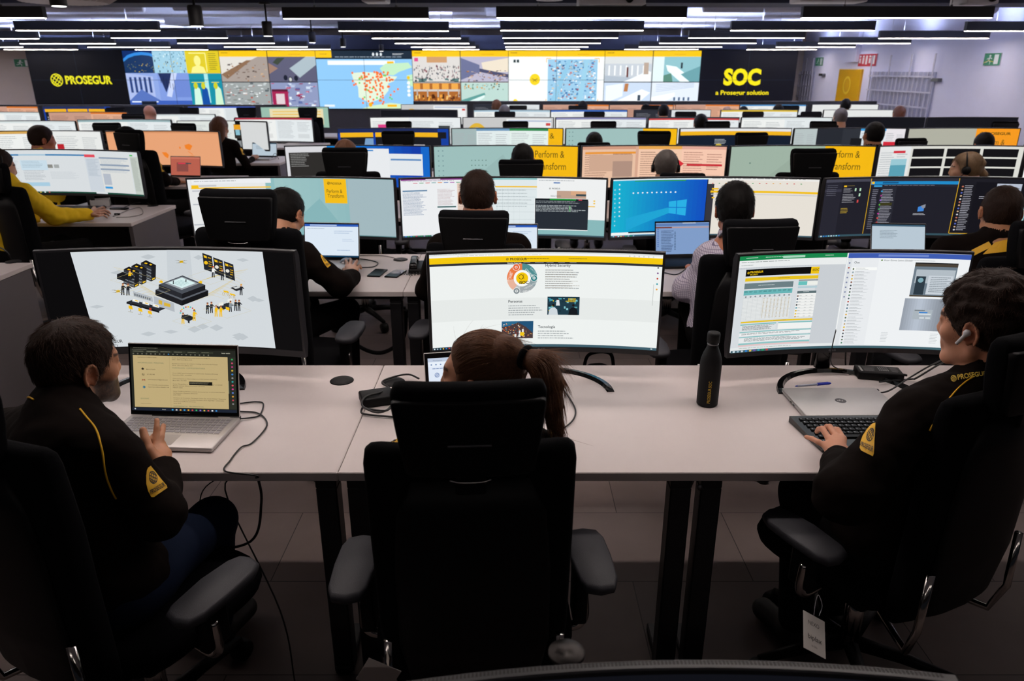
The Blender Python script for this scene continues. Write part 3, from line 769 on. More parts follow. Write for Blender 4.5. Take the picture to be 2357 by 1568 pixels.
# ------------------------------------------------------------ laptops
def laptop(x, y, rz, W, D, label, draw, src=None, ang=105, keys=False, body=M_silver, scr_h=None, lidm=None, base=DT, bezel=0.006, chin=0.018, group=None):
    t = empty('laptop', (x, y, base), rz, label, 'laptop', group)
    MB().rbox((-W/2, 0, 0.001), (W/2, D, 0.016), 0.005, 2).build('laptop_base', body, t)
    if keys:
        mb = MB(); M_key = mat('laptop_keys', hx('8f8c92'), 0.5, noise=0.03)
        MB().box((-W/2+0.016, D*0.42, 0.0155), (W/2-0.016, D*0.95, 0.0164)).build('keyboard_well', M_silver, t)
        rows = 6; ky0, ky1 = D*0.44, D*0.94; dy = (ky1-ky0)/rows
        for r_ in range(rows):
            xx = -W/2+0.018; kw = (W-0.036)/19.0
            pat = {0: [1]*2+[1]*2+[6.2]+[1]*3+[1]*5, 1: [2.2]+[1]*10+[2.8]+[1]*4, 2: [1.7]+[1]*11+[2.3]+[1]*4, 3: [1.5]+[1]*12+[1.5]+[1]*4}.get(r_, [1]*15+[1]*4)
            tot = sum(pat); sc_ = (W-0.036)/tot
            for p in pat:
                hh = 0.86 if r_ < 5 else 0.55
                mb.rbox((xx+0.0011, ky0+r_*dy+0.0011, 0.0163), (xx+p*sc_-0.0011, ky0+r_*dy+dy*hh, 0.0178), 0.0006, 1); xx += p*sc_
        tag(mb.build('keys', M_key, t), kind='stuff')
        MB().rbox((-W*0.20, D*0.06, 0.0158), (W*0.14, D*0.38, 0.0163), 0.0003, 1).build('touchpad', mat('touchpad_grey', hx('a7a2a4'), 0.3, 0.3, noise=0.02), t)
    H = scr_h or W*0.62; a = R(ang-90)
    rot = Euler((-a, 0, 0)); org = Vector((0, D-0.004, 0.016))
    lid = MB().rbox((-W/2, 0.0, 0.0), (W/2, 0.006, H), 0.003, 2).build('lid', lidm or body, t, org, rot)
    MB().box((-W/2+0.002, -0.0008, 0.003), (W/2-0.002, 0.0, H-0.003)).build('screen_frame', M_gloss, lid)
    sw, sh = W-2*bezel, H-chin-bezel*1.6
    cv = Canvas(sw, sh, src); cv.rect(0, 0, 1, 1, hx('08080a')); draw(cv)
    cv.build('screen', M_dispn, lid, (0, -0.0010, chin+sh/2))
    MB().tube([(-W*0.3, D-0.002, 0.014), (W*0.3, D-0.002, 0.014)], 0.005, 8).build('hinge', M_plast, t)
    return t
# ------------------------------------------------------------ what the displays show
W_ = hx('eef0ee'); PAPER = hx('dfe6e8'); YL = hx('f2c01c'); TEAL = hx('9fc6c6'); DK = hx('23262c')
def d_iso(c):
    """light slide with isometric drawings between two black bands"""
    q = [(165, 585), (588, 579), (624, 798), (228, 800)]
    c.quadpx(q, hx('d3d9dd'))
    rd = random.Random(3)
    def rh(x, y, w, h, col): c.poly([(x-w, y), (x, y-h), (x+w, y), (x, y+h)], col)
    for k in range(46):
        x = rd.uniform(215, 590); y = rd.uniform(592, 780)
        if 280 < x < 540 and 600 < y < 750: continue
        if x < 185+(y-585)*0.28 or x > 575+(y-585)*0.14: continue
        rh(x, y, 10+rd.random()*8, 4+rd.random()*4, hx('bfc6cb'))
    c.poly([(368, 580), (420, 580), (428, 650), (372, 650)], hx('c9d0d5'))
    gold = hx('d8c06a')
    for dx in (-1, 1):
        for k in range(9):
            c.line([(405+dx*(20+k*6), 700-k*2), (405+dx*(60+k*8), 680-k*5), (405+dx*(96+k*6), 690-k*5)], 0.0006, gold, True)
            c.line([(405+dx*(30+k*5), 655-k*2), (405+dx*(70+k*8), 640-k*2), (405+dx*(110+k*5), 652-k*4)], 0.0006, gold, True)
    # central plinth
    for (y0, w, h, th, top, l, r_) in ((672, 59, 24, 12, hx('5b6068'), hx('1b1c20'), hx('121316')), (660, 52, 21, 11, hx('4a4f57'), hx('26282e'), hx('18191d'))):
        c.poly([(405-w, y0), (405-w, y0+th), (405, y0+h+th), (405, y0+h)], l); c.poly([(405, y0+h), (405, y0+h+th), (405+w, y0+th), (405+w, y0)], r_)
        rh(405, y0, w, h, top)
    rh(404, 657, 38, 15, hx('9aa0a6')); rh(404, 656, 31, 12, hx('d6eeee'))
    for k in range(5): c.line([(384+k*4, 656-k*1.6), (404+k*4, 663-k*1.6)], 0.0012, hx('8fb4b4'), True)
    c.poly([(384, 651), (386, 651), (386, 659), (384, 659)], DK); c.poly([(412, 648), (414, 648), (414, 654), (412, 654)], DK)
    for x in (357, 445): c.poly([(x-4, 655), (x, 650), (x+5, 652), (x+4, 657)], YL)
    # server towers
    for x, y in ((332, 618), (312, 625), (296, 632)):
        h = 32
        c.poly([(x-19, y-7), (x-19, y-7+h), (x+4, y+3+h), (x+4, y+3)], hx('33363d')); c.poly([(x+4, y+3), (x+4, y+3+h), (x+14, y-2+h), (x+14, y-2)], hx('1a1b1f'))
        c.poly([(x-19, y-7), (x-8, y-13), (x+14, y-2), (x+4, y+3)], hx('15161a'))
        for s in range(4): c.poly([(x-19, y-1+s*7), (x-19, y+1+s*7), (x+4, y+11+s*7), (x+4, y+9+s*7)], hx('83898f'))
        c.poly([(x-12, y-6), (x-9, y-8), (x-4, y-6), (x-7, y-4)], YL); c.poly([(x-1, y-3), (x+2, y-5), (x+6, y-3), (x+3, y-1)], YL)
        c.poly([(x+6, y+h), (x+12, y+h-3), (x+12, y+h-6), (x+6, y+h-3)], YL)
    c.poly([(263, 636), (275, 631), (299, 641), (299, 645), (288, 650), (263, 640)], hx('17181c')); c.poly([(263, 640), (263, 646), (281, 653), (281, 647)], hx('1f2125'))
    def man(x, y, top, leg=DK, s=1.0, hair=hx('7a3a20')):
        c.poly([(x-3*s, y-14*s), (x+3*s, y-14*s), (x+3.5*s, y-5*s), (x-3.5*s, y-5*s)], top)
        c.poly([(x-3*s, y-5*s), (x-0.3*s, y-5*s), (x-0.8*s, y+7*s), (x-3.2*s, y+7*s)], leg); c.poly([(x+0.3*s, y-5*s), (x+3*s, y-5*s), (x+4*s, y+7*s), (x+1.6*s, y+7*s)], leg)
        c.poly([(x-2*s, y-19*s), (x+2*s, y-19*s), (x+2*s, y-14*s), (x-2*s, y-14*s)], hx('d9a27a')); c.poly([(x-2.2*s, y-20*s), (x+2.2*s, y-20*s), (x+2.2*s, y-17.5*s), (x-2.2*s, y-17.5*s)], hair)
        c.poly([(x+3*s, y-14*s), (x+8*s, y-9*s), (x+7*s, y-8*s), (x+2*s, y-11*s)], top)
    man(290, 645, YL, DK, .9); man(276, 676, DK); man(287, 677, DK)
    # yellow drones
    for x, y in ((402, 608), (266, 674)):
        c.poly([(x-4, y-2), (x+3, y-3), (x+5, y+2), (x-3, y+3)], YL)
        for dx, dy in ((-9, -3), (9, -3), (-7, 3), (8, 3)): c.line([(x, y), (x+dx, y+dy)], 0.0012, hx('8a7a20'), True); c.line([(x+dx-4, y+dy), (x+dx+4, y+dy)], 0.0008, hx('77736a'), True)
    # three upright data boards
    for x, y in ((449, 587), (474, 596), (499, 604)):
        c.poly([(x, y), (x+22, y+7), (x+27, y+44), (x+5, y+37)], hx('22252b'))
        c.poly([(x+3, y+5), (x+10, y+7), (x+11, y+12), (x+4, y+10)], YL); c.poly([(x+13, y+9), (x+20, y+11), (x+20, y+13), (x+13, y+11)], hx('d9a818'))
        c.disc(*c.uv(x+9, y+22), 0.008, 0.018, YL if x < 470 else hx('e8e4d8'), 10)
        for k in range(3): c.poly([(x+15, y+18+k*5), (x+22, y+20+k*5), (x+22, y+22+k*5), (x+15, y+20+k*5)], hx('c89a16'))
    man(475, 635, W_, DK, .95, hx('c84a20')); man(496, 641, DK, DK, .95)
    # row of desks with yellow chairs
    c.poly([(298, 674), (340, 688), (342, 699), (300, 686)], hx('b4bac0')); c.poly([(343, 686), (388, 702), (390, 722), (345, 706)], hx('b4bac0'))
    c.poly([(354, 694), (362, 697), (362, 706), (354, 703)], hx('d8b23a')); c.poly([(366, 700), (380, 704), (380, 711), (366, 708)], hx('d8b23a'))
    for k in range(8): c.poly([(301+k*4.6, 679+k*1.5), (304+k*4.6, 680+k*1.5), (304+k*4.6, 685+k*1.5), (301+k*4.6, 684+k*1.5)], hx('6d7378'))
    c.poly([(285, 698), (297, 694), (369, 714), (356, 720)], hx('2a2d33')); c.poly([(285, 698), (356, 720), (356, 724), (285, 702)], hx('121316'))
    for k in range(3):
        x, y = 297+k*22, 694+k*6
        c.poly([(x, y-4), (x+15, y), (x+15, y+7), (x, y+3)], hx('c8ccd0')); c.poly([(x+1, y-3), (x+14, y+1), (x+14, y+6), (x+1, y+2)], hx('f0f0ea')); c.poly([(x+6, y), (x+12, y+2), (x+12, y+4), (x+6, y+2)], YL)
        x, y = 294+k*21, 712+k*6
        c.poly([(x-5, y-6), (x+3, y-4), (x+5, y+4), (x-4, y+1)], YL); c.line([(x, y+3), (x, y+8)], 0.0012, DK, True); c.line([(x-5, y+8), (x+5, y+10)], 0.001, hx('8a7010'), True)
        c.poly([(x-2, y-12), (x+3, y-11), (x+3, y-5), (x-2, y-6)], DK if k < 2 else hx('b03a20'))
    # desk with two people and a ring of cards
    for k in range(11):
        a = PI+PI*k/10; x, y = 420+17*math.cos(a), 724+14*math.sin(a)
        c.poly([(x-1.6, y-1.6), (x+1.6, y-1.6), (x+1.6, y+1.6), (x-1.6, y+1.6)], [hx('4fb8b4'), hx('cc5a4a'), YL][k % 3])
    c.poly([(405, 733), (418, 727), (438, 735), (424, 742)], hx('24272c')); c.poly([(411, 727), (426, 731), (426, 736), (411, 732)], hx('1b1d22')); c.poly([(405, 733), (424, 742), (424, 748), (420, 746), (420, 742), (405, 735)], DK)
    man(409, 742, DK, YL, .95); man(434, 735, YL, YL, .95)
    # robot dogs, table and a group of people
    for x, y in ((506, 673), (521, 679)):
        c.poly([(x-7, y-3), (x+5, y-1), (x+7, y+3), (x-5, y+1)], YL)
        for dx in (-6, -2, 4, 7): c.line([(x+dx, y+1), (x+dx-2, y+5), (x+dx, y+9)], 0.0012, hx('b89414'), True)
    c.poly([(516, 664), (530, 659), (545, 665), (530, 671)], hx('24272c')); c.poly([(522, 663), (532, 660), (538, 663), (528, 666)], hx('cfd4d4')); man(541, 673, DK, DK, .95, hx('d8a038'))
    c.poly([(481, 709), (512, 697), (526, 703), (497, 716)], hx('2a2d33'))
    for x, y in ((489, 699), (509, 690)): c.poly([(x, y), (x+12, y-3), (x+12, y+5), (x, y+9)], hx('d9dcdc')); c.poly([(x+1, y+1), (x+11, y-2), (x+11, y+4), (x+1, y+7)], hx('eceee8'))
    for x, y, tp in ((464, 718, DK), (473, 716, DK), (484, 724, YL), (495, 724, YL), (517, 712, hx('8d979e')), (529, 709, DK), (537, 709, DK)): man(x, y, tp, tp if tp == YL else DK, .95)
    c.poly([(506, 707), (515, 709), (515, 716), (507, 714)], YL)
    for x, y, w in ((320, 672, 60), (430, 742, 44), (510, 714, 56), (470, 640, 50), (300, 648, 50)):
        c.line([(x-w, y), (x, y-w*0.35), (x+w, y), (x, y+w*0.35), (x-w, y)], 0.0005, hx('c9bd8a'), True)
    q = c.uv(258, 789); c.text(q[0]-0.045, q[1], 0.030, 'PROSEGUR', hx('33363a'), 0.01); c.text(q[0]-0.045, q[1]+0.045, 0.026, 'SECURITY', hx('4c5054'), 0.0)
def d_web(c):
    """web page in a browser: yellow header, ring diagram, two pictures"""
    c.rect(0, 0, 1, 1, hx('eef2f0'))
    c.rect(0, 0, 1, 0.016, hx('dfe3e2')); c.bars(0.02, 0.004, 0.2, 0.012, 1, hx('9aa09e')); c.rect(0, 0.016, 1, 0.036, hx('f4f5f3'))
    c.bars(0.12, 0.022, 0.5, 0.031, 1, hx('b9bdbb'))
    for k in range(6): c.disc(0.86+k*0.02, 0.026, 0.003, 0.007, hx('a2a8a8'), 8, r0=0.6)
    y0 = 0.036; c.rect(0, y0, 1, y0+0.062, hx('f4c80a')); c.rect(0, y0+0.062, 1, y0+0.085, hx('2b2d33'))
    c.globe(0.335, y0+0.032, 0.0045, hx('3a3520')); c.text(0.347, y0+0.044, 0.024, 'PROSEGUR', hx('3a3520'), 0.02)
    c.bars(0.405, y0+0.026, 0.55, y0+0.042, 1, hx('6a5f20')); c.bars(0.60, y0+0.026, 0.68, y0+0.042, 1, hx('6a5f20'))
    c.text(0.335, y0+0.079, 0.013, 'Grandes Empresas', hx('f0f0ee'), 0.01)
    for k in range(5): c.bars(0.405+k*0.05, y0+0.069, 0.445+k*0.05, y0+0.078, 1, hx('c9cac8'))
    c.rect(0, 0.47, 1, 0.70, hx('e6eae8'))
    # ring
    def ctr(x, y): return c.uv(x, y)
    u, v = ctr(1201, 642); asp = c.W/c.H; ru = 0.066; rv = ru*asp
    n = 60
    for k in range(n):
        a0 = 2*PI*k/n-PI/2; f = k/n
        col = hx('4f8d90') if f < 0.22 else (hx('8ea0a4') if f < 0.34 else (hx('a5abae') if f < 0.52 else (hx('c0c6c8') if f < 0.6 else (hx('e8b49c') if f < 0.72 else hx('ea7a44')))))
        c.k -= 1 if k else 0
        c.disc(u, v, ru, rv, col, 2, a0, a0+2*PI/n*1.02, r0=0.56)
    c.disc(u, v, ru*0.56, rv*0.56, hx('f7f8f6'), 26); c.disc(u, v, ru*0.40, rv*0.40, hx('f4c80a'), 24)
    c.disc(u-0.004, v-0.014, 0.011, 0.011*asp, hx('3c3510'), 16, r0=0.8)
    for k in range(4): c.line([(u, v-0.03+k*0.01), (u+0.010, v-0.04+k*0.015)], 0.0009, hx('3c3510'))
    c.text(u-0.012, v+0.058, 0.030, 'iSOC', hx('3c3510'), 0.03)
    for (dx, dy, col) in ((-0.026, -0.135, hx('e8683a')), (0.052, -0.0, hx('2f8084')), (-0.024, 0.155, hx('8b9599'))):
        c.disc(u+dx, v+dy*0.85, 0.0155, 0.0155*asp, col, 18); c.disc(u+dx, v+dy*0.85, 0.0155, 0.0155*asp, hx('f4f6f4'), 18, r0=0.88)
        c.disc(u+dx, v+dy*0.85, 0.006, 0.006*asp, hx('f4f6f4'), 12, r0=0.6)
    c.text(u+0.012, v-0.088, 0.020, 'CONNECT', hx('e8f0ee'), 0.01, rot=-0.8); c.text(u+0.034, v-0.10, 0.018, 'DATOS', hx('b8d4d4'), 0.0, rot=-0.8)
    c.text(u-0.047, v-0.00, 0.020, 'PAES', hx('f8ece4'), 0.01, rot=1.35); c.text(u-0.058, v+0.03, 0.016, 'PERSONAS', hx('f6d8c8'), 0.0, rot=1.35)
    c.text(u+0.004, v+0.150, 0.020, 'GENZAI', hx('f4f6f4'), 0.01, rot=0.1); c.text(u+0.012, v+0.118, 0.016, 'TECNOLOGÍA', hx('e2e6e6'), 0.0, rot=0.5)
    tx = hx('4a5054'); rd = random.Random(5)
    p = ctr(1254, 616); c.text(p[0], p[1], 0.028, 'Hybrid Security', tx, 0.012); c.bars(p[0], p[1]+0.03, p[0]+0.15, p[1]+0.24, 9, hx('a4aaac'), rd)
    c.bars(p[0], p[1]+0.03, p[0]+0.15, p[1]+0.24, 9, hx('8b7a64'), rd, 0.14)
    p = ctr(1171, 697); c.text(p[0], p[1], 0.028, 'Personas', tx, 0.012); c.bars(p[0], p[1]+0.03, p[0]+0.15, p[1]+0.15, 5, hx('a4aaac'), rd)
    p = ctr(1241, 755); c.text(p[0], p[1], 0.028, 'Tecnología', tx, 0.012); c.bars(p[0], p[1]+0.03, p[0]+0.165, p[1]+0.13, 4, hx('a4aaac'), rd)
    # picture: two people before a wall of screens
    c.rp(1261, 684, 1335, 725, hx('1d3a48'))
    for k in range(34):
        x, y = rd.uniform(1262, 1328), rd.uniform(685, 716); c.rp(x, y, x+rd.uniform(2, 8), y+rd.uniform(1, 5), rd.choice([hx('2f7f96'), hx('4aa3b0'), hx('c8b03a'), hx('14262e'), hx('82c4cc')]))
    for k in range(9): c.rp(1309+k*2, 687, 1310+k*2, 696, hx('e8c81c'))
    for x, col in ((1275, hx('cfd8de')), (1321, hx('10161c'))):
        a = c.uv(x, 703); c.disc(a[0], a[1], 0.0055, 0.0055*asp, hx('1c1410'), 12); c.poly([(x-11, 725), (x-9, 713), (x-3, 708), (x+3, 708), (x+9, 713), (x+11, 725)], col)
    c.poly([(1281, 704), (1282, 691), (1288, 691), (1290, 704)], hx('dfe4e8')); c.poly([(1282, 691), (1285, 687), (1288, 691)], hx('3a1c10'))
    # picture: container port at dusk
    c.rp(1157, 739, 1230, 778, hx('4a3a3c')); c.poly([(1190, 739), (1230, 739), (1230, 766), (1213, 752)], hx('1f5278')); c.poly([(1157, 739), (1200, 739), (1180, 748), (1157, 752)], hx('2a6a92'))
    for k in range(150):
        x, y = rd.uniform(1158, 1226), rd.uniform(742, 776)
        if x > 1196 and y < 741+(x-1190)*0.62+3: continue
        c.rp(x, y, x+rd.uniform(1, 4), y+rd.uniform(0.7, 2.2), rd.choice([hx('e8722a'), hx('f0a050'), hx('a83a2a'), hx('d8d2cc'), hx('3c7c80'), hx('5a2a20'), hx('e0a868')])); c.k -= 1
    c.k += 5
    for x, y in ((1187, 768), (1197, 768), (1204, 757), (1197, 760)): c.rp(x, y, x+4.5, y+7, hx('e2e4e2'))
    c.rp(1200, 764, 1210, 772, hx('f0c414'))
    c.rp(975, 793, 1530, 800, hx('4f7480')); c.rect(0, 0.972, 1, 1, hx('3f5f6c')); c.rect(0, 0.975, 0.08, 1, hx('1b2630'))
    for k in range(7): c.rect(0.005+k*0.013, 0.98, 0.011+k*0.013, 0.994, [hx('d8e8f0'), hx('9fb8c8'), hx('78c0e0'), hx('e8c050'), hx('2f7fd0'), hx('c03a3a'), hx('d86a30')][k])
    for k in range(5): c.disc(0.983, 0.13+k*0.055, 0.004, 0.004*asp, [hx('6a7072'), hx('7a4a8a'), hx('c03a2a'), hx('2f9aa8'), hx('e8a040')][k], 8)
    c.rect(0.968, 0.30, 0.970, 0.52, hx('b9bdbb')); c.disc(0.978, 0.985, 0.005, 0.006, hx('dfe8e8'), 8)
def d_excel(c):
    """spreadsheet on the left, chat window on the right"""
    c.rect(0, 0, 1, 1, hx('dfe3e6'))
    s = 0.487; rd = random.Random(9)
    c.rect(0, 0, s, 0.045, hx('16864c')); c.bars(0.03, 0.018, 0.10, 0.032, 1, hx('cfe8da')); c.bars(0.12, 0.018, 0.28, 0.032, 1, hx('cfe8da')); c.rect(0.20, 0.014, 0.30, 0.036, hx('a8d4bc')); c.bars(0.39, 0.018, 0.44, 0.032, 1, hx('e8f4ec'))
    c.rect(0, 0.045, s, 0.115, hx('e9ecec')); c.bars(0.01, 0.06, 0.30, 0.075, 1, hx('8c9492')); c.bars(0.01, 0.09, 0.09, 0.105, 1, hx('a4acaa'))
    c.rect(0, 0.115, s, 0.95, hx('c9ced3')); c.rect(0.0, 0.13, 0.365, 0.95, hx('d6dbdf'))
    for k in range(30): c.rect(0.012+k*0.0118, 0.118, 0.0125+k*0.0118, 0.128, hx('8d9496'))
    # banner
    c.rect(0.035, 0.135, 0.335, 0.205, hx('050505')); c.rect(0.335, 0.135, 0.372, 0.205, hx('f0c414')); c.text(0.342, 0.176, 0.022, 'iSOC', hx('3c3010'), 0.02); c.bars(0.342, 0.185, 0.368, 0.19, 1, hx('8a6c10'))
    c.globe(0.047, 0.170, 0.0042, hx('f0c414')); c.text(0.055, 0.173, 0.020, 'PROSEGUR', hx('f0c414'), 0.02); c.text(0.055, 0.196, 0.014, 'SECURITY', hx('f0c414'), 0.01)
    c.rect(0.035, 0.222, 0.372, 0.256, hx('e8c21e')); c.bars(0.19, 0.234, 0.26, 0.246, 1, hx('8a6c10'))
    c.rect(0.035, 0.276, 0.262, 0.335, hx('6c7f84')); c.bars(0.10, 0.30, 0.20, 0.312, 1, hx('dfe6e8'))
    c.rect(0.035, 0.348, 0.262, 0.398, hx('68b4b6'))
    for k in range(10): c.bars(0.038+k*0.0225, 0.358, 0.055+k*0.0225, 0.378, 2, hx('2f5c60'), rd); c.disc(0.047+k*0.0225, 0.415, 0.004, 0.009, hx('5a6468'), 8, r0=0.4)
    c.rect(0.035, 0.430, 0.262, 0.66, hx('e3e6e6'))
    for k in range(16): c.rect(0.035, 0.430+k*0.0145, 0.262, 0.4312+k*0.0145, hx('9aa4a8'))
    for k in range(11): c.rect(0.035+k*0.0227, 0.430, 0.0355+k*0.0227, 0.66, hx('a8b0b4'))
    for k in range(8): c.bars(0.13+k*0.0168, 0.44, 0.137+k*0.0168, 0.65, 15, hx('b8a070'), rd)
    c.rect(0.285, 0.262, 0.372, 0.275, hx('8c9296')); c.rect(0.285, 0.280, 0.325, 0.320, hx('68c0bc')); c.rect(0.325, 0.280, 0.372, 0.320, hx('eceee8'))
    c.rect(0.285, 0.33, 0.372, 0.350, hx('b4ccd4'))
    c.rect(0.285, 0.380, 0.372, 0.405, hx('5e7074')); c.bars(0.312, 0.388, 0.34, 0.397, 1, hx('dfe6e8')); c.rect(0.285, 0.405, 0.372, 0.66, hx('eff0ee'))
    for k in range(9): c.rect(0.285, 0.405+k*0.031, 0.372, 0.407+k*0.031, hx('a8b0b4'))
    for k in range(8): c.disc(0.290, 0.432+k*0.031, 0.004, 0.009, [hx('6a4a40'), hx('30405a'), hx('8090a0'), hx('303030'), hx('5aa0b0'), hx('d8b020'), hx('e8c020'), hx('c8a050')][k], 8); c.bars(0.296, 0.427+k*0.031, 0.312, 0.437+k*0.031, 1, hx('8d9496'), rd); c.bars(0.325, 0.427+k*0.031, 0.335, 0.437+k*0.031, 1, hx('8d9496'), rd); c.bars(0.35, 0.427+k*0.031, 0.362, 0.437+k*0.031, 1, hx('8d9496'), rd)
    c.rect(0.035, 0.672, 0.372, 0.688, hx('e8c21e')); c.bars(0.19, 0.677, 0.25, 0.684, 1, hx('8a6c10'))
    c.rect(0.035, 0.70, 0.205, 0.712, hx('7fbcbc')); c.rect(0.215, 0.70, 0.372, 0.712, hx('7fbcbc')); c.rect(0.035, 0.712, 0.205, 0.775, hx('dde2e4')); c.bars(0.045, 0.72, 0.20, 0.772, 5, hx('4a5256'), rd, 0.4); c.rect(0.215, 0.712, 0.372, 0.775, hx('f0f2f0'))
    c.rect(0.035, 0.782, 0.372, 0.792, hx('7fbcbc')); c.rect(0.035, 0.792, 0.372, 0.828, hx('eceeee')); c.bars(0.045, 0.80, 0.36, 0.82, 2, hx('5a6266'), rd)
    c.rect(0.035, 0.836, 0.372, 0.846, hx('7fbcbc')); c.rect(0.035, 0.846, 0.372, 0.90, hx('e6e9ea')); c.bars(0.06, 0.855, 0.35, 0.893, 4, hx('5a6266'), rd)
    c.rect(0.035, 0.905, 0.372, 0.922, hx('8cc4c4')); c.rect(0.035, 0.922, 0.372, 0.94, hx('e2c4c4'))
    c.rect(0.085, 0.14, 0.235, 0.945, hx('b6bcc2')) if False else None
    c.rect(0, 0.95, s, 0.975, hx('e4e8e8')); c.bars(0.04, 0.957, 0.30, 0.967, 1, hx('6a8a78'), rd)
    c.line([(s+0.002, 0.045), (s+0.002, 0.975)], 0.0018, hx('f8faf8'))
    # chat
    c.rect(s+0.004, 0, 1, 0.05, hx('3d5bb0')); c.rect(0.62, 0.014, 0.83, 0.036, hx('7088cc')); c.rect(s+0.004, 0.05, 0.51, 0.975, hx('dde1e4')); c.rect(0.51, 0.05, 0.625, 0.975, hx('e8ebee')); c.rect(0.625, 0.05, 1, 0.975, hx('eef1f3'))
    c.text(0.52, 0.105, 0.020, 'Chat', hx('4a5258'), 0.01)
    for k in range(8): c.disc(0.500, 0.10+k*0.05, 0.004, 0.009, hx('8088a8') if k != 1 else hx('b04a3a'), 8)
    cols = [hx('5a6a4a'), hx('8a9a8a'), hx('6a7a80'), hx('4a5a60'), hx('586a50'), hx('404a50'), hx('e0b81c'), hx('8aa0a8'), hx('e0a83a'), hx('5a7a90'), hx('b84a3a'), hx('5a8a70'), hx('4a4a50'), hx('8a5a4a'), hx('c0a070')]
    c.rect(0.513, 0.145, 0.623, 0.175, hx('f8faf8'))
    for k in range(24):
        y = 0.15+k*0.034
        c.disc(0.521, y+0.012, 0.004, 0.0092, cols[k*7 % 15], 8); c.bars(0.530, y+0.003, 0.58, y+0.012, 1, hx('5a6268'), rd); c.bars(0.530, y+0.016, 0.60, y+0.024, 1, hx('a0a8ac'), rd)
    c.disc(0.637, 0.072, 0.004, 0.009, hx('6a8a50'), 8); c.text(0.645, 0.080, 0.016, 'Víctor Gómez Latino (Global)', hx('4a5258'), 0.005); c.bars(0.76, 0.07, 0.88, 0.08, 1, hx('8a9298'), rd)
    # two pictures sent in the chat
    c.rect(0.78, 0.09, 0.955, 0.10, hx('1a1e22')); c.rect(0.78, 0.10, 0.955, 0.44, hx('6d7c88')); c.rect(0.78, 0.10, 0.955, 0.13, hx('4a4238')); c.rect(0.79, 0.16, 0.95, 0.30, hx('b2bcc4')); c.rect(0.795, 0.23, 0.835, 0.42, hx('2c3a44')); c.disc(0.815, 0.27, 0.012, 0.025, hx('7fa8b4'), 10); c.rect(0.845, 0.22, 0.945, 0.415, hx('c8d0d8'))
    c.bars(0.855, 0.235, 0.94, 0.40, 9, hx('7a868e'), rd); c.rect(0.78, 0.425, 0.955, 0.44, hx('4a4030')); c.rect(0.925, 0.39, 0.95, 0.41, hx('5a5a62'))
    n = 16
    for k in range(n):
        f = 1-abs(k-n*0.35)/n*1.2; g = (0.45+0.33*f)
        c.rect(0.765+0.175*k/n, 0.46, 0.765+0.175*(k+1.02)/n, 0.80, (g*0.93, g*0.98, g*1.05)); c.k -= 1
    c.k += 1; c.rect(0.81, 0.575, 0.89, 0.68, hx('aab4bc')); c.bars(0.815, 0.58, 0.86, 0.60, 1, hx('5a6268'), rd); c.rect(0.835, 0.60, 0.87, 0.612, hx('2f7fd0')); c.rect(0.835, 0.616, 0.885, 0.63, hx('d4dce0')); c.rect(0.84, 0.655, 0.86, 0.67, hx('d4dce0')); c.rect(0.865, 0.655, 0.885, 0.67, hx('d4dce0'))
    for k in range(7): c.bars(0.69, 0.83+k*0.016, 0.72, 0.838+k*0.016, 1, hx('8a9298'), rd); c.bars(0.90, 0.83+k*0.016, 0.935, 0.838+k*0.016, 1, hx('8a9298'), rd)
    c.rect(0, 0.975, 1, 1, hx('41626c'))
    for k in range(9): c.rect(0.01+k*0.02, 0.979, 0.02+k*0.02, 0.996, [hx('d8e8f0'), hx('9fb8c8'), hx('c8d0d8'), hx('2f7fd0'), hx('e8c050'), hx('6a4ab0'), hx('30a0b0'), hx('20a060'), hx('c03a3a')][k])
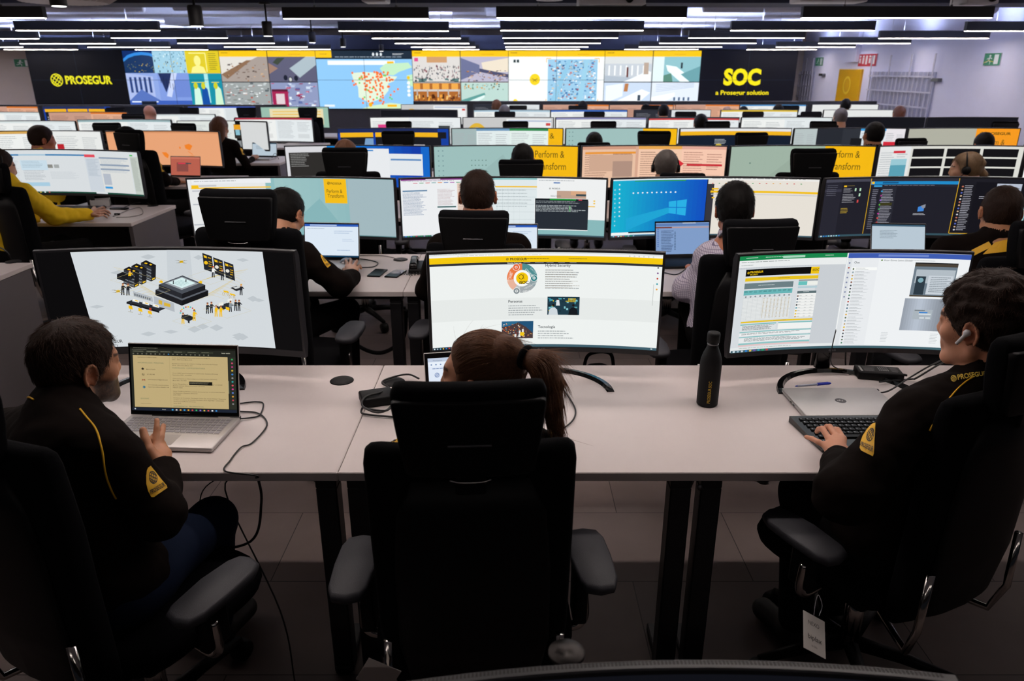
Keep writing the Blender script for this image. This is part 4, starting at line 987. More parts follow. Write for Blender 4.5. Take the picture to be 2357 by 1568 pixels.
def d_pdf(c):
    """document page on warm paper in a viewer window"""
    c.rect(0, 0, 1, 1, hx('23251f')); rd = random.Random(4)
    c.rect(0, 0, 1, 0.03, hx('14150f')); c.bars(0.03, 0.012, 0.28, 0.022, 1, hx('9a9888'), rd)
    c.bars(0.02, 0.036, 0.2, 0.046, 1, hx('8a8878'), rd)
    for k in range(6): c.rect(0.02+k*0.13, 0.055, 0.14+k*0.13, 0.083, hx('33362b') if k != 1 else hx('45483a')); c.bars(0.03+k*0.13, 0.065, 0.13+k*0.13, 0.075, 1, hx('a8a690'), rd)
    c.text(0.87, 0.078, 0.018, 'Iniciar sesión', hx('d8d6c0'), 0.0)
    for k in range(18): c.disc(0.03+k*0.042, 0.105, 0.007, 0.010, hx('8a8a78') if k != 8 else hx('3f9adf'), 8, r0=0.6)
    c.rect(0.025, 0.13, 0.925, 0.945, hx('bda878')); c.rect(0.935, 0.13, 1, 0.945, hx('2c2e26'))
    for k in range(13): c.disc(0.966, 0.165+k*0.058, 0.010, 0.014, [hx('3a9a5a'), hx('c04a6a'), hx('b03a7a'), hx('c8a83a'), hx('3a7ac0'), hx('8a8a8a'), hx('2f9a9a'), hx('d04a5a'), hx('c83a8a'), hx('5a7ac0'), hx('c8903a'), hx('b03a4a'), hx('7a7a7a')][k], 8)
    T = hx('5c5138'); Tg = hx('6f7a5a')
    c.text(0.07, 0.165, 0.015, 'experiencia en el trabajo en equipo.', T, 0.004)
    c.text(0.07, 0.255, 0.020, 'INFORMACIÓN  PERSONAL', Tg, 0.0, width=0.25)
    c.text(0.15, 0.355, 0.017, 'Madrid, España', T, 0.004); c.text(0.155, 0.435, 0.017, '671 892 948', T, 0.004)
    c.poly([(0.105, 0.355), (0.105, 0.34), (0.10, 0.34), (0.115, 0.32), (0.13, 0.34), (0.125, 0.34), (0.125, 0.355)], hx('2a2620'), px=False)
    c.disc(0.118, 0.43, 0.013, 0.020, hx('3a3428'), 16, r0=0.85); c.line([(0.112, 0.42), (0.116, 0.434), (0.124, 0.438)], 0.0016, hx('3a3428'))
    c.line([(0.108, 0.53), (0.108, 0.507), (0.12, 0.52), (0.132, 0.507), (0.132, 0.53)], 0.0018, hx('8e3a2c'))
    c.text(0.16, 0.515, 0.015, 'carlotalopez27@gmail.com', T, 0.004, width=0.19); c.text(0.16, 0.60, 0.014, 'www.linkedin.com/in/carlota-', T, 0.004, width=0.20); c.text(0.16, 0.632, 0.014, 'lópez-barcollano-0ba6b11a4', T, 0.004, width=0.20)
    c.disc(0.122, 0.628, 0.013, 0.020, hx('2f6a80'), 16); c.text(0.115, 0.636, 0.015, 'in', hx('d8d0b0'), 0.01)
    c.text(0.085, 0.82, 0.020, 'IDIOMAS', Tg, 0.0, width=0.08); c.bars(0.085, 0.885, 0.22, 0.895, 1, T, rd)
    x = 0.40
    def tl(y, s, h=0.0145, w=None, col=T, b=0.004): c.text(x, y, h, s, col, b, width=w)
    tl(0.165, 'Grado de Psicología en Universidad Autónoma de Madrid', w=0.36); tl(0.193, '2016 - 2020 Nota Media: 8.03', w=0.19)
    tl(0.255, 'Bachillerato Ciencias de la Salud en Collège Saint Louis des Français', w=0.43); tl(0.283, '2014 - 2016 Nota Media: 8.4', w=0.19)
    tl(0.325, 'FORMACIÓN  COMPLEMENTARIA', 0.020, 0.31, Tg, 0.0)
    tl(0.405, 'Curso OSINT para Principiantes en Cyberhunter Academy (30 horas)', w=0.43); tl(0.433, 'Septiembre 2022 - Actualidad', w=0.18)
    tl(0.490, 'Curso de Experto en Ciberinteligencia en LISA Institute (150 horas)', w=0.42); tl(0.518, 'Marzo 2022 - Abril 2022', w=0.13)
    tl(0.575, "Curso 'Geopolítica y                                  oportunidades' en ESADE", w=0.47); tl(0.603, 'Business and Law School (Coursera) (15 horas)', w=0.30); tl(0.631, 'Febrero 2022', w=0.09)
    tl(0.69, "Curso 'Conflictos híbridos y creación de zonas grises' en Universidad Nacional", w=0.49); tl(0.718, 'de Educación a Distancia (30 horas)', w=0.23); tl(0.746, 'Julio 2021', w=0.07)
    tl(0.795, "Seminario de Formación: 'Psicópatas: Cómo Son, Acción Policial Y Respuesta", w=0.50); tl(0.823, 'Jurídica' + "' en Instituto de Ciencias Forenses y de la Seguridad - Universidad", w=0.48); tl(0.851, 'Autónoma de Madrid (15 horas)', w=0.21); tl(0.879, 'Junio 2019', w=0.07)
    tl(0.93, 'EXPERIENCIA  PROFESIONAL', 0.020, 0.29, Tg, 0.0)
    c.rect(0.555, 0.525, 0.775, 0.58, hx('15140f')); c.bars(0.56, 0.535, 0.76, 0.57, 2, hx('7a7560'), rd)
    c.line([(0.375, 0.14), (0.375, 0.94)], 0.0006, hx('a08d60')); c.rect(0.927, 0.50, 0.933, 0.70, hx('8a8a70'))
    c.rect(0, 0.955, 1, 1, hx('1b2230'))
    for k in range(12): c.rect(0.38+k*0.038, 0.966, 0.396+k*0.038, 0.988, [hx('3aa0d8'), hx('c8c8c8'), hx('d8a040'), hx('3a9ad8'), hx('e0a030'), hx('d04a4a'), hx('30b060'), hx('8a6ac0'), hx('c8b040'), hx('d04a4a'), hx('e0e0e0'), hx('3a8ad0')][k])
    c.text(0.29, 0.984, 0.016, 'Buscar', hx('c8c8c0'), 0.0); c.disc(0.03, 0.975, 0.008, 0.012, hx('b8c0c8'), 10)
def pt(c, x0, y0, x1, y1, size=1.0):
    """yellow card with a headline"""
    c.rp(x0, y0, x1, y1, hx('f4bd15'))
def d_r2a(c):
    c.rect(0, 0, 1, 1, hx('8fbdc0'))
    for k in range(14): c.rect(0.405+k*0.0425, 0, 0.405+(k+1)*0.0425, 1, tuple(a+(b-a)*(k/13) for a, b in zip(hx('9ec4c4'), hx('84b2b8')))) ; c.k -= 1
    c.k += 1
    c.poly([(0.405, 1), (0.62, 0.35), (0.76, 1)], hx('86b4b8'), px=False)
    c.rp(796, 408, 914, 548, hx('a2b8be')); rd = random.Random(2)
    c.rp(432, 406, 620, 550, hx('e6e8e8')); c.rp(438, 420, 446, 550, hx('2b2f38')); c.rp(446, 406, 620, 418, hx('eceef0')); c.bars(0.03, 0.03, 0.3, 0.06, 1, hx('a8acb0'), rd)
    c.rp(446, 427, 620, 430, YL); c.rp(446, 421, 462, 427, YL); c.rp(462, 421, 500, 425, hx('c4c6ca'))
    c.rp(448, 433, 620, 437, hx('c8cad0')); c.bars(0.05, 0.25, 0.10, 0.9, 14, hx('b0b4ba'), rd); c.rp(450, 466, 620, 469, hx('b8bcc4')); c.rp(452, 515, 620, 518, hx('b8bcc4'))
    c.rp(740, 408, 796, 468, hx('f4bd15')); c.globe(c.uv(752, 419)[0], c.uv(752, 419)[1], 0.0085, hx('3a3218')); u, v = c.uv(757, 422); c.text(u, v, 0.035, 'PROSEGUR', hx('3a3218'), 0.01, width=0.055)
    u, v = c.uv(748, 443); c.text(u, v, 0.065, 'Perform &', hx('4a3f1c'), 0.0, width=0.078); u, v = c.uv(750, 453); c.text(u, v+0.01, 0.065, 'Transform', hx('4a3f1c'), 0.0, width=0.082)
    c.rp(748, 534, 800, 541, hx('f4bd15')); c.rect(0, 0.985, 1, 1, hx('5a8488'))
def d_r2b(c):
    rd = random.Random(12); c.rect(0, 0, 1, 1, hx('e4eef0'))
    c.rp(920, 404, 1066, 408, hx('8a3a8a')); c.rp(976, 404, 1010, 407, hx('f0e8f0')); c.rp(920, 408, 1066, 545, hx('eceef0')); c.bars(0.01, 0.03, 0.3, 0.05, 1, hx('a8a0b0'), rd)
    c.rp(1068, 404, 1232, 545, hx('dfe8ea')); c.rp(1068, 404, 1232, 409, hx('8cc4c4')); c.rp(1136, 424, 1232, 427, YL)
    for k in range(8): c.rp(948+k*14, 413.5, 958+k*14, 415, [hx('d04a6a'), hx('3a9a5a'), hx('d04a4a'), hx('60a0a0'), hx('e0883a'), hx('3a7ac0'), hx('b04ab0'), hx('50a070')][k])
    c.rp(924, 431, 980, 434, hx('4a7aa0'))
    c.bars(*c.uv(924, 436), *c.uv(980, 492), 20, hx('6a84a8'), rd); c.bars(*c.uv(1003, 430), *c.uv(1045, 470), 14, hx('b08a90'), rd, 0.3); c.rp(1003, 471, 1046, 474, hx('2a5a5a'))
    c.rp(1048, 416, 1068, 545, hx('e6cfc0')); c.bars(*c.uv(1050, 418), *c.uv(1066, 540), 30, hx('b89a90'), rd)
    for k in range(6): c.rp(1070, 432+k*18, 1230, 432.6+k*18, hx('b8c4c8'))
    for k in range(7): c.rp(1140+k*13, 430, 1140.5+k*13, 540, hx('c4d0d2'))
    c.bars(*c.uv(1138, 433), *c.uv(1228, 480), 6, hx('98a4a8'), rd, 0.15)
    c.rp(1232, 404, 1400, 502, hx('eef0f0')); c.rp(1270, 414, 1285, 416.5, hx('2f6ab0')); c.bars(*c.uv(1236, 409), *c.uv(1330, 413), 1, hx('b0b4b8'), rd)
    c.rp(1278, 434, 1345, 452, hx('c0a08c')); c.rp(1310, 434, 1345, 444, hx('d8a884')); c.rp(1322, 441, 1345, 446, hx('3a4a50'))
    u, v = c.uv(1262, 429); c.globe(u, v, 0.005, hx('4a5054')); c.text(u+0.01, v+0.012, 0.026, 'PROSEGUR', hx('4a5054'), 0.01, width=0.04); u, v = c.uv(1264, 449); c.text(u, v, 0.028, 'RESULTADOS', hx('6a7074'), 0.0, width=0.05)
    for k in range(2): c.rp(1362, 455+k*6, 1366, 458+k*6, YL)
    c.rp(1348, 469, 1366, 471, YL); c.rp(1227, 502, 1400, 548, hx('88b8ba'))
    c.rp(1227, 453, 1350, 529, hx('f4f6f6')); c.rp(1228, 457, 1350, 527, hx('232a33')); c.rp(1228, 453, 1350, 457, hx('10181c')); c.rp(1262, 453.5, 1322, 456.5, hx('1f9a3a')); c.rp(1328, 453.5, 1336, 456.5, hx('c03a4a'))
    c.bars(*c.uv(1230, 459), *c.uv(1345, 466), 2, hx('a8b0b4'), rd, .25); c.bars(*c.uv(1230, 469), *c.uv(1345, 486), 5, hx('b4bcc0'), rd, 0.4)
    for k in range(4): c.rp(1307, 470+k*3.6, 1309.5, 472+k*3.6, hx('30c040'))
    c.rect(0, 0.975, 1, 1, hx('3f5a66'))
    for k in range(11): c.rect(0.01+k*0.013, 0.979, 0.018+k*0.013, 0.996, rd.choice([hx('d8e8f0'), hx('9fb8c8'), hx('2f7fd0'), hx('e8c050'), hx('20a060'), hx('c03a3a')]))
def d_r2c(c):
    rd = random.Random(8); n = 22
    for k in range(n):
        f = k/(n-1); a = hx('12b0cf'); b = hx('0a4fc0'); c.rect(0.47*k/n, 0, 0.47*(k+1)/n+0.002, 1, tuple(x+(y-x)*f**1.1 for x, y in zip(a, b))); c.k -= 1
    c.k += 2
    c.rp(1405, 404, 1632, 409, hx('d8ecf0')); c.rp(1460, 409.5, 1580, 412, hx('2fa040'))
    c.poly([(1541, 462), (1583, 457), (1580, 497), (1541, 490)], hx('27b0e4')); c.poly([(1440, 500), (1541, 476), (1541, 490), (1440, 530)], hx('1ba4d4'))
    c.poly([(1558.5, 458), (1560.5, 458), (1559.5, 496), (1557.5, 496)], hx('0f74cc')); c.poly([(1540, 475), (1583, 476), (1583, 478), (1540, 477)], hx('0f74cc'))
    c.dots([c.uv(1457+k*11, 439) for k in range(10)], 0.0045, 0.014, hx('e8f4f8')); c.dots([c.uv(1424, 418+k*10.8) for k in range(8)], 0.0045, 0.014, hx('c8e4ec')); c.dots([c.uv(1413, 430+k*10.8) for k in range(9)], 0.0045, 0.014, hx('8ad0e0'))
    c.rp(1632, 404, 1880, 552, hx('e6e0d6')); c.rp(1632, 404, 1880, 412, hx('ecebe8')); c.rp(1630, 420, 1637, 548, hx('33343c')); c.bars(*c.uv(1640, 406), *c.uv(1860, 411), 1, hx('a8a8a8'), rd)
    for k in range(14): c.rp(1640+k*15, 417.5, 1643+k*15, 419.5, rd.choice([hx('d04a4a'), hx('3a7ac0'), hx('3a9a5a'), hx('e0a030')]))
    c.rp(1640, 430, 1655, 434, YL); c.rp(1655, 430, 1700, 434, hx('b8b8bc')); c.rp(1637, 436, 1880, 442, YL); c.rp(1638, 444, 1875, 447, hx('c8c8cc')); c.rp(1640, 452, 1646, 455, YL)
    c.rp(1400, 536, 1630, 541, hx('dfe8e8')); c.rp(1405, 534, 1450, 541, hx('f0f4f4')); c.rp(1446, 533, 1630, 537, hx('0a1a2a'))
    c.rect(0, 0.975, 1, 1, hx('3f5a66'))
    for k in range(9): c.rect(0.01+k*0.013, 0.979, 0.018+k*0.013, 0.996, rd.choice([hx('d8e8f0'), hx('9fb8c8'), hx('2f7fd0'), hx('e8c050'), hx('20a060'), hx('c03a3a')]))
def d_r2d(c):
    rd = random.Random(18); c.rect(0, 0, 1, 1, hx('1d1d27')); c.rect(0, 0, 0.24, 0.05, hx('454552')); c.rect(0, 0.05, 0.09, 0.97, hx('24242f')); c.rect(0, 0.17, 0.09, 0.215, hx('363644'))
    c.bars(0.01, 0.1, 0.07, 0.3, 6, hx('6a6a78'), rd, 0.2); c.rect(0.10, 0.11, 0.115, 0.135, YL); c.bars(0.118, 0.113, 0.165, 0.13, 1, hx('8a7a40'), rd); c.bars(0.10, 0.16, 0.15, 0.24, 4, hx('a8a8b0'), rd, 0.3); c.bars(0.10, 0.26, 0.17, 0.42, 6, hx('b0b0b8'), rd, 0.3); c.bars(0.10, 0.50, 0.14, 0.60, 4, hx('b89a30'), rd, 0.4)
    for k, (x, y) in enumerate(((0.16, 0.16), (0.185, 0.16), (0.185, 0.25), (0.18, 0.36))): c.rect(x, y, x+0.008, y+0.05, [hx('b8e0c0'), hx('b8e0c0'), hx('b8e0c0'), hx('d04a4a')][k])
    for x in (0.238, 0.672): c.rect(x, 0.0, x+0.003, 0.96, hx('d8a81c'))
    c.rect(0.241, 0.0, 0.672, 0.05, hx('2b2b35')); c.rect(0.241, 0.05, 0.672, 0.105, hx('1f8ac8')); c.rect(0.30, 0.062, 0.38, 0.09, hx('12588a')); c.rect(0.245, 0.055, 0.258, 0.095, YL); c.rect(0.241, 0.105, 0.672, 0.15, hx('23242e')); c.rect(0.258, 0.115, 0.30, 0.145, hx('3a9ad0'))
    c.bars(0.31, 0.12, 0.66, 0.135, 1, hx('9a9aa8'), rd); c.bars(0.255, 0.19, 0.285, 0.9, 22, hx('8a8a9a'), rd, 0.3); c.rect(0.295, 0.15, 0.375, 0.96, hx('262731')); c.bars(0.305, 0.19, 0.37, 0.9, 26, hx('a8a8b4'), rd, 0.35)
    for k in range(9): c.disc(0.303, 0.22+k*0.078, 0.005, 0.015, [hx('3a9ad0'), hx('a03a8a'), hx('8a5ac0'), hx('5ac03a'), hx('3a9a5a'), hx('c03aa0'), hx('d04a4a'), hx('b03a3a'), hx('3a7ac0')][k], 8)
    c.rect(0.305, 0.42, 0.365, 0.47, hx('3b3a1c'))
    c.poly([(0.50, 0.50), (0.525, 0.47), (0.53, 0.52), (0.53, 0.57), (0.50, 0.58)], hx('3f86d8'), px=False); c.poly([(0.512, 0.48), (0.535, 0.45), (0.535, 0.51), (0.525, 0.53)], hx('8a8e9a'), px=False); c.bars(0.48, 0.61, 0.545, 0.65, 2, hx('c8c8d0'), rd)
    c.rect(0.675, 0.0, 1, 0.10, hx('1a1a22')); c.rect(0.675, 0.10, 0.755, 0.96, hx('15151c')); c.rect(0.755, 0.06, 0.99, 0.96, hx('101018')); c.bars(0.705, 0.12, 0.75, 0.92, 26, hx('b0b0bc'), rd, 0.35)
    for k in range(15): c.disc(0.695, 0.14+k*0.054, 0.005, 0.014, [hx('c0705a'), hx('c8a080'), hx('5a6ac0'), hx('d0b090'), hx('c8c8d0')][k % 5], 8)
    c.rect(0.85, 0.08, 0.96, 0.24, hx('b8c0d0')); c.bars(0.78, 0.30, 0.85, 0.36, 2, hx('b8b8c4'), rd); c.rect(0.675, 0.955, 0.99, 0.965, hx('d8a81c')); c.rect(0.99, 0, 1, 1, hx('9ac4c8')); c.rect(0, 0.965, 1, 1, hx('34505c'))
    for k in range(8): c.rect(0.01+k*0.014, 0.972, 0.018+k*0.014, 0.992, rd.choice([hx('d8e8f0'), hx('9fb8c8'), hx('2f7fd0'), hx('8ad0e0')]))
# background screens ------------------------------------------------------------
def sheet(c, x0, x1, seed, bg=W_, head=None, y0=0.0, y1=1.0, rows=14, ink=hx('aab0b4')):
    rd = random.Random(seed); c.rect(x0, y0, x1, y1, bg)
    if head: c.rect(x0, y0, x1, y0+(y1-y0)*0.07, head)
    L = x1-x0
    c.bars(x0+L*0.05, y0+(y1-y0)*0.14, x0+L*0.5, y0+(y1-y0)*0.9, rows, ink, rd, 0.3); c.bars(x0+L*0.58, y0+(y1-y0)*0.18, x0+L*0.93, y0+(y1-y0)*0.6, rows//2, ink, rd, 0.3)
    c.rect(x0+L*0.58, y0+(y1-y0)*0.68, x0+L*0.9, y0+(y1-y0)*0.86, tuple(a*0.93 for a in bg))
def perform(c, x0, x1, y0=0.0, y1=1.0, hh=0.17, amp='Perform &', tr='Transform', logo=False, col=hx('f4b90e')):
    c.rect(x0, y0, x1, y1, col); L = x1-x0; ink = hx('5a4510')
    if logo: c.globe(x0+L*0.14, y0+0.16, 0.02, ink); c.text(x0+L*0.22, y0+0.19, 0.08, 'PROSEGUR', ink, 0.03, width=L*0.6)
    c.text(x0+L*0.10, y0+(0.27 if not logo else 0.5), hh, amp, ink, 0.0, width=L*0.62 if amp == 'Perform &' else None)
    c.text(x0+L*0.10, y0+(0.56 if not logo else 0.78), hh, tr, ink, 0.0, width=L*0.66 if tr == 'Transform' else None)
def s_term(c):
    c.rect(0, 0, 1, 1, hx('1166c8')); c.rect(0.0, 0, 0.28, 1, hx('d8d8dc')); c.rect(0.02, 0.14, 0.28, 0.72, hx('2c2a28')); c.bars(0.03, 0.17, 0.16, 0.5, 8, hx('8a8a88'), random.Random(3), 0.45); c.rect(0, 0.75, 0.28, 0.82, hx('20284a')); c.rect(0.01, 0.87, 0.05, 0.93, hx('d04a4a'))
    for k in range(10): c.rect(0.28+k*0.065, 0, 0.28+(k+1)*0.065+0.01, 1, tuple(a+(b-a)*k/9 for a, b in zip(hx('0d8ade'), hx('0d3aa8')))); c.k -= 1
    c.k += 1; c.rect(0.53, 0.06, 0.71, 0.90, hx('e8ebee')); c.rect(0.71, 0.18, 0.95, 0.70, hx('e4e8ec')); c.rect(0.72, 0.30, 0.94, 0.34, hx('5a8ac0')); c.rect(0.56, 0.09, 0.60, 0.12, hx('3a8ad0'))
def s_perf(c, full=True, ic=True, bg=hx('9dbfbc')):
    c.rect(0, 0, 1, 1, bg); c.poly([(0.2, 1), (0.48, 0.2), (0.62, 1)], tuple(a*0.96 for a in bg), px=False)
    if ic:
        c.dots([(0.03+0.03*i, 0.1+0.12*k) for i in range(2) for k in range(7)], 0.005, 0.014, hx('6a8a90')); c.dots([(0.26+0.025*i, 0.34+0.12*k) for i in range(5) for k in range(2)], 0.004, 0.014, hx('5a7a70'))
    perform(c, 0.67, 1.0)
def s_peach(c):
    c.rect(0, 0, 1, 1, hx('d8a890')); sheet(c, 0.0, 0.38, 4, hx('e8c0a4'), hx('d09a80'), ink=hx('9a7060')); c.rect(0.02, 0.13, 0.38, 0.18, hx('e8963a')); c.rect(0.05, 0.2, 0.36, 0.6, hx('cfa890')); c.rect(0.22, 0.36, 0.36, 0.74, hx('b09080')); sheet(c, 0.40, 0.70, 6, hx('f2c8ac'), hx('e8a850'), ink=hx('9a7060')); sheet(c, 0.70, 1.0, 8, hx('f6c8b0'), hx('e0a898'), ink=hx('b07a6a')); c.poly([(0.68, 0.32), (0.72, 0.42), (0.68, 0.55)], hx('d8303a'), px=False); c.rect(0.74, 0.42, 0.98, 0.47, hx('c8303a'))
def s_sage(c): s_perf(c, bg=hx('9fb3a4'), ic=False); c.dots([(0.15, 0.4), (0.1, 0.85)], 0.006, 0.02, hx('5a7a70')); c.rect(0.0, 0.0, 0.01, 0.02, hx('9fb3a4'))
def s_cams(c):
    c.rect(0, 0, 1, 1, hx('dcdcd4')); sheet(c, 0.0, 0.24, 7, hx('e4e6e6')); c.rect(0.11, 0.10, 0.2, 0.16, hx('d03040')); c.rect(0.10, 0.3, 0.22, 0.75, hx('5aa0b4')); c.rect(0.10, 0.3, 0.22, 0.45, hx('9ac8d4'))
    for i in range(3):
        for k in range(4): c.rect(0.255+i*0.245, 0.06+k*0.235, 0.255+i*0.245+0.225, 0.06+k*0.235+0.195, hx('0c0c10'))
def s_bluebar(c):
    rd = random.Random(1); c.rect(0, 0, 1, 1, hx('0f3ea0')); c.rect(0, 0, 0.9, 0.14, hx('1b2a5a'))
    for k in range(3): x = 0.02+k*0.31; c.rect(x, 0.12, x+0.29, 0.26, hx('f0b41c')); c.rect(x, 0.26, x+0.29, 1, hx('15171d')); c.bars(x+0.02, 0.5, x+0.16, 0.7, 2, hx('e8e8ec'), rd)
    c.poly([(0.2, 1), (0.24, 0.3), (0.31, 0.3), (0.31, 1)], hx('7aa0c8'), px=False); c.disc(0.88, 0.72, 0.03, 0.2, hx('f08a2a'), 10); c.disc(0.92, 0.86, 0.03, 0.2, hx('e8b090'), 10); c.rect(0.9, 0.1, 0.98, 0.3, hx('15171d'))
def s_mix(a, amp=True):
    def f(c):
        sheet(c, 0, 0.24, a, hx('a4b8b8')); sheet(c, 0.22, 0.52, a+1, hx('e2ecec'), hx('6a94b8')); sheet(c, 0.52, 0.88, a+2, hx('e4f0ec'), hx('2f8a50'))
        if amp: c.rect(0.87, 0, 1, 1, hx('f4b90e')); c.text(0.885, 0.3, 0.17, '&', hx('5a4510'), 0); c.text(0.885, 0.62, 0.17, 'm', hx('5a4510'), 0)
    return f
def s_deskp(c): s_perf(c, ic=True)
def s_desk2(c): c.rect(0, 0, 1, 1, hx('9fc0bd')); c.dots([(0.03+0.03*i, 0.1+0.13*k) for i in range(2) for k in range(7)], 0.005, 0.014, hx('4a6a70')); perform(c, 0.70, 1.0, logo=True)
def s_night(c): c.rect(0, 0, 1, 1, hx('0d1a2c')); c.rect(0, 0, 1, 0.08, hx('e4e6e8')); c.rect(0, 0.08, 1, 0.20, hx('f0b41c')); c.disc(0.37, 0.55, 0.03, 0.1, hx('c8b040'), 8); c.bars(0.33, 0.33, 0.45, 0.5, 4, hx('b8c0c8'), random.Random(6)); c.disc(0.41, 0.8, 0.05, 0.12, hx('2f8ab0'), 10)
def s_four(c): sheet(c, 0, 0.22, 2, hx('b8c4c4')); c.rect(0.22, 0, 0.46, 1, hx('23272f')); c.rect(0.30, 0.5, 0.46, 1, hx('6a7074')); c.rect(0.46, 0, 0.84, 1, hx('2c3038')); sheet(c, 0.62, 0.84, 5, hx('dfe8ee'), hx('3a9ad8')); c.rect(0.54, 0.3, 0.64, 0.9, hx('14161a')); sheet(c, 0.84, 1, 6, hx('e8e4e8')); c.rect(0.83, 0.4, 1, 1, hx('d0283a'))
def s_sage2(c): c.rect(0, 0, 1, 1, hx('b0b0a2')); perform(c, 0.64, 1.0, 0, 0.8, logo=True, col=hx('f59a1e'))
def s_white(a, b=hx('d8e0e0'), stripe=None):
    def f(c):
        sheet(c, 0, 0.5, a, W_, b); sheet(c, 0.5, 1, a+3, hx('e4eaec'), b)
        if stripe: c.rect(0, 0.03, 1, 0.09, stripe)
    return f
def s_pink(c): sheet(c, 0, 0.42, 2, W_); c.rect(0.08, 0.25, 0.18, 0.4, hx('e0408a')); c.rect(0.08, 0.4, 0.18, 1, hx('3a3a3e')); sheet(c, 0.42, 1, 3, hx('e8ecee')); c.rect(0.75, 0.3, 0.88, 1, hx('3a4246'))
def s_arcs(c): c.rect(0, 0, 1, 1, hx('c8c8c8')); c.disc(0.15, 1.0, 0.14, 0.8, hx('e0b43a'), 20, PI, 2*PI, r0=0.8); c.disc(0.15, 1.0, 0.08, 0.5, hx('e0b43a'), 20, PI, 2*PI, r0=0.75); c.rect(0.48, 0.05, 0.98, 1, hx('eef0f0')); c.rect(0.92, 0.2, 0.97, 0.3, hx('d04a4a')); c.rect(0.5, 0.1, 0.98, 0.16, hx('b8c4d8'))
def s_off(c): c.rect(0, 0, 1, 1, hx('0f1016'))
def s_peach2(c): sheet(c, 0, 0.5, 2, hx('c89a86'), ink=hx('8a6456')); sheet(c, 0.5, 1, 5, hx('e0aa8c'), hx('d8762a'), ink=hx('9a6a56'))
def s_dark(c): sheet(c, 0, 0.5, 2, hx('2a2c34'), ink=hx('8a8c94')); sheet(c, 0.5, 1, 5, hx('dfe4e6'))
def s_photo(c): c.rect(0, 0, 1, 1, hx('e4e6e4')); [c.rect(0.1+k*0.09, 0.4, 0.17+k*0.09, 0.9, hx('4a4e54')) for k in range(9)]
def s_ly(c): c.rect(0, 0, 1, 1, hx('9abfae')); c.rect(0.12, 0.08, 0.92, 0.86, hx('e8dcb4')); [c.rect(0.16, 0.2+k*0.14, 0.88, 0.24+k*0.14, hx('f0c030')) for k in range(4)]
def s_map(c):
    c.rect(0, 0, 1, 1, hx('e8a478')); c.rect(0, 0, 1, 0.05, hx('d89468')); o = hx('f0832a')
    c.poly([(0.655, 0.40), (0.70, 0.36), (0.73, 0.42), (0.70, 0.56), (0.66, 0.5)], o, px=False); c.disc(0.61, 0.48, 0.008, 0.035, o, 8); c.poly([(0.44, 0.62), (0.48, 0.62), (0.50, 0.70), (0.485, 0.80), (0.46, 0.74)], o, px=False); c.poly([(0.69, 0.72), (0.73, 0.72), (0.75, 0.80), (0.71, 0.83)], o, px=False); c.line([(0.68, 0.58), (0.72, 0.68)], 0.006, o)
def s_l3a(c): sheet(c, 0, 0.5, 3, W_, hx('c8a060')); c.rect(0, 0.0, 1, 0.06, hx('d8a858')); c.rect(0.5, 0.06, 0.545, 1, hx('2a4a78')); sheet(c, 0.55, 1, 7, hx('e8eae8')); c.rect(0.57, 0.38, 0.63, 0.54, hx('b8202a')); c.rect(0.76, 0.62, 0.82, 0.80, hx('f0c81c'))
def s_l4c(c): sheet(c, 0, 0.62, 3, hx('dfe4e0')); c.rect(0.60, 0.1, 0.68, 0.62, hx('2c2a26')); c.rect(0.60, 0.12, 0.68, 0.3, hx('e8a020')); c.rect(0.615, 0.3, 0.665, 0.5, hx('8ac0d0')); c.rect(0.60, 0.7, 0.67, 0.92, hx('8a8e90')); c.rect(0.68, 0.02, 1, 1, hx('d6d8d8')); c.rect(0.5, 0.7, 0.57, 0.98, hx('5a7a4a'))
def s_l2(c):
    rd = random.Random(3); c.rect(0, 0, 1, 1, hx('d8dde0')); c.rect(0, 0.09, 0.56, 0.125, hx('2f7ab0')); c.rect(0.1, 0.09, 0.28, 0.125, hx('a4c4d8')); c.rect(0.56, 0.085, 0.64, 0.15, hx('e04a5a')); c.rect(0.025, 0.16, 0.065, 0.185, hx('3a6ab0'))
    c.rect(0.10, 0.23, 0.28, 0.46, hx('c8dce8')); c.bars(0.02, 0.24, 0.09, 0.85, 24, hx('b0b8c0'), rd, .3); c.bars(0.11, 0.25, 0.26, 0.42, 5, hx('98b0c0'), rd, .3); c.rect(0.28, 0.33, 0.315, 0.41, hx('8a8a84')); c.rect(0.325, 0.33, 0.36, 0.41, hx('a4a8a8'))
    c.bars(0.11, 0.47, 0.26, 0.72, 7, hx('a0a8b0'), rd, .3); c.rect(0.10, 0.75, 0.27, 0.84, hx('a8cce0')); c.bars(0.29, 0.5, 0.5, 0.68, 7, hx('b0b8c0'), rd, .2)
    c.rect(0.56, 0.16, 0.67, 0.95, hx('ccd4dc')); c.bars(0.57, 0.2, 0.66, 0.6, 14, hx('98a8b8'), rd, .3); c.rect(0.67, 0.12, 0.92, 0.95, hx('dcdedc'))
    for y in (0.14, 0.3, 0.4): c.rect(0.67, y, 0.91, y+0.035, hx('8a9ab0'))
    c.bars(0.68, 0.17, 0.9, 0.5, 16, hx('a8b4c0'), rd, .3); c.rect(0.68, 0.52, 0.74, 0.78, hx('b4bcc8')); c.rect(0.68, 0.82, 0.74, 0.87, hx('3a9ad8')); c.rect(0.93, 0.1, 1, 0.97, hx('c4ccc4')); c.bars(0.935, 0.14, 0.99, 0.9, 40, hx('98a09a'), rd, .4); c.rect(0.93, 0.06, 0.955, 0.09, hx('3ac050'))
    c.rect(0, 0.965, 0.60, 1, hx('1c4a3c')); c.rect(0.69, 0.965, 1, 1, hx('1c4a3c')); [c.rect(0.04+k*0.03, 0.97, 0.05+k*0.03, 0.995, rd.choice([hx('e8f0f0'), hx('e0c040'), hx('d05a5a')])) for k in range(8)]
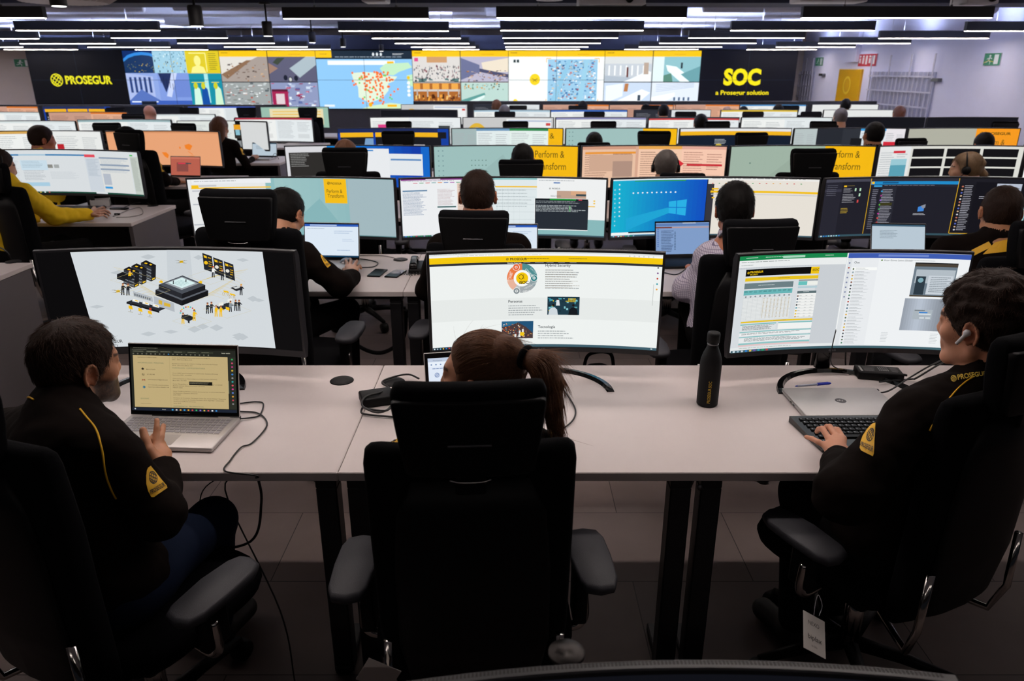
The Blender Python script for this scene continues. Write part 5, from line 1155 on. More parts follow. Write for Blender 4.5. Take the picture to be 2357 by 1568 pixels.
def s_lap(c): c.rect(0, 0, 1, 1, hx('dce8f4')); c.rect(0, 0, 1, 0.07, hx('2a5ab8')); c.rect(0.1, 0.015, 0.6, 0.05, hx('b8cce8')); c.bars(0.05, 0.13, 0.5, 0.16, 1, hx('7a8aa0'), random.Random(2)); c.bars(0.55, 0.2, 0.92, 0.32, 2, hx('98b0d0'), random.Random(4), .25); c.bars(0.7, 0.45, 0.92, 0.55, 2, hx('98b0d0'), random.Random(5), .2); c.bars(0.6, 0.78, 0.92, 0.84, 1, hx('98b0d0'), random.Random(6), .3); c.rect(0, 0.95, 1, 1, hx('0a3a5a'))
def s_lapb(c): c.rect(0, 0, 1, 1, hx('7f9cc8')); c.rect(0, 0.03, 1, 0.10, hx('5a7cb4')); c.rect(0.5, 0.0, 0.75, 0.03, hx('c8d4e4')); c.rect(0, 0.13, 0.3, 0.17, hx('7a4038')); c.rect(0.3, 0.13, 1, 0.17, hx('b89a9a')); c.bars(0.1, 0.25, 0.35, 0.95, 14, hx('33486a'), random.Random(4), .4); c.dots([(0.36, 0.3+k*0.05) for k in range(12)], 0.012, 0.015, hx('22405a')); c.dots([(0.04, 0.2+k*0.06) for k in range(10)], 0.012, 0.015, hx('2f5aa8'))
def s_lapp(c): c.rect(0, 0, 1, 1, hx('b8604e')); c.rect(0.0, 0, 1, 0.1, hx('c8745e')); c.rect(0.2, 0.3, 0.6, 0.8, hx('8a4a44')); c.rect(0.25, 0.32, 0.5, 0.38, hx('d83a50')); c.rect(0.52, 0.32, 0.7, 0.38, hx('3a4a50'))
def s_lapc(c): c.rect(0, 0, 1, 1, hx('b8c8d4')); c.rect(0, 0, 1, 0.06, hx('3a5a70')); c.bars(0.15, 0.2, 0.5, 0.5, 6, hx('6a7a88'), random.Random(4), .3)
def s_lapw(c):
    c.rect(0, 0, 1, 1, hx('dfe8f6')); c.rect(0, 0, 1, 0.09, hx('c0cce0')); c.text(0.06, 0.07, 0.03, 'Workspaces', hx('6a7a90'), 0); c.rect(0, 0.09, 1, 0.2, hx('e8f0fa')); c.text(0.28, 0.17, 0.035, 'intelligenceforce.com', hx('3a5a98'), 0, width=0.4)
    c.dots([(0.04+k*0.055, 0.155) for k in range(4)], 0.010, 0.016, hx('6a86b4')); c.bars(0.05, 0.24, 0.7, 0.28, 1, hx('6a86b4'), random.Random(3)); c.globe(0.10, 0.40, 0.008, hx('5a78b0')); c.text(0.18, 0.42, 0.045, 'Strategic Intelligence', hx('5a6a88'), 0, width=0.36)
# ------------------------------------------------------------ video wall
VX0, VD, VZ1, SW, SH = -12.19, 19.7, 2.235, 2.42, 1.385
def blocks(c, x0, y0, x1, y1, n, cols, rd, a=0.08, b=0.08, m=0.25):
    for k in range(n):
        w_ = (x1-x0)*rd.uniform(a*m, a); h = (y1-y0)*rd.uniform(b*m, b); x = rd.uniform(x0, x1-w_); y = rd.uniform(y0, y1-h)
        sk = (rd.random()-.5)*w_*.6; c.poly([(x+max(0, sk), y), (min(x1, x+w_+sk), y), (x+w_, y+h), (x, y+h)], rd.choice(cols), px=False); c.k -= 1
    c.k += 1
H_ = lambda s: [hx(q) for q in s.split()]
def v_logo(c):
    c.rect(0, 0, 1, 1, hx('060608')); c.globe(0.27, 0.50, 0.155, hx('e6e01c')); c.text(0.36, 0.565, 0.135, 'PROSEGUR', hx('e6e01c'), 0.035, width=0.49)
def v_soc(c):
    c.rect(0, 0, 1, 1, hx('0b0b14')); c.text(0.25, 0.575, 0.26, 'SOC', hx('f2e010'), 0.05, width=0.39); c.text(0.18, 0.755, 0.075, 'a Prosegur solution', hx('f2e010'), 0.02, width=0.56)
def v_a(c):
    rd = random.Random(1); c.rect(0, 0, 1, 1, hx('6f8fc8'))
    c.rect(0, 0, .33, .39, hx('0a2a66')); c.disc(.2, .42, .30, .40, hx('2f86d8'), 24); c.disc(.2, .47, .29, .40, hx('12315c'), 24); blocks(c, .03, .18, .31, .38, 60, H_('b8a82a 6a8a3a 1a4a8a d8c23a 0f2c5c 2a66a8'), rd, .05, .06); c.rect(0, .39, .33, .60, hx('6f8fc8'))
    c.rect(.31, 0, .65, .38, hx('9cc8dc')); blocks(c, .31, .0, .65, .16, 40, H_('d8eef4 6fa8c0 b8dce8 4f86a0'), rd, .04, .2); blocks(c, .31, .14, .65, .38, 46, H_('12222e 2a3c48 d8b81c e8d020 8fb8cc c0d8e0 0c1820'), rd, .035, .16)
    c.rect(.65, 0, 1, .385, hx('d8c41c')); c.disc(.77, .17, .035, .09, hx('f0e88a'), 14); c.poly([(.69, .38), (.71, .28), (.77, .24), (.83, .28), (.85, .38)], hx('f0e88a'), px=False); c.line([(.69, .04), (.86, .04), (.86, .36)], .02, hx('f4ee9a')); c.bars(.89, .04, .98, .34, 9, hx('8a7c10'), rd, .4)
    c.rect(0, .38, .33, .86, hx('8aa2dc')); c.poly([(0, .38), (.28, .44), (.28, .80), (0, .86)], hx('a8b8e4'), px=False); [c.rect(.03+k*.05, .45, .055+k*.05, .72, hx('27407a')) for k in range(5)]; c.poly([(.0, .86), (.14, .66), (.33, .86)], hx('5470b8'), px=False)
    c.rect(.33, .38, .66, 1, hx('7c96d8')); c.poly([(.34, .38), (.5, .38), (.40, .72)], hx('1c2c5a'), px=False); c.poly([(.48, .38), (.54, .38), (.45, .8), (.40, .78)], hx('c4d0f0'), px=False); [c.line([(.36+k*.03, .4+k*.04), (.36+k*.03, .55+k*.03)], .012, hx('0f1c40')) for k in range(7)]; c.rect(.5, .5, .66, .8, hx('6a84cc')); c.rect(0, .86, .66, 1, hx('3a5cb4')); c.line([(.02, .88), (.3, .88)], .03, hx('dce8f8')); c.rect(.12, .87, .28, .98, hx('101828'))
    c.rect(.66, .385, 1, 1, hx('0f8aa0')); c.rect(.82, .39, .86, .9, hx('a8e0e0')); [c.poly([(x-.045, 1), (x-.03, .66), (x, .6), (x+.03, .66), (x+.045, 1)], q, px=False) for x, q in ((.73, hx('c8ecd8')), (.81, hx('0a4aa0')), (.95, hx('c8e8c8')))]
    for x in (.72, .80, .93): c.disc(x, .6, .022, .06, hx('c8c820'), 10); c.line([(x-.04, .54), (x+.04, .54)], .014, hx('e0d81c'))
def head_bar(c, x1=1.0):
    c.rect(0, 0, x1, .10, hx('f6c40c')); c.bars(.02, .03, .10, .06, 1, hx('6a5408')); c.bars(.72, .055, .88, .075, 1, hx('b89208'))
def v_b(c):
    rd = random.Random(2); c.rect(0, 0, 1, 1, hx('8a8078')); head_bar(c)
    c.rect(0, .10, .495, .53, hx('a49890')); c.poly([(0, .10), (.4, .10), (0, .40)], hx('dcd8d0'), px=False); c.poly([(0, .40), (.28, .16), (.33, .16), (.06, .48)], hx('8a6a50'), px=False); blocks(c, .05, .2, .49, .52, 40, H_('6a4c3a a87c58 4a3c38 c8a888 8a7a70'), rd, .07, .08)
    c.rect(.505, .10, 1, .53, hx('5a5a72')); c.poly([(.72, .3), (.9, .10), (1, .10), (1, .24), (.82, .46)], hx('a8b8c0'), px=False); c.poly([(.6, .12), (.68, .12), (.6, .24), (.55, .2)], hx('3a4434'), px=False); c.poly([(.5, .2), (.6, .3), (.5, .4)], hx('9a7a6a'), px=False); c.dots([(.67, .46), (.72, .49), (.78, .47)], .022, .05, hx('141a2a')); c.dots([(.72, .49)], .015, .035, hx('c8ccc8'))
    c.rect(0, .54, .495, 1, hx('9aa0a0')); blocks(c, 0, .54, .49, 1, 90, H_('e4e8e8 7a8078 c8d0d0 b85a48 d8dce0 5a6468 f0f4f4'), rd, .09, .06); blocks(c, .15, .62, .33, .76, 14, H_('d8583a e07a50'), rd, .06, .06)
    c.rect(.505, .54, 1, 1, hx('8a94b8')); blocks(c, .505, .54, 1, 1, 60, H_('c8d4e8 5a6aa0 e0e8f0 8a2a50 a8b4d0 b84a6a'), rd, .1, .1); c.rect(.51, .66, .68, .97, hx('a0204e')); c.rect(.55, .74, .64, .92, hx('d8c8cc')); c.rect(.51, .66, .68, .70, hx('5a1430'))
    c.line([(.5, 0), (.5, 1)], .02, hx('14141a')); c.line([(0, .535), (1, .535)], .02, hx('14141a'))
def v_map(c):
    rd = random.Random(3); c.rect(0, 0, 1, 1, hx('8cc4f0')); c.rect(0, 0, .165, .115, hx('f6c40c')); c.bars(.04, .05, .12, .075, 1, hx('8a6c08')); c.rect(.165, 0, 1, .115, hx('1c2a38')); c.rect(0, .115, 1, .14, hx('14222e')); c.bars(.2, .10, .95, .125, 1, hx('a8b8c4'), rd); [c.disc(.6+k*.04, .06, .012, .03, hx('dfe6ea'), 8) for k in range(3)]; c.bars(.80, .045, .92, .08, 2, hx('dfe6ea'), rd)
    c.rect(.12, .165, .82, .24, hx('eef4f8')); c.rect(.74, .18, .81, .225, hx('f2b81c'))
    land = hx('dcead4')
    c.poly([(.36, .38), (.50, .36), (.62, .37), (.70, .42), (.84, .44), (.80, .52), (.74, .56), (.74, .68), (.68, .80), (.60, .86), (.52, .90), (.47, .84), (.42, .80), (.42, .62), (.38, .52)], land, px=False)
    c.poly([(.66, .30), (.72, .22), (.96, .20), (1, .28), (.86, .36), (.80, .42), (.70, .40)], hx('bfe6c0'), px=False); c.poly([(.45, 1), (.55, .95), (.75, .9), (1, .94), (1, 1)], hx('cfe8c0'), px=False); c.poly([(.94, .42), (1, .40), (1, .62), (.95, .58)], hx('bfe6c0'), px=False)
    pts = [(rd.uniform(.36, .80), rd.uniform(.36, .62)) for k in range(58)]+[(rd.uniform(.46, .70), rd.uniform(.56, .92)) for k in range(34)]
    c.dots([p for p in pts if p[0]+p[1]*.25 < .92], .011, .021, hx('f2702a')); c.dots([(.80, .70), (.84, .66), (.76, .76)], .011, .021, hx('f2702a')); c.dots([(rd.uniform(.42, .78), rd.uniform(.42, .9)) for k in range(12)], .010, .018, hx('6acc5a')); c.dots([(.54, .93)], .022, .04, hx('f2b01c'))
    c.dots([(.955, .55+k*.07) for k in range(4)], .018, .03, hx('eef4f8')); c.dots([(.955, .46)], .018, .03, hx('e8c020')); c.rect(.05, .93, .16, .97, hx('dfeaf4')); c.rect(.72, .93, .82, .97, hx('f2b81c'))
def v_c(c):
    rd = random.Random(4); c.rect(0, 0, 1, 1, hx('d8dcd8')); head_bar(c)
    c.rect(0, .10, .495, .535, hx('d8d4d0')); c.rect(.15, .10, .36, .2, hx('c8986a')); blocks(c, 0, .24, .49, .5, 130, H_('14161c 2a2430 4a2a38 3a4450 8a3a4a 201c28 5a6a7a'), rd, .025, .16); c.rect(.02, .12, .06, .18, hx('d84a8a')); blocks(c, 0, .46, .49, .53, 20, H_('2a3c40 5a7a78'), rd, .1, .8)
    c.rect(.505, .10, 1, .535, hx('b8b4c8')); c.poly([(.505, .12), (.7, .24), (.7, .36), (.505, .5)], hx('6a7094'), px=False); c.poly([(.72, .2), (1, .12), (1, .36), (.74, .36)], hx('e8dcc8'), px=False); c.poly([(.7, .3), (1, .40), (1, .46), (.7, .36)], hx('4a4c6a'), px=False); blocks(c, .55, .32, 1, .53, 60, H_('2a2a4a c89a6a 8a5a40 5a5a8a e0c8a8'), rd, .06, .1)
    c.rect(0, .55, .495, 1, hx('a8642a')); [c.rect(.0+k*.1, .56, .07+k*.1, .66, hx('e8a448')) for k in range(5)]; c.line([(0, .68), (.49, .68)], .05, hx('c8c4c0')); [c.rect(.03+k*.11, .66, .045+k*.11, .8, hx('b8b0a8')) for k in range(5)]; blocks(c, 0, .74, .49, .9, 40, H_('e8a040 5a2c14 f0c070 8a4a1c 30180c'), rd, .06, .5); c.rect(0, .88, .49, 1, hx('e8b070')); blocks(c, 0, .88, .49, 1, 14, H_('20140c 3a2a20'), rd, .02, .7)
    c.rect(.505, .55, 1, 1, hx('b8d4cc')); blocks(c, .52, .55, .96, .68, 40, H_('2a3c34 5a8a70 d89a3a 3a5a4a 8ab0a0'), rd, .04, .3); c.poly([(.505, .85), (.75, .72), (.76, .76), (.55, 1), (.505, 1)], hx('5a9a94'), px=False); c.poly([(.505, .92), (.75, .76), (.75, .80), (.56, 1)], hx('dcf0ec'), px=False)
    c.line([(.5, 0), (.5, 1)], .02, hx('14141a')); c.line([(0, .535), (1, .535)], .02, hx('14141a'))
def v_d(c):
    rd = random.Random(5); c.rect(0, 0, 1, 1, hx('f0f4f4')); head_bar(c)
    c.disc(.275, .49, .055, .10, hx('f4d21c'), 22); [c.line([(.275, .5), (.275+dx, .5+dy)], .012, hx('6a5a10')) for dx, dy in ((-.03, -.03), (.03, -.03), (-.02, .03), (.02, .03))]; c.rect(.05, .15, .075, .2, hx('2a3a3c')); c.rect(.085, .15, .11, .2, hx('2a3a3c')); c.disc(.07, .87, .025, .04, hx('f4d21c'), 10)
    c.rect(.41, .145, .93, .885, hx('9ac8e4')); cols = H_('2f6aa8 e8eef4 5a9ac8 c8785a 8ab0c0 1f4a80 d8c8b0 4a86b8 f0f4f8 b84a48'); blocks(c, .42, .16, .92, .87, 260, cols, rd, .055, .045, .4); c.poly([(.62, .15), (.66, .15), (.50, .87), (.44, .87)], hx('8ec4e0'), px=False); c.poly([(.80, .15), (.84, .15), (.78, .87), (.72, .87)], hx('9acce4'), px=False); blocks(c, .5, .55, .62, .85, 26, H_('c8a088 e0d0c0 8aa8a0'), rd, .04, .12)
    for x, y, dx, dy in ((.395, .13, 1, 1), (.945, .13, -1, 1), (.395, .90, 1, -1), (.945, .90, -1, -1)): c.line([(x+.05*dx, y), (x, y), (x, y+.07*dy)], .016, hx('e8b030'))
def v_e(c):
    rd = random.Random(6); c.rect(0, 0, 1, 1, hx('dfe8ee')); head_bar(c)
    c.rect(0, .10, .495, .53, hx('c4ccd4')); c.rect(0, .10, .495, .22, hx('d8dcdc')); [c.rect(.04+k*.06, .25, .055+k*.06, .42, hx('f4f6f6')) for k in range(7)]; c.poly([(.30, .46), (.45, .34), (.49, .36), (.49, .53), (.2, .53)], hx('eef2f4'), px=False); c.rect(.23, .28, .25, .46, hx('6a3c38')); c.rect(.41, .2, .46, .4, hx('b8a494')); c.poly([(0, .42), (.3, .46), (.2, .53), (0, .53)], hx('b0bcc8'), px=False)
    c.rect(.505, .10, 1, .53, hx('8ec0c8')); c.poly([(.505, .10), (.62, .10), (.62, .53), (.505, .53)], hx('dfeef0'), px=False); c.poly([(.64, .24), (.75, .27), (.9, .45), (.9, .53), (.80, .53), (.66, .34)], hx('eefafa'), px=False); c.poly([(.80, .40), (1, .26), (1, .53), (.9, .53)], hx('6aa0a8'), px=False); c.poly([(.62, .42), (.70, .38), (.72, .53), (.62, .53)], hx('5a8a7a'), px=False); c.rect(.795, .2, .815, .3, hx('26343c'))
    c.rect(0, .54, .495, 1, hx('c8d8ec')); c.poly([(.02, .6), (.2, .56), (.2, .78), (.02, .9)], hx('eaf2fa'), px=False); c.poly([(.0, .98), (.4, .66), (.49, .72), (.3, 1)], hx('f4f8fc'), px=False); c.poly([(.22, .56), (.26, .56), (.25, .7), (.21, .7)], hx('b87a4a'), px=False); c.rect(.36, .76, .39, .86, hx('3a4858'))
    c.rect(.505, .54, 1, 1, hx('dfe8f4')); [c.line([(.55, .58+k*.03), (.95, .54+k*.02)], .01, hx('a8bcd4')) for k in range(5)]; [c.rect(.74+k*.05, .80, .76+k*.05, .86, hx('4a6484')) for k in range(4)]; c.poly([(.505, .8), (.75, .72), (.75, .78), (.505, 1)], hx('f6fafc'), px=False); c.line([(.55, .9), (.98, .9)], .02, hx('b0c4dc'))
    c.line([(.5, 0), (.5, 1)], .02, hx('14141a')); c.line([(0, .535), (1, .535)], .02, hx('14141a'))
vd = [(v_logo, 'black video wall section with the yellow company name and globe'), (v_a, 'video wall section with blue and yellow security pictures'), (v_b, 'video wall section with four truck and yard views'), (v_map, 'video wall section with a map full of orange dots'), (v_c, 'video wall section with crowds in a shopping centre'), (v_d, 'video wall section with traffic seen from above and yellow drone disc'), (v_e, 'video wall section with white modern building interiors'), (v_soc, 'black video wall section with large yellow SOC lettering')]
M_wall = attr_mat('video_wall_display', 1.15, 0.6, spec=0.04)
for i, (fn, lab) in enumerate(vd):
    t = empty('video_wall_section', (VX0+SW*(i+0.5), VD, 0), 0, lab, 'video wall', 'video wall sections')
    MB().rbox((-SW/2+0.001, 0, VZ1-SH-0.02), (SW/2-0.001, 0.12, VZ1+0.015), 0.004, 1).build('housing', M_plast, t)
    cv = Canvas(SW-0.012, SH-0.006, lay=0.0002); fn(cv)
    if i not in (2, 4, 6): cv.line([(.5, 0), (.5, 1)], .008, hx('202838')); cv.line([(0, .50), (1, .50)], .008, hx('202838'))
    cv.build('screen', M_wall, t, (0, -0.002, VZ1-SH/2))
    MB().box((-SW/2+0.001, 0.02, 0.0), (SW/2-0.001, 0.10, VZ1-SH-0.021)).build('plinth_panel', mat('wall_plinth_panel', hx('2a2628'), 0.7, noise=0.05), t)

# ------------------------------------------------------------ monitors of the nearest row
ZT = 1.213
G1 = 'curved monitors of the nearest row'
monitor(-1.175, 2.475, ZT+0.004, 0.875, 0.355, 1.9, 'curved monitor showing an isometric slide between black bands', d_iso, [(97, 585), (660, 579), (690, 800), (147, 803)], tilt=0.0, logo=True, detail=True, group=G1, bot=0.024)
monitor(0.115, 2.46, ZT, 0.795, 0.345, 1.9, 'curved monitor showing a web page with a ring diagram', d_web, [(985, 583), (1522, 583), (1512, 797), (1001, 797)], yaw=0.0, logo=True, detail=True, group=G1)
monitor(1.155, 2.45, ZT, 0.795, 0.345, 1.9, 'curved monitor showing a spreadsheet beside a chat window', d_excel, None, yaw=R(2), logo=True, detail=True, group=G1)
# the monitor at the photographer's own seat
monitor(0.232, 0.815, 0.993, 0.76, 0.22, 2.2, 'nearest monitor, only its dark perforated top edge in view', s_off, None, yaw=R(1), detail=True, group=G1, base=0.742)
t = empty('monitor_arm_disc', (0.062, 0.775, 0), 0, 'round brushed metal disc beside the nearest dark monitor edge', 'disc')
zz = G(1304, 1500, 0.98); t.location = (zz.x, zz.y, 0)
def brushed():
    m = mat('brushed_steel', hx('3c3938'), 0.42, 1.0, noise=0.08, scale=20); b = m.node_tree.nodes['Principled BSDF']; b.inputs['Anisotropic'].default_value = 0.8
    tg = m.node_tree.nodes.new('ShaderNodeTangent'); tg.direction_type = 'RADIAL'; tg.axis = 'Z'; m.node_tree.links.new(tg.outputs[0], b.inputs['Tangent']); return m
MB().lathe([(0.026, 0.972), (0.0275, 0.975), (0.0275, 0.979), (0.0265, 0.980), (0.006, 0.9803)], 48).build('cap_plate', brushed(), t)
MB().lathe([(0.016, 0.742), (0.016, 0.973)], 24).build('pole', M_steel, t)
make_desk(-1.3, 1.6, 0.36, 0.98, 'pale desk under the nearest monitor below the picture', 'desks out of view below') if False else None
tag(MB().rbox((-1.3, 0.30, 0.712), (1.6, 1.03, 0.74), 0.003, 1).build('desk_at_camera', M_steel), 'dark desk under the nearest monitor edge', 'desk')

# ------------------------------------------------------------ monitor rows of the main block
COLX = [-1.27, -0.05, 1.17, 2.39, 3.61, 4.83, 6.05]
MD = {2: 4.30, 3: 6.25, 4: 8.18, 5: 10.1, 6: 12.0, 7: 13.9}
place = ['leftmost', 'second from left', 'third from left', 'fourth from left', 'fifth from left', 'sixth from left', 'rightmost']
def row(r, cols, y, draws, labs, grp, zt=1.205, xs=None, srcs=None, curve=2.6):
    for i, k in enumerate(cols):
        if draws[i] is None: continue
        x = (xs[i] if xs else COLX[k])
        monitor(x, y, zt, 1.19, 0.335, curve, labs[i], draws[i], srcs[i] if srcs else None, stand='flat', group=grp, name='wide_monitor', bot=0.018, yaw=0.0)
row(2, [0, 1, 2, 3], MD[2]+0.02, [d_r2a, d_r2b, d_r2c, d_r2d], ['ultrawide monitor with yellow Perform card on teal, left end of the second row', 'ultrawide monitor with spreadsheets and a dark table window', 'ultrawide monitor with the blue window-logo desktop', 'ultrawide monitor with dark mail and chat windows'], 'ultrawide monitors of the second row', 1.208, None,
    [[(437, 407), (905, 407), (910, 547), (455, 547)], [(919, 405), (1390, 405), (1388, 543), (924, 543)], [(1409, 405), (1875, 407), (1862, 546), (1404, 545)], None])
monitor(3.61, MD[2]+0.02, 1.208, 1.19, 0.335, 2.6, 'ultrawide monitor cut off at the right picture edge, second row', s_white(5, hx('d8c8c8')), stand='flat', name='wide_monitor')
row(3, [0, 1, 2, 3, 4], MD[3], [s_term, s_perf, s_peach, s_sage, s_cams], ['ultrawide monitor with a black terminal on blue', 'ultrawide monitor with the yellow Perform banner beside the brown-haired man', 'ultrawide peach-tinted monitor with a red arrow', 'ultrawide sage monitor with a yellow banner behind the empty headrest', 'ultrawide monitor with a grid of black camera tiles'], 'ultrawide monitors of the third row')
monitor(4.83, MD[3], 1.205, 1.19, 0.335, 2.6, 'ultrawide monitor at the right picture edge, third row', s_white(8), stand='flat', name='wide_monitor')
row(4, [0, 1, 2, 3, 4, 5], MD[4], [s_bluebar, s_mix(3), s_desk2, s_night, s_four, s_sage2], ['ultrawide monitor with yellow bars on dark pages, fourth row', 'ultrawide monitor with spreadsheets and a yellow edge strip, fourth row', 'ultrawide pale blue monitor with a yellow company card, fourth row', 'ultrawide monitor with a night-blue page under a yellow bar, fourth row', 'ultrawide monitor with dark windows and a red block, fourth row', 'ultrawide beige monitor with an orange company card, fourth row'], 'ultrawide monitors of the fourth row')
row(5, [0, 1, 2, 3, 4, 5, 6], MD[5], [s_pink, s_arcs, s_white(2, hx('8a8ab0')), s_white(4, hx('3a4048'), hx('c83a3a')), s_white(9), s_off, s_off], ['ultrawide monitor with a pink and black page, fifth row', 'ultrawide monitor with yellow arcs on grey, fifth row', 'ultrawide white monitor in the centre of the fifth row', 'ultrawide white monitor with a thin red bar, fifth row', 'ultrawide plain white monitor, fifth row', 'ultrawide switched-off monitor behind the dark-haired man, fifth row', 'ultrawide switched-off monitor, rightmost of the fifth row'], 'ultrawide monitors of the fifth row')
row(6, [0, 1, 2, 3, 4, 5], MD[6], [s_off, s_white(3, hx('a8c4d4')), s_white(6, hx('3a6ac0')), s_dark, s_white(8, hx('e0c040')), s_photo], ['ultrawide switched-off black monitor, leftmost of the sixth row', 'ultrawide white monitor with pale blue heads, sixth row', 'ultrawide white monitor with blue heads, sixth row', 'ultrawide half dark monitor, sixth row', 'ultrawide white monitor with a yellow strip, sixth row', 'ultrawide monitor with a row of small dark pictures, sixth row'], 'ultrawide monitors of the sixth row', xs=[-1.45, 0.0, 1.2, 2.5, 3.85, 5.45])
row(7, [0, 1, 2, 3, 4, 5], MD[7], [s_arcs, s_dark, s_peach2, s_peach2, s_white(12, hx('4a8ac0')), s_photo], ['ultrawide monitor with yellow arcs, farthest main row', 'ultrawide half dark monitor, farthest main row', 'ultrawide peach monitor left of centre, farthest main row', 'ultrawide peach monitor before the SOC lettering, farthest main row', 'ultrawide pale monitor beside the narrow grille, farthest main row', 'ultrawide monitor with small dark pictures before the yellow door'], 'ultrawide monitors of the seventh row', xs=[-1.4, -0.1, 1.15, 3.5, 4.7, 6.0])
monitor(2.35, MD[7], 1.2, 1.19, 0.335, 2.6, 'ultrawide peach monitor in the middle of the farthest main row', s_peach2, stand='flat', name='wide_monitor')
# left block
LG = 'ultrawide monitors of the left block'
lm = [(-3.45, 5.95, 1.20, 8, s_l2, 'ultrawide curved monitor with a pale mail program, beside the yellow sleeve'),
 (-3.55, 7.78, 1.205, 2, s_map, 'ultrawide orange monitor with a world map'), (-4.78, 7.80, 1.205, -2, s_l3a, 'ultrawide pale monitor with red and yellow tiles, left block'),
 (-3.62, 9.60, 1.19, 6, s_l4c, 'ultrawide white monitor with a phone picture, left block'), (-4.85, 9.62, 1.205, 0, s_white(3, hx('9ab4b8')), 'ultrawide white monitor left of the one with the phone picture'), (-6.05, 9.62, 1.19, 0, s_white(6), 'ultrawide white monitor at the left end of the fourth left row'),
 (-3.55, 11.45, 1.12, 3, s_white(7, hx('b03a4a')), 'ultrawide white monitor with a thin red top line, left block'), (-6.3, 11.45, 1.2, 0, s_peach2, 'ultrawide peach monitor, fifth left row'), (-7.6, 11.45, 1.2, 0, s_white(11), 'ultrawide pale monitor with grey columns, fifth left row'), (-5.0, 11.45, 1.17, 0, s_white(13), 'ultrawide plain monitor, fifth left row'),
 (-3.75, 13.3, 1.19, 0, s_ly, 'pale green monitor with yellow lines before the map'), (-5.0, 13.3, 1.2, 0, s_white(9, hx('3a5ac0')), 'ultrawide white monitor with blue heads, farthest left row'), (-6.25, 13.3, 1.2, 0, s_off, 'ultrawide dark monitor, farthest left row'), (-7.5, 13.3, 1.2, 0, s_bluebar, 'ultrawide blue monitor with orange bar, farthest left row'), (-8.75, 13.3, 1.2, 0, s_peach2, 'ultrawide peach monitor, farthest left row'), (-10.0, 13.3, 1.2, 0, s_dark, 'ultrawide half dark monitor, farthest left row'), (-11.2, 13.3, 1.2, 0, s_term, 'ultrawide blue monitor at the left picture edge')]
for x, y, zt, yaw, fn, lab in lm: monitor(x, y, zt, 1.17, 0.335, 2.2, lab, fn, stand='flat', yaw=R(-yaw), group=LG, name='wide_monitor')
tag(MB().rbox((-12.4, 13.0, DT-0.03), (-7.75, 13.8, DT), 0.003, 1).build('far_desk', M_desk), 'long pale desk at the far left before the black logo wall', 'desk')
tag(MB().rbox((-8.6, 11.2, DT-0.03), (-7.75, 11.95, DT), 0.003, 1).build('far_desk', M_desk), 'short pale desk at the left end of the fifth left row', 'desk')
tag(MB().rbox((-12.0, 15.6, 0), (-4.6, 15.7, 1.12), 0.003, 1).build('low_partition', M_steel), 'long dark low partition in front of the left half of the video wall', 'partition')
tag(MB().rbox((-2.0, 15.6, 0), (7.4, 15.7, 1.19), 0.003, 1).build('low_partition', M_steel), 'long dark low partition in front of the right half of the video wall', 'partition')

# ------------------------------------------------------------ chairs
ch0 = make_chair('tall black office chair with headrest, nearest the camera, woman with ponytail sits in it', 'chairs of the nearest row')
ch0.location = (-0.098, 1.575, 0); ch0.rotation_euler = (0, 0, R(3))
def chair(x, y, rz, label, group): return copy_tree(ch0, (x, y, 0), R(rz), label, group)
chair(-1.0, 1.60, -25, 'tall black office chair turned right, under the bearded man', 'chairs of the nearest row')
chair(1.062, 1.84, 28, 'tall black office chair turned left, under the man with the earbud', 'chairs of the nearest row')
def chz(x, y, rz, lab, grp, zs=1.0, ws=1.0):
    c = chair(x, y, rz, lab, grp); c.scale = (ws, ws, zs); return c
C2 = 'chairs of the second row'
chz(-1.06, 3.23, -5, 'black headrest chair of the dark-haired man leaning over a mouse', C2, 1.09, 1.03)
chz(-0.14, 3.37, -4, 'black headrest chair of the crew-cut man, second row', C2)
chz(0.965, 3.18, 4, 'black headrest chair of the man in the white check shirt', C2)
chz(2.03, 3.16, 14, 'black chair cut off at the right edge, behind the man in yellow and black', C2)
C3 = 'chairs of the third row'
for x, y, rz, zs, w_ in ((-1.10, 5.25, 0, 1.06, 'before the blue terminal monitor'), (0.06, 5.22, 0, 1.0, 'of the man below the yellow Perform banner'), (1.16, 5.22, -6, 0.93, 'of the man with headphones'), (1.97, 5.25, 3, 1.055, 'empty, before the sage monitor'), (3.55, 5.3, 20, 0.95, 'of the woman with the headset')): chz(x, y, rz, 'black headrest chair %s' % w_, C3, zs)
C4 = 'chairs of the fourth row'
for x, rz, zs, w_ in ((-1.04, 3, 1.03, 'leftmost of the fourth row'), (0.74, 0, 0.95, 'with dark hair rising behind it, fourth row'), (1.30, -4, 1.03, 'before the yellow company card of the fourth row'), (2.13, 5, 1.02, 'before the night-blue page'), (3.55, 10, 0.98, 'of the dark-haired man, fourth row'), (4.75, 5, 0.95, 'at the right end of the fourth row')): chz(x, 7.12, rz, 'black headrest chair %s' % w_, C4, zs)
C5 = 'chairs of the fifth row'
for x, rz, w_ in ((-1.30, 0, 'leftmost of the fifth row'), (0.04, 0, 'second from left in the fifth row'), (1.05, 0, 'third from left in the fifth row'), (2.33, 5, 'beside short dark hair in the fifth row'), (3.60, -5, 'before the plain white monitor of the fifth row'), (5.66, 0, 'before the rightmost dark monitor')): chz(x, 9.05, rz, 'black headrest chair %s' % w_, C5)
C6 = 'chairs of the far rows'
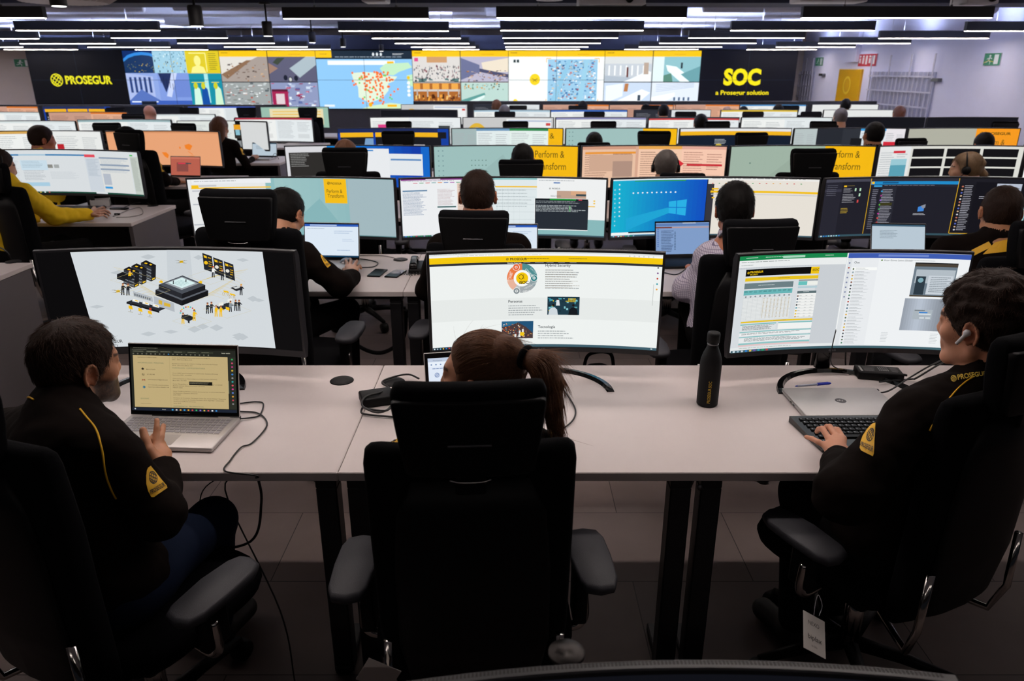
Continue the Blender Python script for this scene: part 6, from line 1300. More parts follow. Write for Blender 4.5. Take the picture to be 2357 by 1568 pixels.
for x, y, rz, w_ in ((-0.1, 11.1, 0, 'left of centre, sixth row'), (1.16, 11.1, 0, 'in the centre of the sixth row'), (2.45, 11.1, 0, 'under two dark heads, sixth row'), (3.4, 11.1, 0, 'of the bald person, sixth row'), (4.2, 11.1, 4, 'right of the bald person, sixth row'), (0.1, 13.0, 0, 'below the traffic picture, farthest row'), (1.05, 13.0, 6, 'second of the farthest row'), (2.3, 13.0, 0, 'third of the farthest row'), (4.6, 13.0, 0, 'by the SOC lettering, farthest row')): chair(x, y, rz, 'black headrest chair %s' % w_, C6)
C7 = 'chairs of the left block'
chz(-2.99, 6.45, -25, 'black headrest chair of the man at the orange map monitor', C7, 1.08)
for x, y, rz, w_ in ((-3.16, 5.04, -32, 'of the person in the yellow sweater'), (-5.35, 7.0, -10, 'at the left picture edge, third left row'), (-3.55, 8.7, -15, 'of the long-haired woman, left block'), (-6.4, 8.7, 0, 'at the far left, fourth left row'), (-4.55, 8.8, 5, 'before the pale monitors, fourth left row'), (-5.1, 10.6, 0, 'beside the bald head, left block'), (-3.2, 12.3, 0, 'before the pale green monitor'), (-4.2, 12.3, 8, 'second from the map, farthest left row'), (-5.05, 12.3, 0, 'third from the map, farthest left row'), (-6.2, 12.3, 0, 'fourth from the map, farthest left row'), (-9.0, 12.3, 0, 'at the far left end, farthest left row')): chair(x, y, rz, 'black headrest chair %s' % w_, C7)
# ------------------------------------------------------------ things on the nearest desks
def cable(name, pts, r, label, m=M_cable, n=8, cat='cable', group=None):
    return tag(MB().tube(catmull(pts, n), r, 7).build(name, m), label, cat, group)
Z = DT
# black bottle
q = G(1627, 930, Z)
t = empty('drinking_bottle', (q.x, q.y, Z), 0, 'matte black steel drinking bottle with vertical yellow lettering', 'bottle')
M_bot = mat('matte_black_coating', hx('0e0e11'), 0.6, noise=0.1, scale=300, bump=0.1, spec=0.25)
MB().lathe([(0.030, 0.0), (0.0345, 0.004), (0.035, 0.02), (0.035, 0.145), (0.0335, 0.162), (0.028, 0.182), (0.021, 0.198), (0.0175, 0.208), (0.0165, 0.213)], 40).build('flask', M_bot, t)
MB().lathe([(0.0172, 0.2132), (0.0185, 0.2145), (0.0185, 0.219), (0.0172, 0.2195)], 32).build('collar_ring', M_dim, t)
MB().lathe([(0.0178, 0.220), (0.0205, 0.222), (0.0208, 0.248), (0.0195, 0.254), (0.012, 0.256)], 32).build('screw_cap', M_bot, t)
vs, fs, wd = text_mesh('PROSEGUR SOC', 0.02); mb = MB(); k = 0.078/wd; a0 = -PI/2-math.atan2(q.x, q.y)*1.0+0.12
pts = []
for x, y in vs:
    a = a0+(y*0.014-0.005)*-1/0.0352*1.0; rr = 0.0353; pts.append((rr*math.cos(a), rr*math.sin(a), 0.018+x*k))
M_yprint = mat('yellow_print', hx('c9a92c'), 0.5, noise=0.03)
mb.add(pts, fs).build('lettering', M_yprint, t)
# grommets
def grommet(x, y, z, label, r=0.042):
    t = empty('cable_grommet', (x, y, z), 0, label, 'cable grommet')
    MB().lathe([(r, 0.0), (r*1.0, 0.002), (r*0.93, 0.004), (r*0.5, 0.0042)], 36).build('cap', M_plast, t)
    MB().box((-0.022, -r*0.80, 0.0042), (0.022, -r*0.72, 0.0046)).build('cable_slot', M_blk, t)
a = G(787, 877, Z); grommet(a.x, a.y, Z, 'round black cable grommet in the desk left of the seam')
a = G(905, 880, Z); grommet(a.x, a.y, Z, 'round black cable grommet partly behind the headrest, right of the seam')
a = G(922, 598, Z); grommet(a.x, a.y, Z, 'round black cable grommet on the second-row desk by the desk phone')
# open silver laptop of the bearded man
def GZ(px, py): return G(px, py, Z)
fl = G(378, 1032, Z+0.016); fr = G(497, 1027, Z+0.016); bk = G(540, 945, Z+0.016)
lap1 = laptop(-1.052, 1.90, R(-3.5), 0.357, 0.205, 'open silver laptop with a document page, beside the raised hand', d_pdf, None, ang=104, keys=True, scr_h=0.232, bezel=0.008, chin=0.016)
c = Canvas(0.04, 0.006); c.text(0.0, 0.8, 0.6, 'ASUS VivoBook', hx('8a8a88'), 0.0, width=0.95); lid = [o for o in lap1.children if o.name.startswith('lid')][0]; c.build('maker_mark', M_paint, lid, (0, -0.0012, 0.010))
c = Canvas(0.03, 0.005); c.text(0.0, 0.8, 0.6, 'Harman / Kardon', hx('6a6a6c'), 0.0, width=0.95); c.build('small_print', M_paint, lap1, (0.115, 0.082, 0.0165), (-PI/2, 0, 0))
# woman's laptop
a = G(1045, 905, Z)
laptop(a.x+0.105, 2.0, R(10), 0.30, 0.20, 'small laptop in front of the woman with the ponytail, mostly hidden', s_lapw, None, ang=116, scr_h=0.178, bezel=0.012)
# closed silver laptop with round logo
t = empty('closed_laptop', (0, 0, Z), 0, 'closed silver laptop with a round dark logo, beside the keyboard', 'laptop')
A, B_, Cc, D_ = G(1797, 893, Z+0.019), G(2005, 890, Z+0.019), G(2070, 955, Z+0.019), G(1852, 958, Z+0.019)
ce = (A+B_+Cc+D_)/4; ux = ((B_-A)+(Cc-D_)).normalized(); ang = math.atan2(ux.y, ux.x); t.location = (ce.x+0.012, ce.y, Z); t.rotation_euler = (0, 0, ang-0.02)
MB().rbox((-0.162, -0.108, 0.002), (0.162, 0.108, 0.012), 0.004, 2).build('laptop_base', M_silver, t)
ld = MB().rbox((-0.162, -0.108, 0.0125), (0.162, 0.108, 0.019), 0.004, 3).build('lid', M_silver, t)
c = Canvas(0.036, 0.036); c.disc(0.5, 0.5, 0.5, 0.5, hx('4a4648'), 36); c.text(0.76, 0.36, 0.30, 'hp', hx('b9b4b2'), 0.0, shear=0.3, width=0.55, rot=PI)
c.build('maker_logo', M_paint, ld, (-0.005, 0.0, 0.0192), (-PI/2, 0, 0))
for k in range(2): MB().rbox((-0.1625, 0.012-k*0.025, 0.005), (-0.1612, 0.024-k*0.025, 0.009), 0.0005, 1).build('side_port', M_blk, t)
# blue pen lying on it
p0, p1 = G(1830, 889, Z+0.024), G(1912, 882, Z+0.024); v = p1-p0
t = empty('ballpoint_pen', p0, math.atan2(v.y, v.x), 'blue ballpoint pen with clear barrel, by the curved monitor foot', 'pen'); L = v.length; t.location.z = Z+0.0235
M_clear = mat('clear_plastic', hx('a9acc0'), 0.15, noise=0.02); M_blue = mat('blue_plastic', hx('2433b0'), 0.3, noise=0.03)
MB().tube([(0.008, 0, 0), (L*0.66, 0, 0)], 0.0038, 6).build('barrel', M_clear, t); MB().tube([(L*0.62, 0, 0), (L*0.95, 0, 0), (L, 0, 0)], [0.0052, 0.005, 0.003], 10).build('pen_cap', M_blue, t)
MB().tube([(0, 0, 0), (0.010, 0, 0)], [0.001, 0.0034], 8).build('tip', M_blue, t); MB().rbox((L*0.62, -0.001, 0.0045), (L*0.92, 0.001, 0.0062), 0.0006, 1).build('clip', M_blue, t)
# charger brick
def brick(label, c0, wd, dp, h, ang, lbl=True, name='power_adapter'):
    t = empty(name, (c0.x, c0.y, Z), ang, label, 'power adapter')
    MB().rbox((-wd/2, -dp/2, 0.0), (wd/2, dp/2, h), 0.006, 3).build('casing', M_plast, t)
    if lbl:
        c = Canvas(wd*0.92, dp*0.8); rd = random.Random(3); c.rect(0.03, 0.1, 0.08, 0.9, hx('9a9a9a')); c.bars(0.12, 0.1, 0.45, 0.9, 7, hx('6a6a6c'), rd, 0.4); c.dots([(0.5+0.05*(k % 5), 0.2+0.22*(k//5)) for k in range(15)], 0.018, 0.07, hx('8a8a8c')); c.bars(0.78, 0.1, 0.96, 0.9, 6, hx('6a6a6c'), rd, 0.4)
        c.build('rating_label', M_paint, t, (0, 0, h+0.0003), (-PI/2, 0, 0))
    MB().tube([(wd/2-0.002, 0.0, h*0.5), (wd/2+0.02, 0, h*0.45)], [0.006, 0.004], 8).build('strain_relief', M_plast, t)
    return t
cb = G(2020, 868, Z); bt = brick('black laptop charger brick with white rating print, right desk', cb, 0.155, 0.075, 0.030, R(-10))
cb = G(868, 925, Z); brick('plain black power adapter by the desk seam left of the headrest', cb, 0.11, 0.085, 0.032, R(20), False)
# keyboard
kc = [G(1815, 970, Z+0.02), G(2040, 968, Z+0.02), G(1892, 1046, Z+0.012)]
t = empty('keyboard', (0, 0, Z), 0, 'black keyboard under the typing hand', 'keyboard')
ko = G(1815, 972, Z); t.location = (ko.x, ko.y, Z); ex = (G(2040, 968, Z)-ko); t.rotation_euler = (0, 0, math.atan2(ex.y, ex.x)-0.03)
KW, KD = 0.44, 0.20
prof = [(0.0, 0.0, 0.004), (0.0, 0.0, 0.022), (0.0, 0.0, 0.012)]
bm = MB(); bm.add([(0, 0, 0.002), (KW, 0, 0.002), (KW-0.02, -KD, 0.002), (0.025, -KD, 0.002), (0, 0, 0.022), (KW, 0, 0.022), (KW-0.02, -KD, 0.010), (0.025, -KD, 0.010)], [(0, 1, 2, 3), (7, 6, 5, 4), (0, 4, 5, 1), (1, 5, 6, 2), (2, 6, 7, 3), (3, 7, 4, 0)])
bm.build('keyboard_base', M_gloss, t)
mb = MB(); lg = MB()
for r_ in range(6):
    y = -0.016-r_*0.0205; zt = 0.0205-(-y)*0.055; x = 0.022+0.004*r_
    n = 20
    for k in range(n):
        if r_ == 5 and 4 <= k <= 8:
            if k == 4: mb.rbox((x+k*0.0195, y-0.0165, zt), (x+8.9*0.0195, y, zt+0.0045), 0.001, 1)
            continue
        mb.rbox((x+k*0.0195+0.001, y-0.0165, zt), (x+k*0.0195+0.0178, y, zt+0.0045), 0.001, 1)
        lg.box((x+k*0.0195+0.004, y-0.009, zt+0.00455), (x+k*0.0195+0.008, y-0.004, zt+0.0047))
tag(mb.build('keys', M_plast, t), kind='stuff'); tag(lg.build('key_legends', mat('legend_grey', hx('7a7a80'), 0.5, noise=0.02), t), kind='stuff')
mb = MB()
for i in range(7):
    for k in range(9): mb.box((0.026+i*0.007+k*0.0, -0.150-k*0.005, 0.0128-k*0.0), (0.030+i*0.007, -0.1475-k*0.005, 0.0134))
tag(mb.build('speaker_holes', M_dim, t), kind='stuff')
# cables of the nearest row
cable('laptop_cable', [G(530, 966, Z+0.010), G(550, 964, Z+0.008), *[G(x, y, Z+0.004) for x, y in ((575, 962), (598, 955), (606, 930), (590, 925), (560, 928), (540, 932), (548, 946), (590, 950), (611, 965), (612, 985), (580, 1020), (555, 1030), (530, 1060), (519, 1085))], (-0.70, 1.765, Z-0.005), G(518, 1128, 0.60), (-0.68, 1.74, 0.30), (-0.66, 1.73, 0.02)], 0.0024, 'thin black cable running from the open laptop over the desk edge', n=8)
cable('hanging_cable', [(-0.80, 1.9, 0.69), G(452, 1150, 0.55)+Vector((0, 0.05, 0)), G(470, 1220, 0.4), G(520, 1262, 0.3), G(515, 1275, 0.28)], 0.002, 'thin black cable hanging under the left desk')
cable('hanging_cable', [(-0.74, 1.86, 0.69), (-0.735, 1.85, 0.6), (-0.78, 1.84, 0.47), (-0.95, 1.84, 0.44), (-1.1, 1.84, 0.46)], 0.004, 'thick black cable looping below the left desk toward the chair')
MB_pl = MB().rbox((-0.012, -0.006, 0), (0.02, 0.006, 0.011), 0.002, 2).build('usb_plug', M_plast, None, G(540, 966, Z+0.004)); tag(MB_pl, 'black plug at the right side of the open laptop', 'plug')
cable('coiled_cable', [G(x, y, z) for x, y, z in ((905, 960, Z+.006), (850, 955, Z+.006), (832, 950, Z+.006), (836, 938, Z+.02), (850, 942, Z+.037), (890, 945, Z+.038), (905, 925, Z+.03), (895, 900, Z+.02), (870, 905, Z+.036), (840, 915, Z+.036), (835, 935, Z+.036), (870, 950, Z+.036), (900, 935, Z+.03), (902, 900, Z+.02), (880, 880, Z+.012), (905, 868, Z+.010), (940, 862, Z+.02), (965, 872, Z+.010))], 0.0034, 'black cable coiled over the power adapter by the headrest', n=6)
cable('desk_cable', [G(x, y, Z+0.005) for x, y in ((1270, 880), (1290, 890), (1316, 925), (1325, 948), (1318, 968), (1298, 985), (1270, 998))], 0.0026, 'black cable curving right of the ponytail on the desk')
cable('charger_cable', [(1.30, 2.38, Z+0.014), G(2095, 873, Z+.008), G(2110, 870, Z+.02), G(2160, 840, Z+.05), G(2200, 820, Z+.03)], 0.0034, 'thick black cable from the charger brick toward the right')
cable('charger_cable', [G(2010, 905, Z+.012), G(2045, 900, Z+.016), G(2090, 872, Z+.03), G(2130, 848, Z+.045), G(2165, 830, Z+.04)], 0.003, 'black cable from the closed laptop passing over the charger cable')
cable('screen_cable', [(1.18, 2.50, 1.0), G(1912, 822, Z+0.1), G(1930, 850, Z+0.012), G(1957, 862, Z+.012)], 0.002, 'thin black cable from the right monitor down to the charger brick')
cable('screen_cable', [(1.24, 2.56, 0.98), (1.28, 2.60, 0.72), (1.36, 2.62, 0.55)], 0.003, 'black cable hanging behind the right curved monitor')
MBp = MB().rbox((-0.014, -0.006, 0.004), (0.014, 0.006, 0.014), 0.002, 2).build('usb_plug', M_plast, None, G(2012, 905, Z)); tag(MBp, 'black plug at the right back corner of the closed laptop', 'plug')
# paper tag on the right chair
a, b, c_, d_ = P(1873, 1418, 1.33), P(1922, 1445, 1.335), P(1876, 1504, 1.27), P(1843, 1476, 1.265)
t = empty('paper_tag', (a+c_)/2, 0, 'white furniture tag with dark print hanging from the right chair', 'tag')
xa = (b-a); ya = (a-d_); W0, H0 = xa.length, ya.length; zc = xa.cross(ya).normalized(); Rm = Matrix((xa.normalized(), -zc, (zc.cross(xa)).normalized())).transposed().to_4x4()
t.rotation_euler = Rm.to_euler()
MB().box((-W0/2, 0, -H0/2), (W0/2, 0.0006, H0/2)).build('card', mat('tag_paper', hx('d8d2cc'), 0.7, noise=0.02), t)
c = Canvas(W0, H0); c.text(0.22, 0.30, 0.11, 'NEXO', hx('2a2624'), -0.005, width=0.5); c.text(0.2, 0.68, 0.13, 'biplax', hx('2a2624'), 0.0, width=0.62); c.text(0.36, 0.86, 0.05, 'by Dile', hx('6a6462'), 0.0)
c.build('print', M_paint, t, (0, -0.0006, 0))
cable('tag_string', [a+Vector((0.0, 0, 0.0)), a+Vector((0.004, 0.01, 0.03)), a+Vector((0.01, 0.015, 0.045)), a+Vector((0.02, 0.01, 0.02)), a+Vector((0.012, 0, 0.0))], 0.0006, 'thin clear string holding the paper tag', m=M_white, cat='string')
tag(MB().box((-0.045, 0, -0.035), (0.03, 0.0006, 0.03), M=Matrix.Rotation(0.5, 4, 'Y')).build('paper_tag', MATS['tag_paper'], None, P(880, 1556, 1.2)), 'white paper tag corner under the middle chair, lower picture edge', 'tag')
# ------------------------------------------------------------ second row desks
a = G(958, 634, Z); t = empty('desk_phone', (a.x+0.0, a.y+0.02, Z), R(4), 'black corded desk phone left of the centre monitor', 'phone')
MB().rbox((-0.045, 0.0, 0.0), (0.16, 0.20, 0.03), 0.01, 2).build('phone_base', M_plast, t)
MB().loft([sring(-0.018, y, 0.0, 0.045, 0.02, 0.6, 12) for y in (0,)]*1+[sring(0, 0, 0, 0.001, 0.001, 1, 12)]) if False else None
mb = MB(); rings = []
for k in range(9):
    f = k/8; y = 0.005+0.19*f; z = 0.052+0.010*math.sin(PI*f); w_ = 0.044 if (k < 2 or k > 6) else 0.034; h_ = 0.034 if (k < 2 or k > 6) else 0.02
    rings.append([(-0.018+w_/2*math.copysign(abs(math.cos(q))**.6, math.cos(q)), y, z-(0.012 if (k < 2 or k > 6) else 0)+h_/2*math.copysign(abs(math.sin(q))**.6, math.sin(q))) for q in [2*PI*j/16 for j in range(16)]])
mb.loft(rings).build('handset', M_gloss, t)
cable('spiral_cable', [Vector((a.x-0.09+0.0035*k*1.0, a.y+0.0+0.012*math.sin(k*0.25)+0.007*math.cos(k*1.5), Z+0.009+0.007*math.sin(k*1.5))) for k in range(34)], 0.0016, 'black coiled handset cord in front of the desk phone', n=3, cat='cable')
for px, py, an, lab in ((869, 630, -8, 'black smartphone lying left of the darker cased phone'), (911, 632, -14, 'black cased smartphone lying next to the desk phone')):
    a = G(px, py, Z); t = empty('smartphone', (a.x, a.y, Z), R(an), lab, 'phone')
    MB().rbox((-0.037, -0.074, 0.0), (0.037, 0.074, 0.008), 0.004, 2).build('phone_case', M_plast, t); MB().rbox((-0.034, -0.071, 0.0078), (0.034, 0.071, 0.0084), 0.0003, 1).build('phone_glass', M_gloss, t)
def mouse(px, py, label, m=M_dim, an=0, z=Z):
    a = G(px, py, z); t = empty('computer_mouse', (a.x, a.y, z), R(an), label, 'mouse')
    rings = []
    for s_, zz in ((0.9, 0.001), (1.0, 0.006), (0.97, 0.016), (0.85, 0.026), (0.6, 0.033), (0.2, 0.036)): rings.append([(0.031*s_*math.cos(q), 0.054*s_*math.sin(q), zz) for q in [2*PI*j/20 for j in range(20)]])
    MB().loft(rings).build('mouse_shell', m, t); MB().rbox((-0.003, 0.018, 0.030), (0.003, 0.034, 0.037), 0.001, 1).build('scroll_wheel', M_blk, t)
mouse(797, 608, 'grey mouse under the hand of the man at the phone pair', an=-15)
a = G(722, 612, Z); laptop(-1.055, 3.93, R(-4), 0.325, 0.21, 'open laptop beside the dark-haired man in the second row', s_lap, None, ang=102, scr_h=0.215)
laptop(-0.01, 3.95, R(0), 0.32, 0.21, 'open laptop mostly hidden behind the crew-cut man', s_lap, None, ang=102, scr_h=0.205)
laptop(1.02, 4.0, R(5), 0.33, 0.215, 'open laptop with a blue window beside the check shirt', s_lapb, None, ang=104, scr_h=0.21, lidm=M_plast, body=M_plast)
laptop(2.25, 4.02, R(-6), 0.31, 0.2, 'open laptop below the dark chat monitor', s_lapc, None, ang=112, scr_h=0.20)
for k in range(7):
    o = MB().tube(catmull([(0.16+0.02*math.cos(k*2.1), 4.16, Z+0.01), (0.20+0.012*k, 4.13+0.01*math.sin(k*3), Z+0.04+0.008*k), (0.27+0.012*math.sin(k*2), 4.12, Z+0.05+0.006*k), (0.33, 4.14+0.01*k, Z+0.02), (0.30-0.01*k, 4.16, Z+0.005)], 6), 0.0026, 6).build('data_cable', mat('white_cable', hx('b8b2ac'), 0.5, noise=0.03))
    tag(o, 'pale cable in the loose bundle under the centre second-row monitor', 'cable', 'pale cable bundle')
cable('desk_cable', [G(x, y, Z+.004) for x, y in ((782, 596), (830, 596), (868, 604), (860, 614), (825, 616))], 0.003, 'dark cable looping beside the second-row laptop')
cable('desk_cable', [G(x, y, Z+.004) for x, y in ((780, 592), (840, 588), (890, 590), (925, 600))], 0.0025, 'grey cable running into the second-row grommet', m=M_gcable)
cable('desk_cable', [G(x, y, Z+.004) for x, y in ((1530, 628), (1555, 632), (1575, 622), (1600, 600))], 0.003, 'dark cable left of the blue laptop')
cable('bag_strap', [(-0.98, 3.95, 0.50), (-0.90, 3.9, 0.34), (-0.75, 3.88, 0.28), (-0.62, 3.9, 0.36), (-0.60, 3.95, 0.50)], 0.012, 'black strap hanging in a loop under the second-row desk', cat='strap')
def bag(x, y, s_, label):
    t = empty('shoulder_bag', (x, y, 0), 0.2, label, 'bag'); rings = []
    for k, (w_, z) in enumerate(((0.30, 0.0), (0.33, 0.03), (0.31, 0.15), (0.24, 0.24), (0.12, 0.27))): rings.append(sring(0, 0, z*s_, w_*s_, 0.15*s_, 0.6, 20))
    MB().loft(rings).build('bag_body', M_fab, t); MB().tube(catmull([(-0.1*s_, 0, 0.24*s_), (-0.06, 0, 0.36*s_), (0.06, 0, 0.36*s_), (0.1*s_, 0, 0.24*s_)], 6), 0.010, 8).build('bag_handle', M_fab, t)
bag(0.48, 3.75, 0.9, 'soft black bag on the floor behind the centre monitor')
# ------------------------------------------------------------ left block details
a = G(30, 603, Z); t = grommet(a.x, a.y, Z, 'round dark grommet on the nearest left desk')
cable('desk_cable', [G(-20, 568, Z+0.02), G(0, 570, Z+0.06), G(18, 582, Z+0.05), G(24, 596, Z+0.01)], 0.004, 'dark cable bending into the grommet of the nearest left desk')
a = G(233, 474, Z); t = empty('small_white_box', (a.x, a.y, Z), R(22), 'small open white cardboard box under the pale mail monitor', 'box')
MB().box((-0.07, -0.05, 0), (0.07, 0.05, 0.004)).box((-0.07, -0.05, 0), (0.07, -0.046, 0.055)).box((-0.07, 0.046, 0), (0.07, 0.05, 0.055)).box((-0.07, -0.05, 0), (-0.066, 0.05, 0.055)).box((0.066, -0.05, 0), (0.07, 0.05, 0.055)).build('box_walls', M_white, t)
a = G(180, 482, Z); t = empty('keyboard', (a.x, a.y, Z), R(-4), 'black keyboard on the left desk behind the yellow sleeve', 'keyboard')
MB().rbox((-0.20, -0.065, 0.0), (0.20, 0.065, 0.018), 0.004, 1).build('keyboard_base', M_plast, t)
mb = MB()
for i in range(5):
    for k in range(16): mb.rbox((-0.19+k*0.0238, 0.035-i*0.0235, 0.018), (-0.17+k*0.0238, 0.054-i*0.0235, 0.021), 0.001, 1)
tag(mb.build('keys', M_plast, t), kind='stuff')
mouse(238, 493, 'dark mouse under the tattooed hand on the left desk', M_plast, 60)
a = G(275, 482, Z); t = empty('docking_station', (a.x, a.y, Z), R(-10), 'flat dark docking station beside the small white box', 'electronics'); MB().rbox((-0.07, -0.025, 0), (0.07, 0.025, 0.014), 0.004, 2).build('dock_casing', M_plast, t); MB().box((-0.06, -0.0262, 0.004), (0.03, -0.0252, 0.009)).build('dock_ports', M_dim, t)
a = G(352, 474, Z); grommet(a.x, a.y, Z, 'round dark grommet near the corner of the left desk')
cable('desk_cable', [G(x, y, Z+.005) for x, y in ((260, 498), (275, 492), (300, 482), (322, 478), (328, 492), (300, 499), (268, 500))], 0.0028, 'thin grey cable loop beside the mouse on the left desk', m=M_gcable)
cable('desk_cable', [G(x, y, Z+.005) for x, y in ((285, 478), (310, 468), (335, 466), (350, 474))], 0.003, 'dark cable into the corner grommet of the left desk')
a = G(270, 495, Z); MBp = MB().rbox((-0.02, -0.009, 0), (0.02, 0.009, 0.014), 0.003, 2).build('adapter_plug', M_plast, None, (a.x, a.y, Z)); tag(MBp, 'small black adapter plug on the left desk', 'plug')
laptop(-3.38, 7.42, R(-8), 0.33, 0.22, 'open laptop with a salmon screen in front of the orange map monitor', s_lapp, None, ang=104, scr_h=0.21)
laptop(-3.15, 9.25, R(-8), 0.33, 0.22, 'open laptop beside the long-haired woman', s_lapc, None, ang=104, scr_h=0.18)
cable('desk_cable', [(-3.0, 9.35, Z+.005), (-2.93, 9.3, Z+.08), (-2.9, 9.33, Z+.005)], 0.003, 'thin dark cable standing up on the fourth left desk')
# ------------------------------------------------------------ people
def skin_mat(name, col, beard=None):
    m = attr_mat(name, 0.0, 0.5, spec=0.4)
    b = m.node_tree.nodes['Principled BSDF']; b.inputs['Subsurface Weight'].default_value = 0.08; b.inputs['Subsurface Radius'].default_value = (0.01, 0.004, 0.002); b.inputs['Subsurface Scale'].default_value = 1.0
    nt = m.node_tree; tc = nt.nodes.new('ShaderNodeTexCoord'); n = nt.nodes.new('ShaderNodeTexNoise'); n.inputs['Scale'].default_value = 350; n.inputs['Detail'].default_value = 4
    bp = nt.nodes.new('ShaderNodeBump'); bp.inputs['Strength'].default_value = 0.25; bp.inputs['Distance'].default_value = 0.001
    nt.links.new(tc.outputs['Object'], n.inputs['Vector']); nt.links.new(n.outputs['Fac'], bp.inputs['Height']); nt.links.new(bp.outputs[0], b.inputs['Normal'])
    return m
M_skin = skin_mat('skin', None)
M_hairdk = mat('dark_hair', hx('241711'), 0.6, noise=0.5, scale=250, bump=0.5, spec=0.12)
M_hairbr = mat('brown_hair', hx('5a3a27'), 0.6, noise=0.5, scale=160, bump=0.5, spec=0.18)
M_hairbk = mat('black_hair', hx('0d0a09'), 0.6, noise=0.4, scale=250, bump=0.5, spec=0.12)
M_hairgy = mat('grey_hair', hx('463e3a'), 0.6, noise=0.4, scale=250, bump=0.5)
M_hairfa = mat('fair_hair', hx('7a5f42'), 0.5, noise=0.5, scale=200, bump=0.5)
M_hairrd = mat('red_brown_hair', hx('5e3018'), 0.5, noise=0.5, scale=200, bump=0.5)
HL = {'dark_hair': mat('dark_hair_strands', hx('3a271c'), 0.55, noise=0.4, scale=120, spec=0.2), 'brown_hair': mat('brown_hair_strands', hx('70492f'), 0.5, noise=0.5, scale=90, spec=0.25)}
M_shirt = mat('white_check_shirt', hx('b9b0c0'), 0.85, noise=0.05, scale=60, bump=0.3)
def _check(m):
    nt = m.node_tree; b = nt.nodes['Principled BSDF']; tc = nt.nodes.new('ShaderNodeTexCoord'); br = nt.nodes.new('ShaderNodeTexBrick')
    br.offset = 0; br.inputs['Scale'].default_value = 1; br.inputs['Brick Width'].default_value = 0.009; br.inputs['Row Height'].default_value = 0.009; br.inputs['Mortar Size'].default_value = 0.0008
    br.inputs['Color1'].default_value = (*lin(hx('c4bcca')), 1); br.inputs['Color2'].default_value = (*lin(hx('bdb5c4')), 1); br.inputs['Mortar'].default_value = (*lin(hx('6f6680')), 1)
    mp = nt.nodes.new('ShaderNodeMapping'); mp.inputs['Rotation'].default_value = (R(70), 0, R(12))
    nt.links.new(tc.outputs['Object'], mp.inputs[0]); nt.links.new(mp.outputs[0], br.inputs['Vector']); nt.links.new(br.outputs[0], b.inputs['Base Color'])
_check(M_shirt)

def frame(c, yaw=0, pitch=0, roll=0):
    """head frame: +y is where the face points; yaw left positive, pitch down positive, roll to the left positive"""
    return Matrix.Translation(Vector(c)) @ Matrix.Rotation(R(yaw), 4, 'Z') @ Matrix.Rotation(R(-pitch), 4, 'X') @ Matrix.Rotation(R(-roll), 4, 'Y')
def add_head(fd, M, face=True, s=1.0):
    p = lambda x, y, z: tuple(M @ Vector((x*s, y*s, z*s)))
    def ell(c, r, k=0.012, sub=False, rot=None):
        Rm = M.to_3x3() if rot is None else M.to_3x3() @ rot
        fd.ell(p(*c), [q*s for q in r], Rm, k, sub)
    def cap(a, b, ra, rb=None, k=0.012, sub=False): fd.cap(p(*a), p(*b), ra*s, None if rb is None else rb*s, k, sub)
    ell((0, -0.014, 0.033), (0.074, 0.093, 0.080)); ell((0, 0.026, -0.004), (0.064, 0.068, 0.082), 0.02)
    ell((0, 0.026, -0.058), (0.059, 0.058, 0.050), 0.02); ell((0, 0.078, -0.094), (0.024, 0.017, 0.019), 0.024)
    cap((0, -0.03, -0.04), (0, -0.045, -0.16), 0.059, 0.064, 0.02)
    if face:
        cap((-0.034, 0.076, 0.024), (0.034, 0.076, 0.024), 0.0105, None, 0.02)
        for q in (-1, 1):
            ell((q*0.031, 0.096, 0.006), (0.015, 0.009, 0.010), 0.012, True); ell((q*0.031, 0.079, 0.006), (0.0135, 0.0125, 0.0125), 0.002)
            cap((q*0.020, 0.090, 0.012), (q*0.044, 0.084, 0.012), 0.0035, None, 0.004)
            ell((q*0.044, 0.062, -0.022), (0.020, 0.022, 0.020), 0.02); ell((q*0.008, 0.096, -0.029), (0.0068, 0.008, 0.0065), 0.008)
            cap((q*0.052, 0.004, -0.066), (q*0.020, 0.074, -0.096), 0.019, 0.015, 0.02)
        cap((0, 0.086, 0.022), (0, 0.1035, -0.022), 0.0068, 0.0082, 0.014)
        ell((0, 0.066, -0.042), (0.032, 0.031, 0.034), 0.018)
        cap((-0.018, 0.084, -0.058), (0.018, 0.084, -0.058), 0.0075, None, 0.010); cap((-0.014, 0.084, -0.068), (0.014, 0.084, -0.068), 0.008, None, 0.010)
        cap((-0.02, 0.0945, -0.063), (0.02, 0.0945, -0.063), 0.0016, None, 0.003, True)
    for q in (-1, 1):
        ex, ey, ez = q*0.077, -0.006, -0.008
        ell((ex, ey, ez), (0.0065, 0.017, 0.028), 0.006)
        pr = None
        for a in range(0, 11):      # rim of the ear
            th = R(-60+a*27); y = ey-0.017*math.cos(th)*1.0+0.002; z = ez+0.029*math.sin(th)
            c = (ex+q*(0.006+0.005*max(0, math.cos(th))), y, z)
            if pr is not None: cap(pr, c, 0.0042, None, 0.003)
            pr = c
        ell((ex+q*0.007, ey+0.003, ez-0.001), (0.007, 0.008, 0.013), 0.003, True)
        ell((ex+q*0.003, ey+0.010, ez-0.024), (0.005, 0.007, 0.008), 0.005)
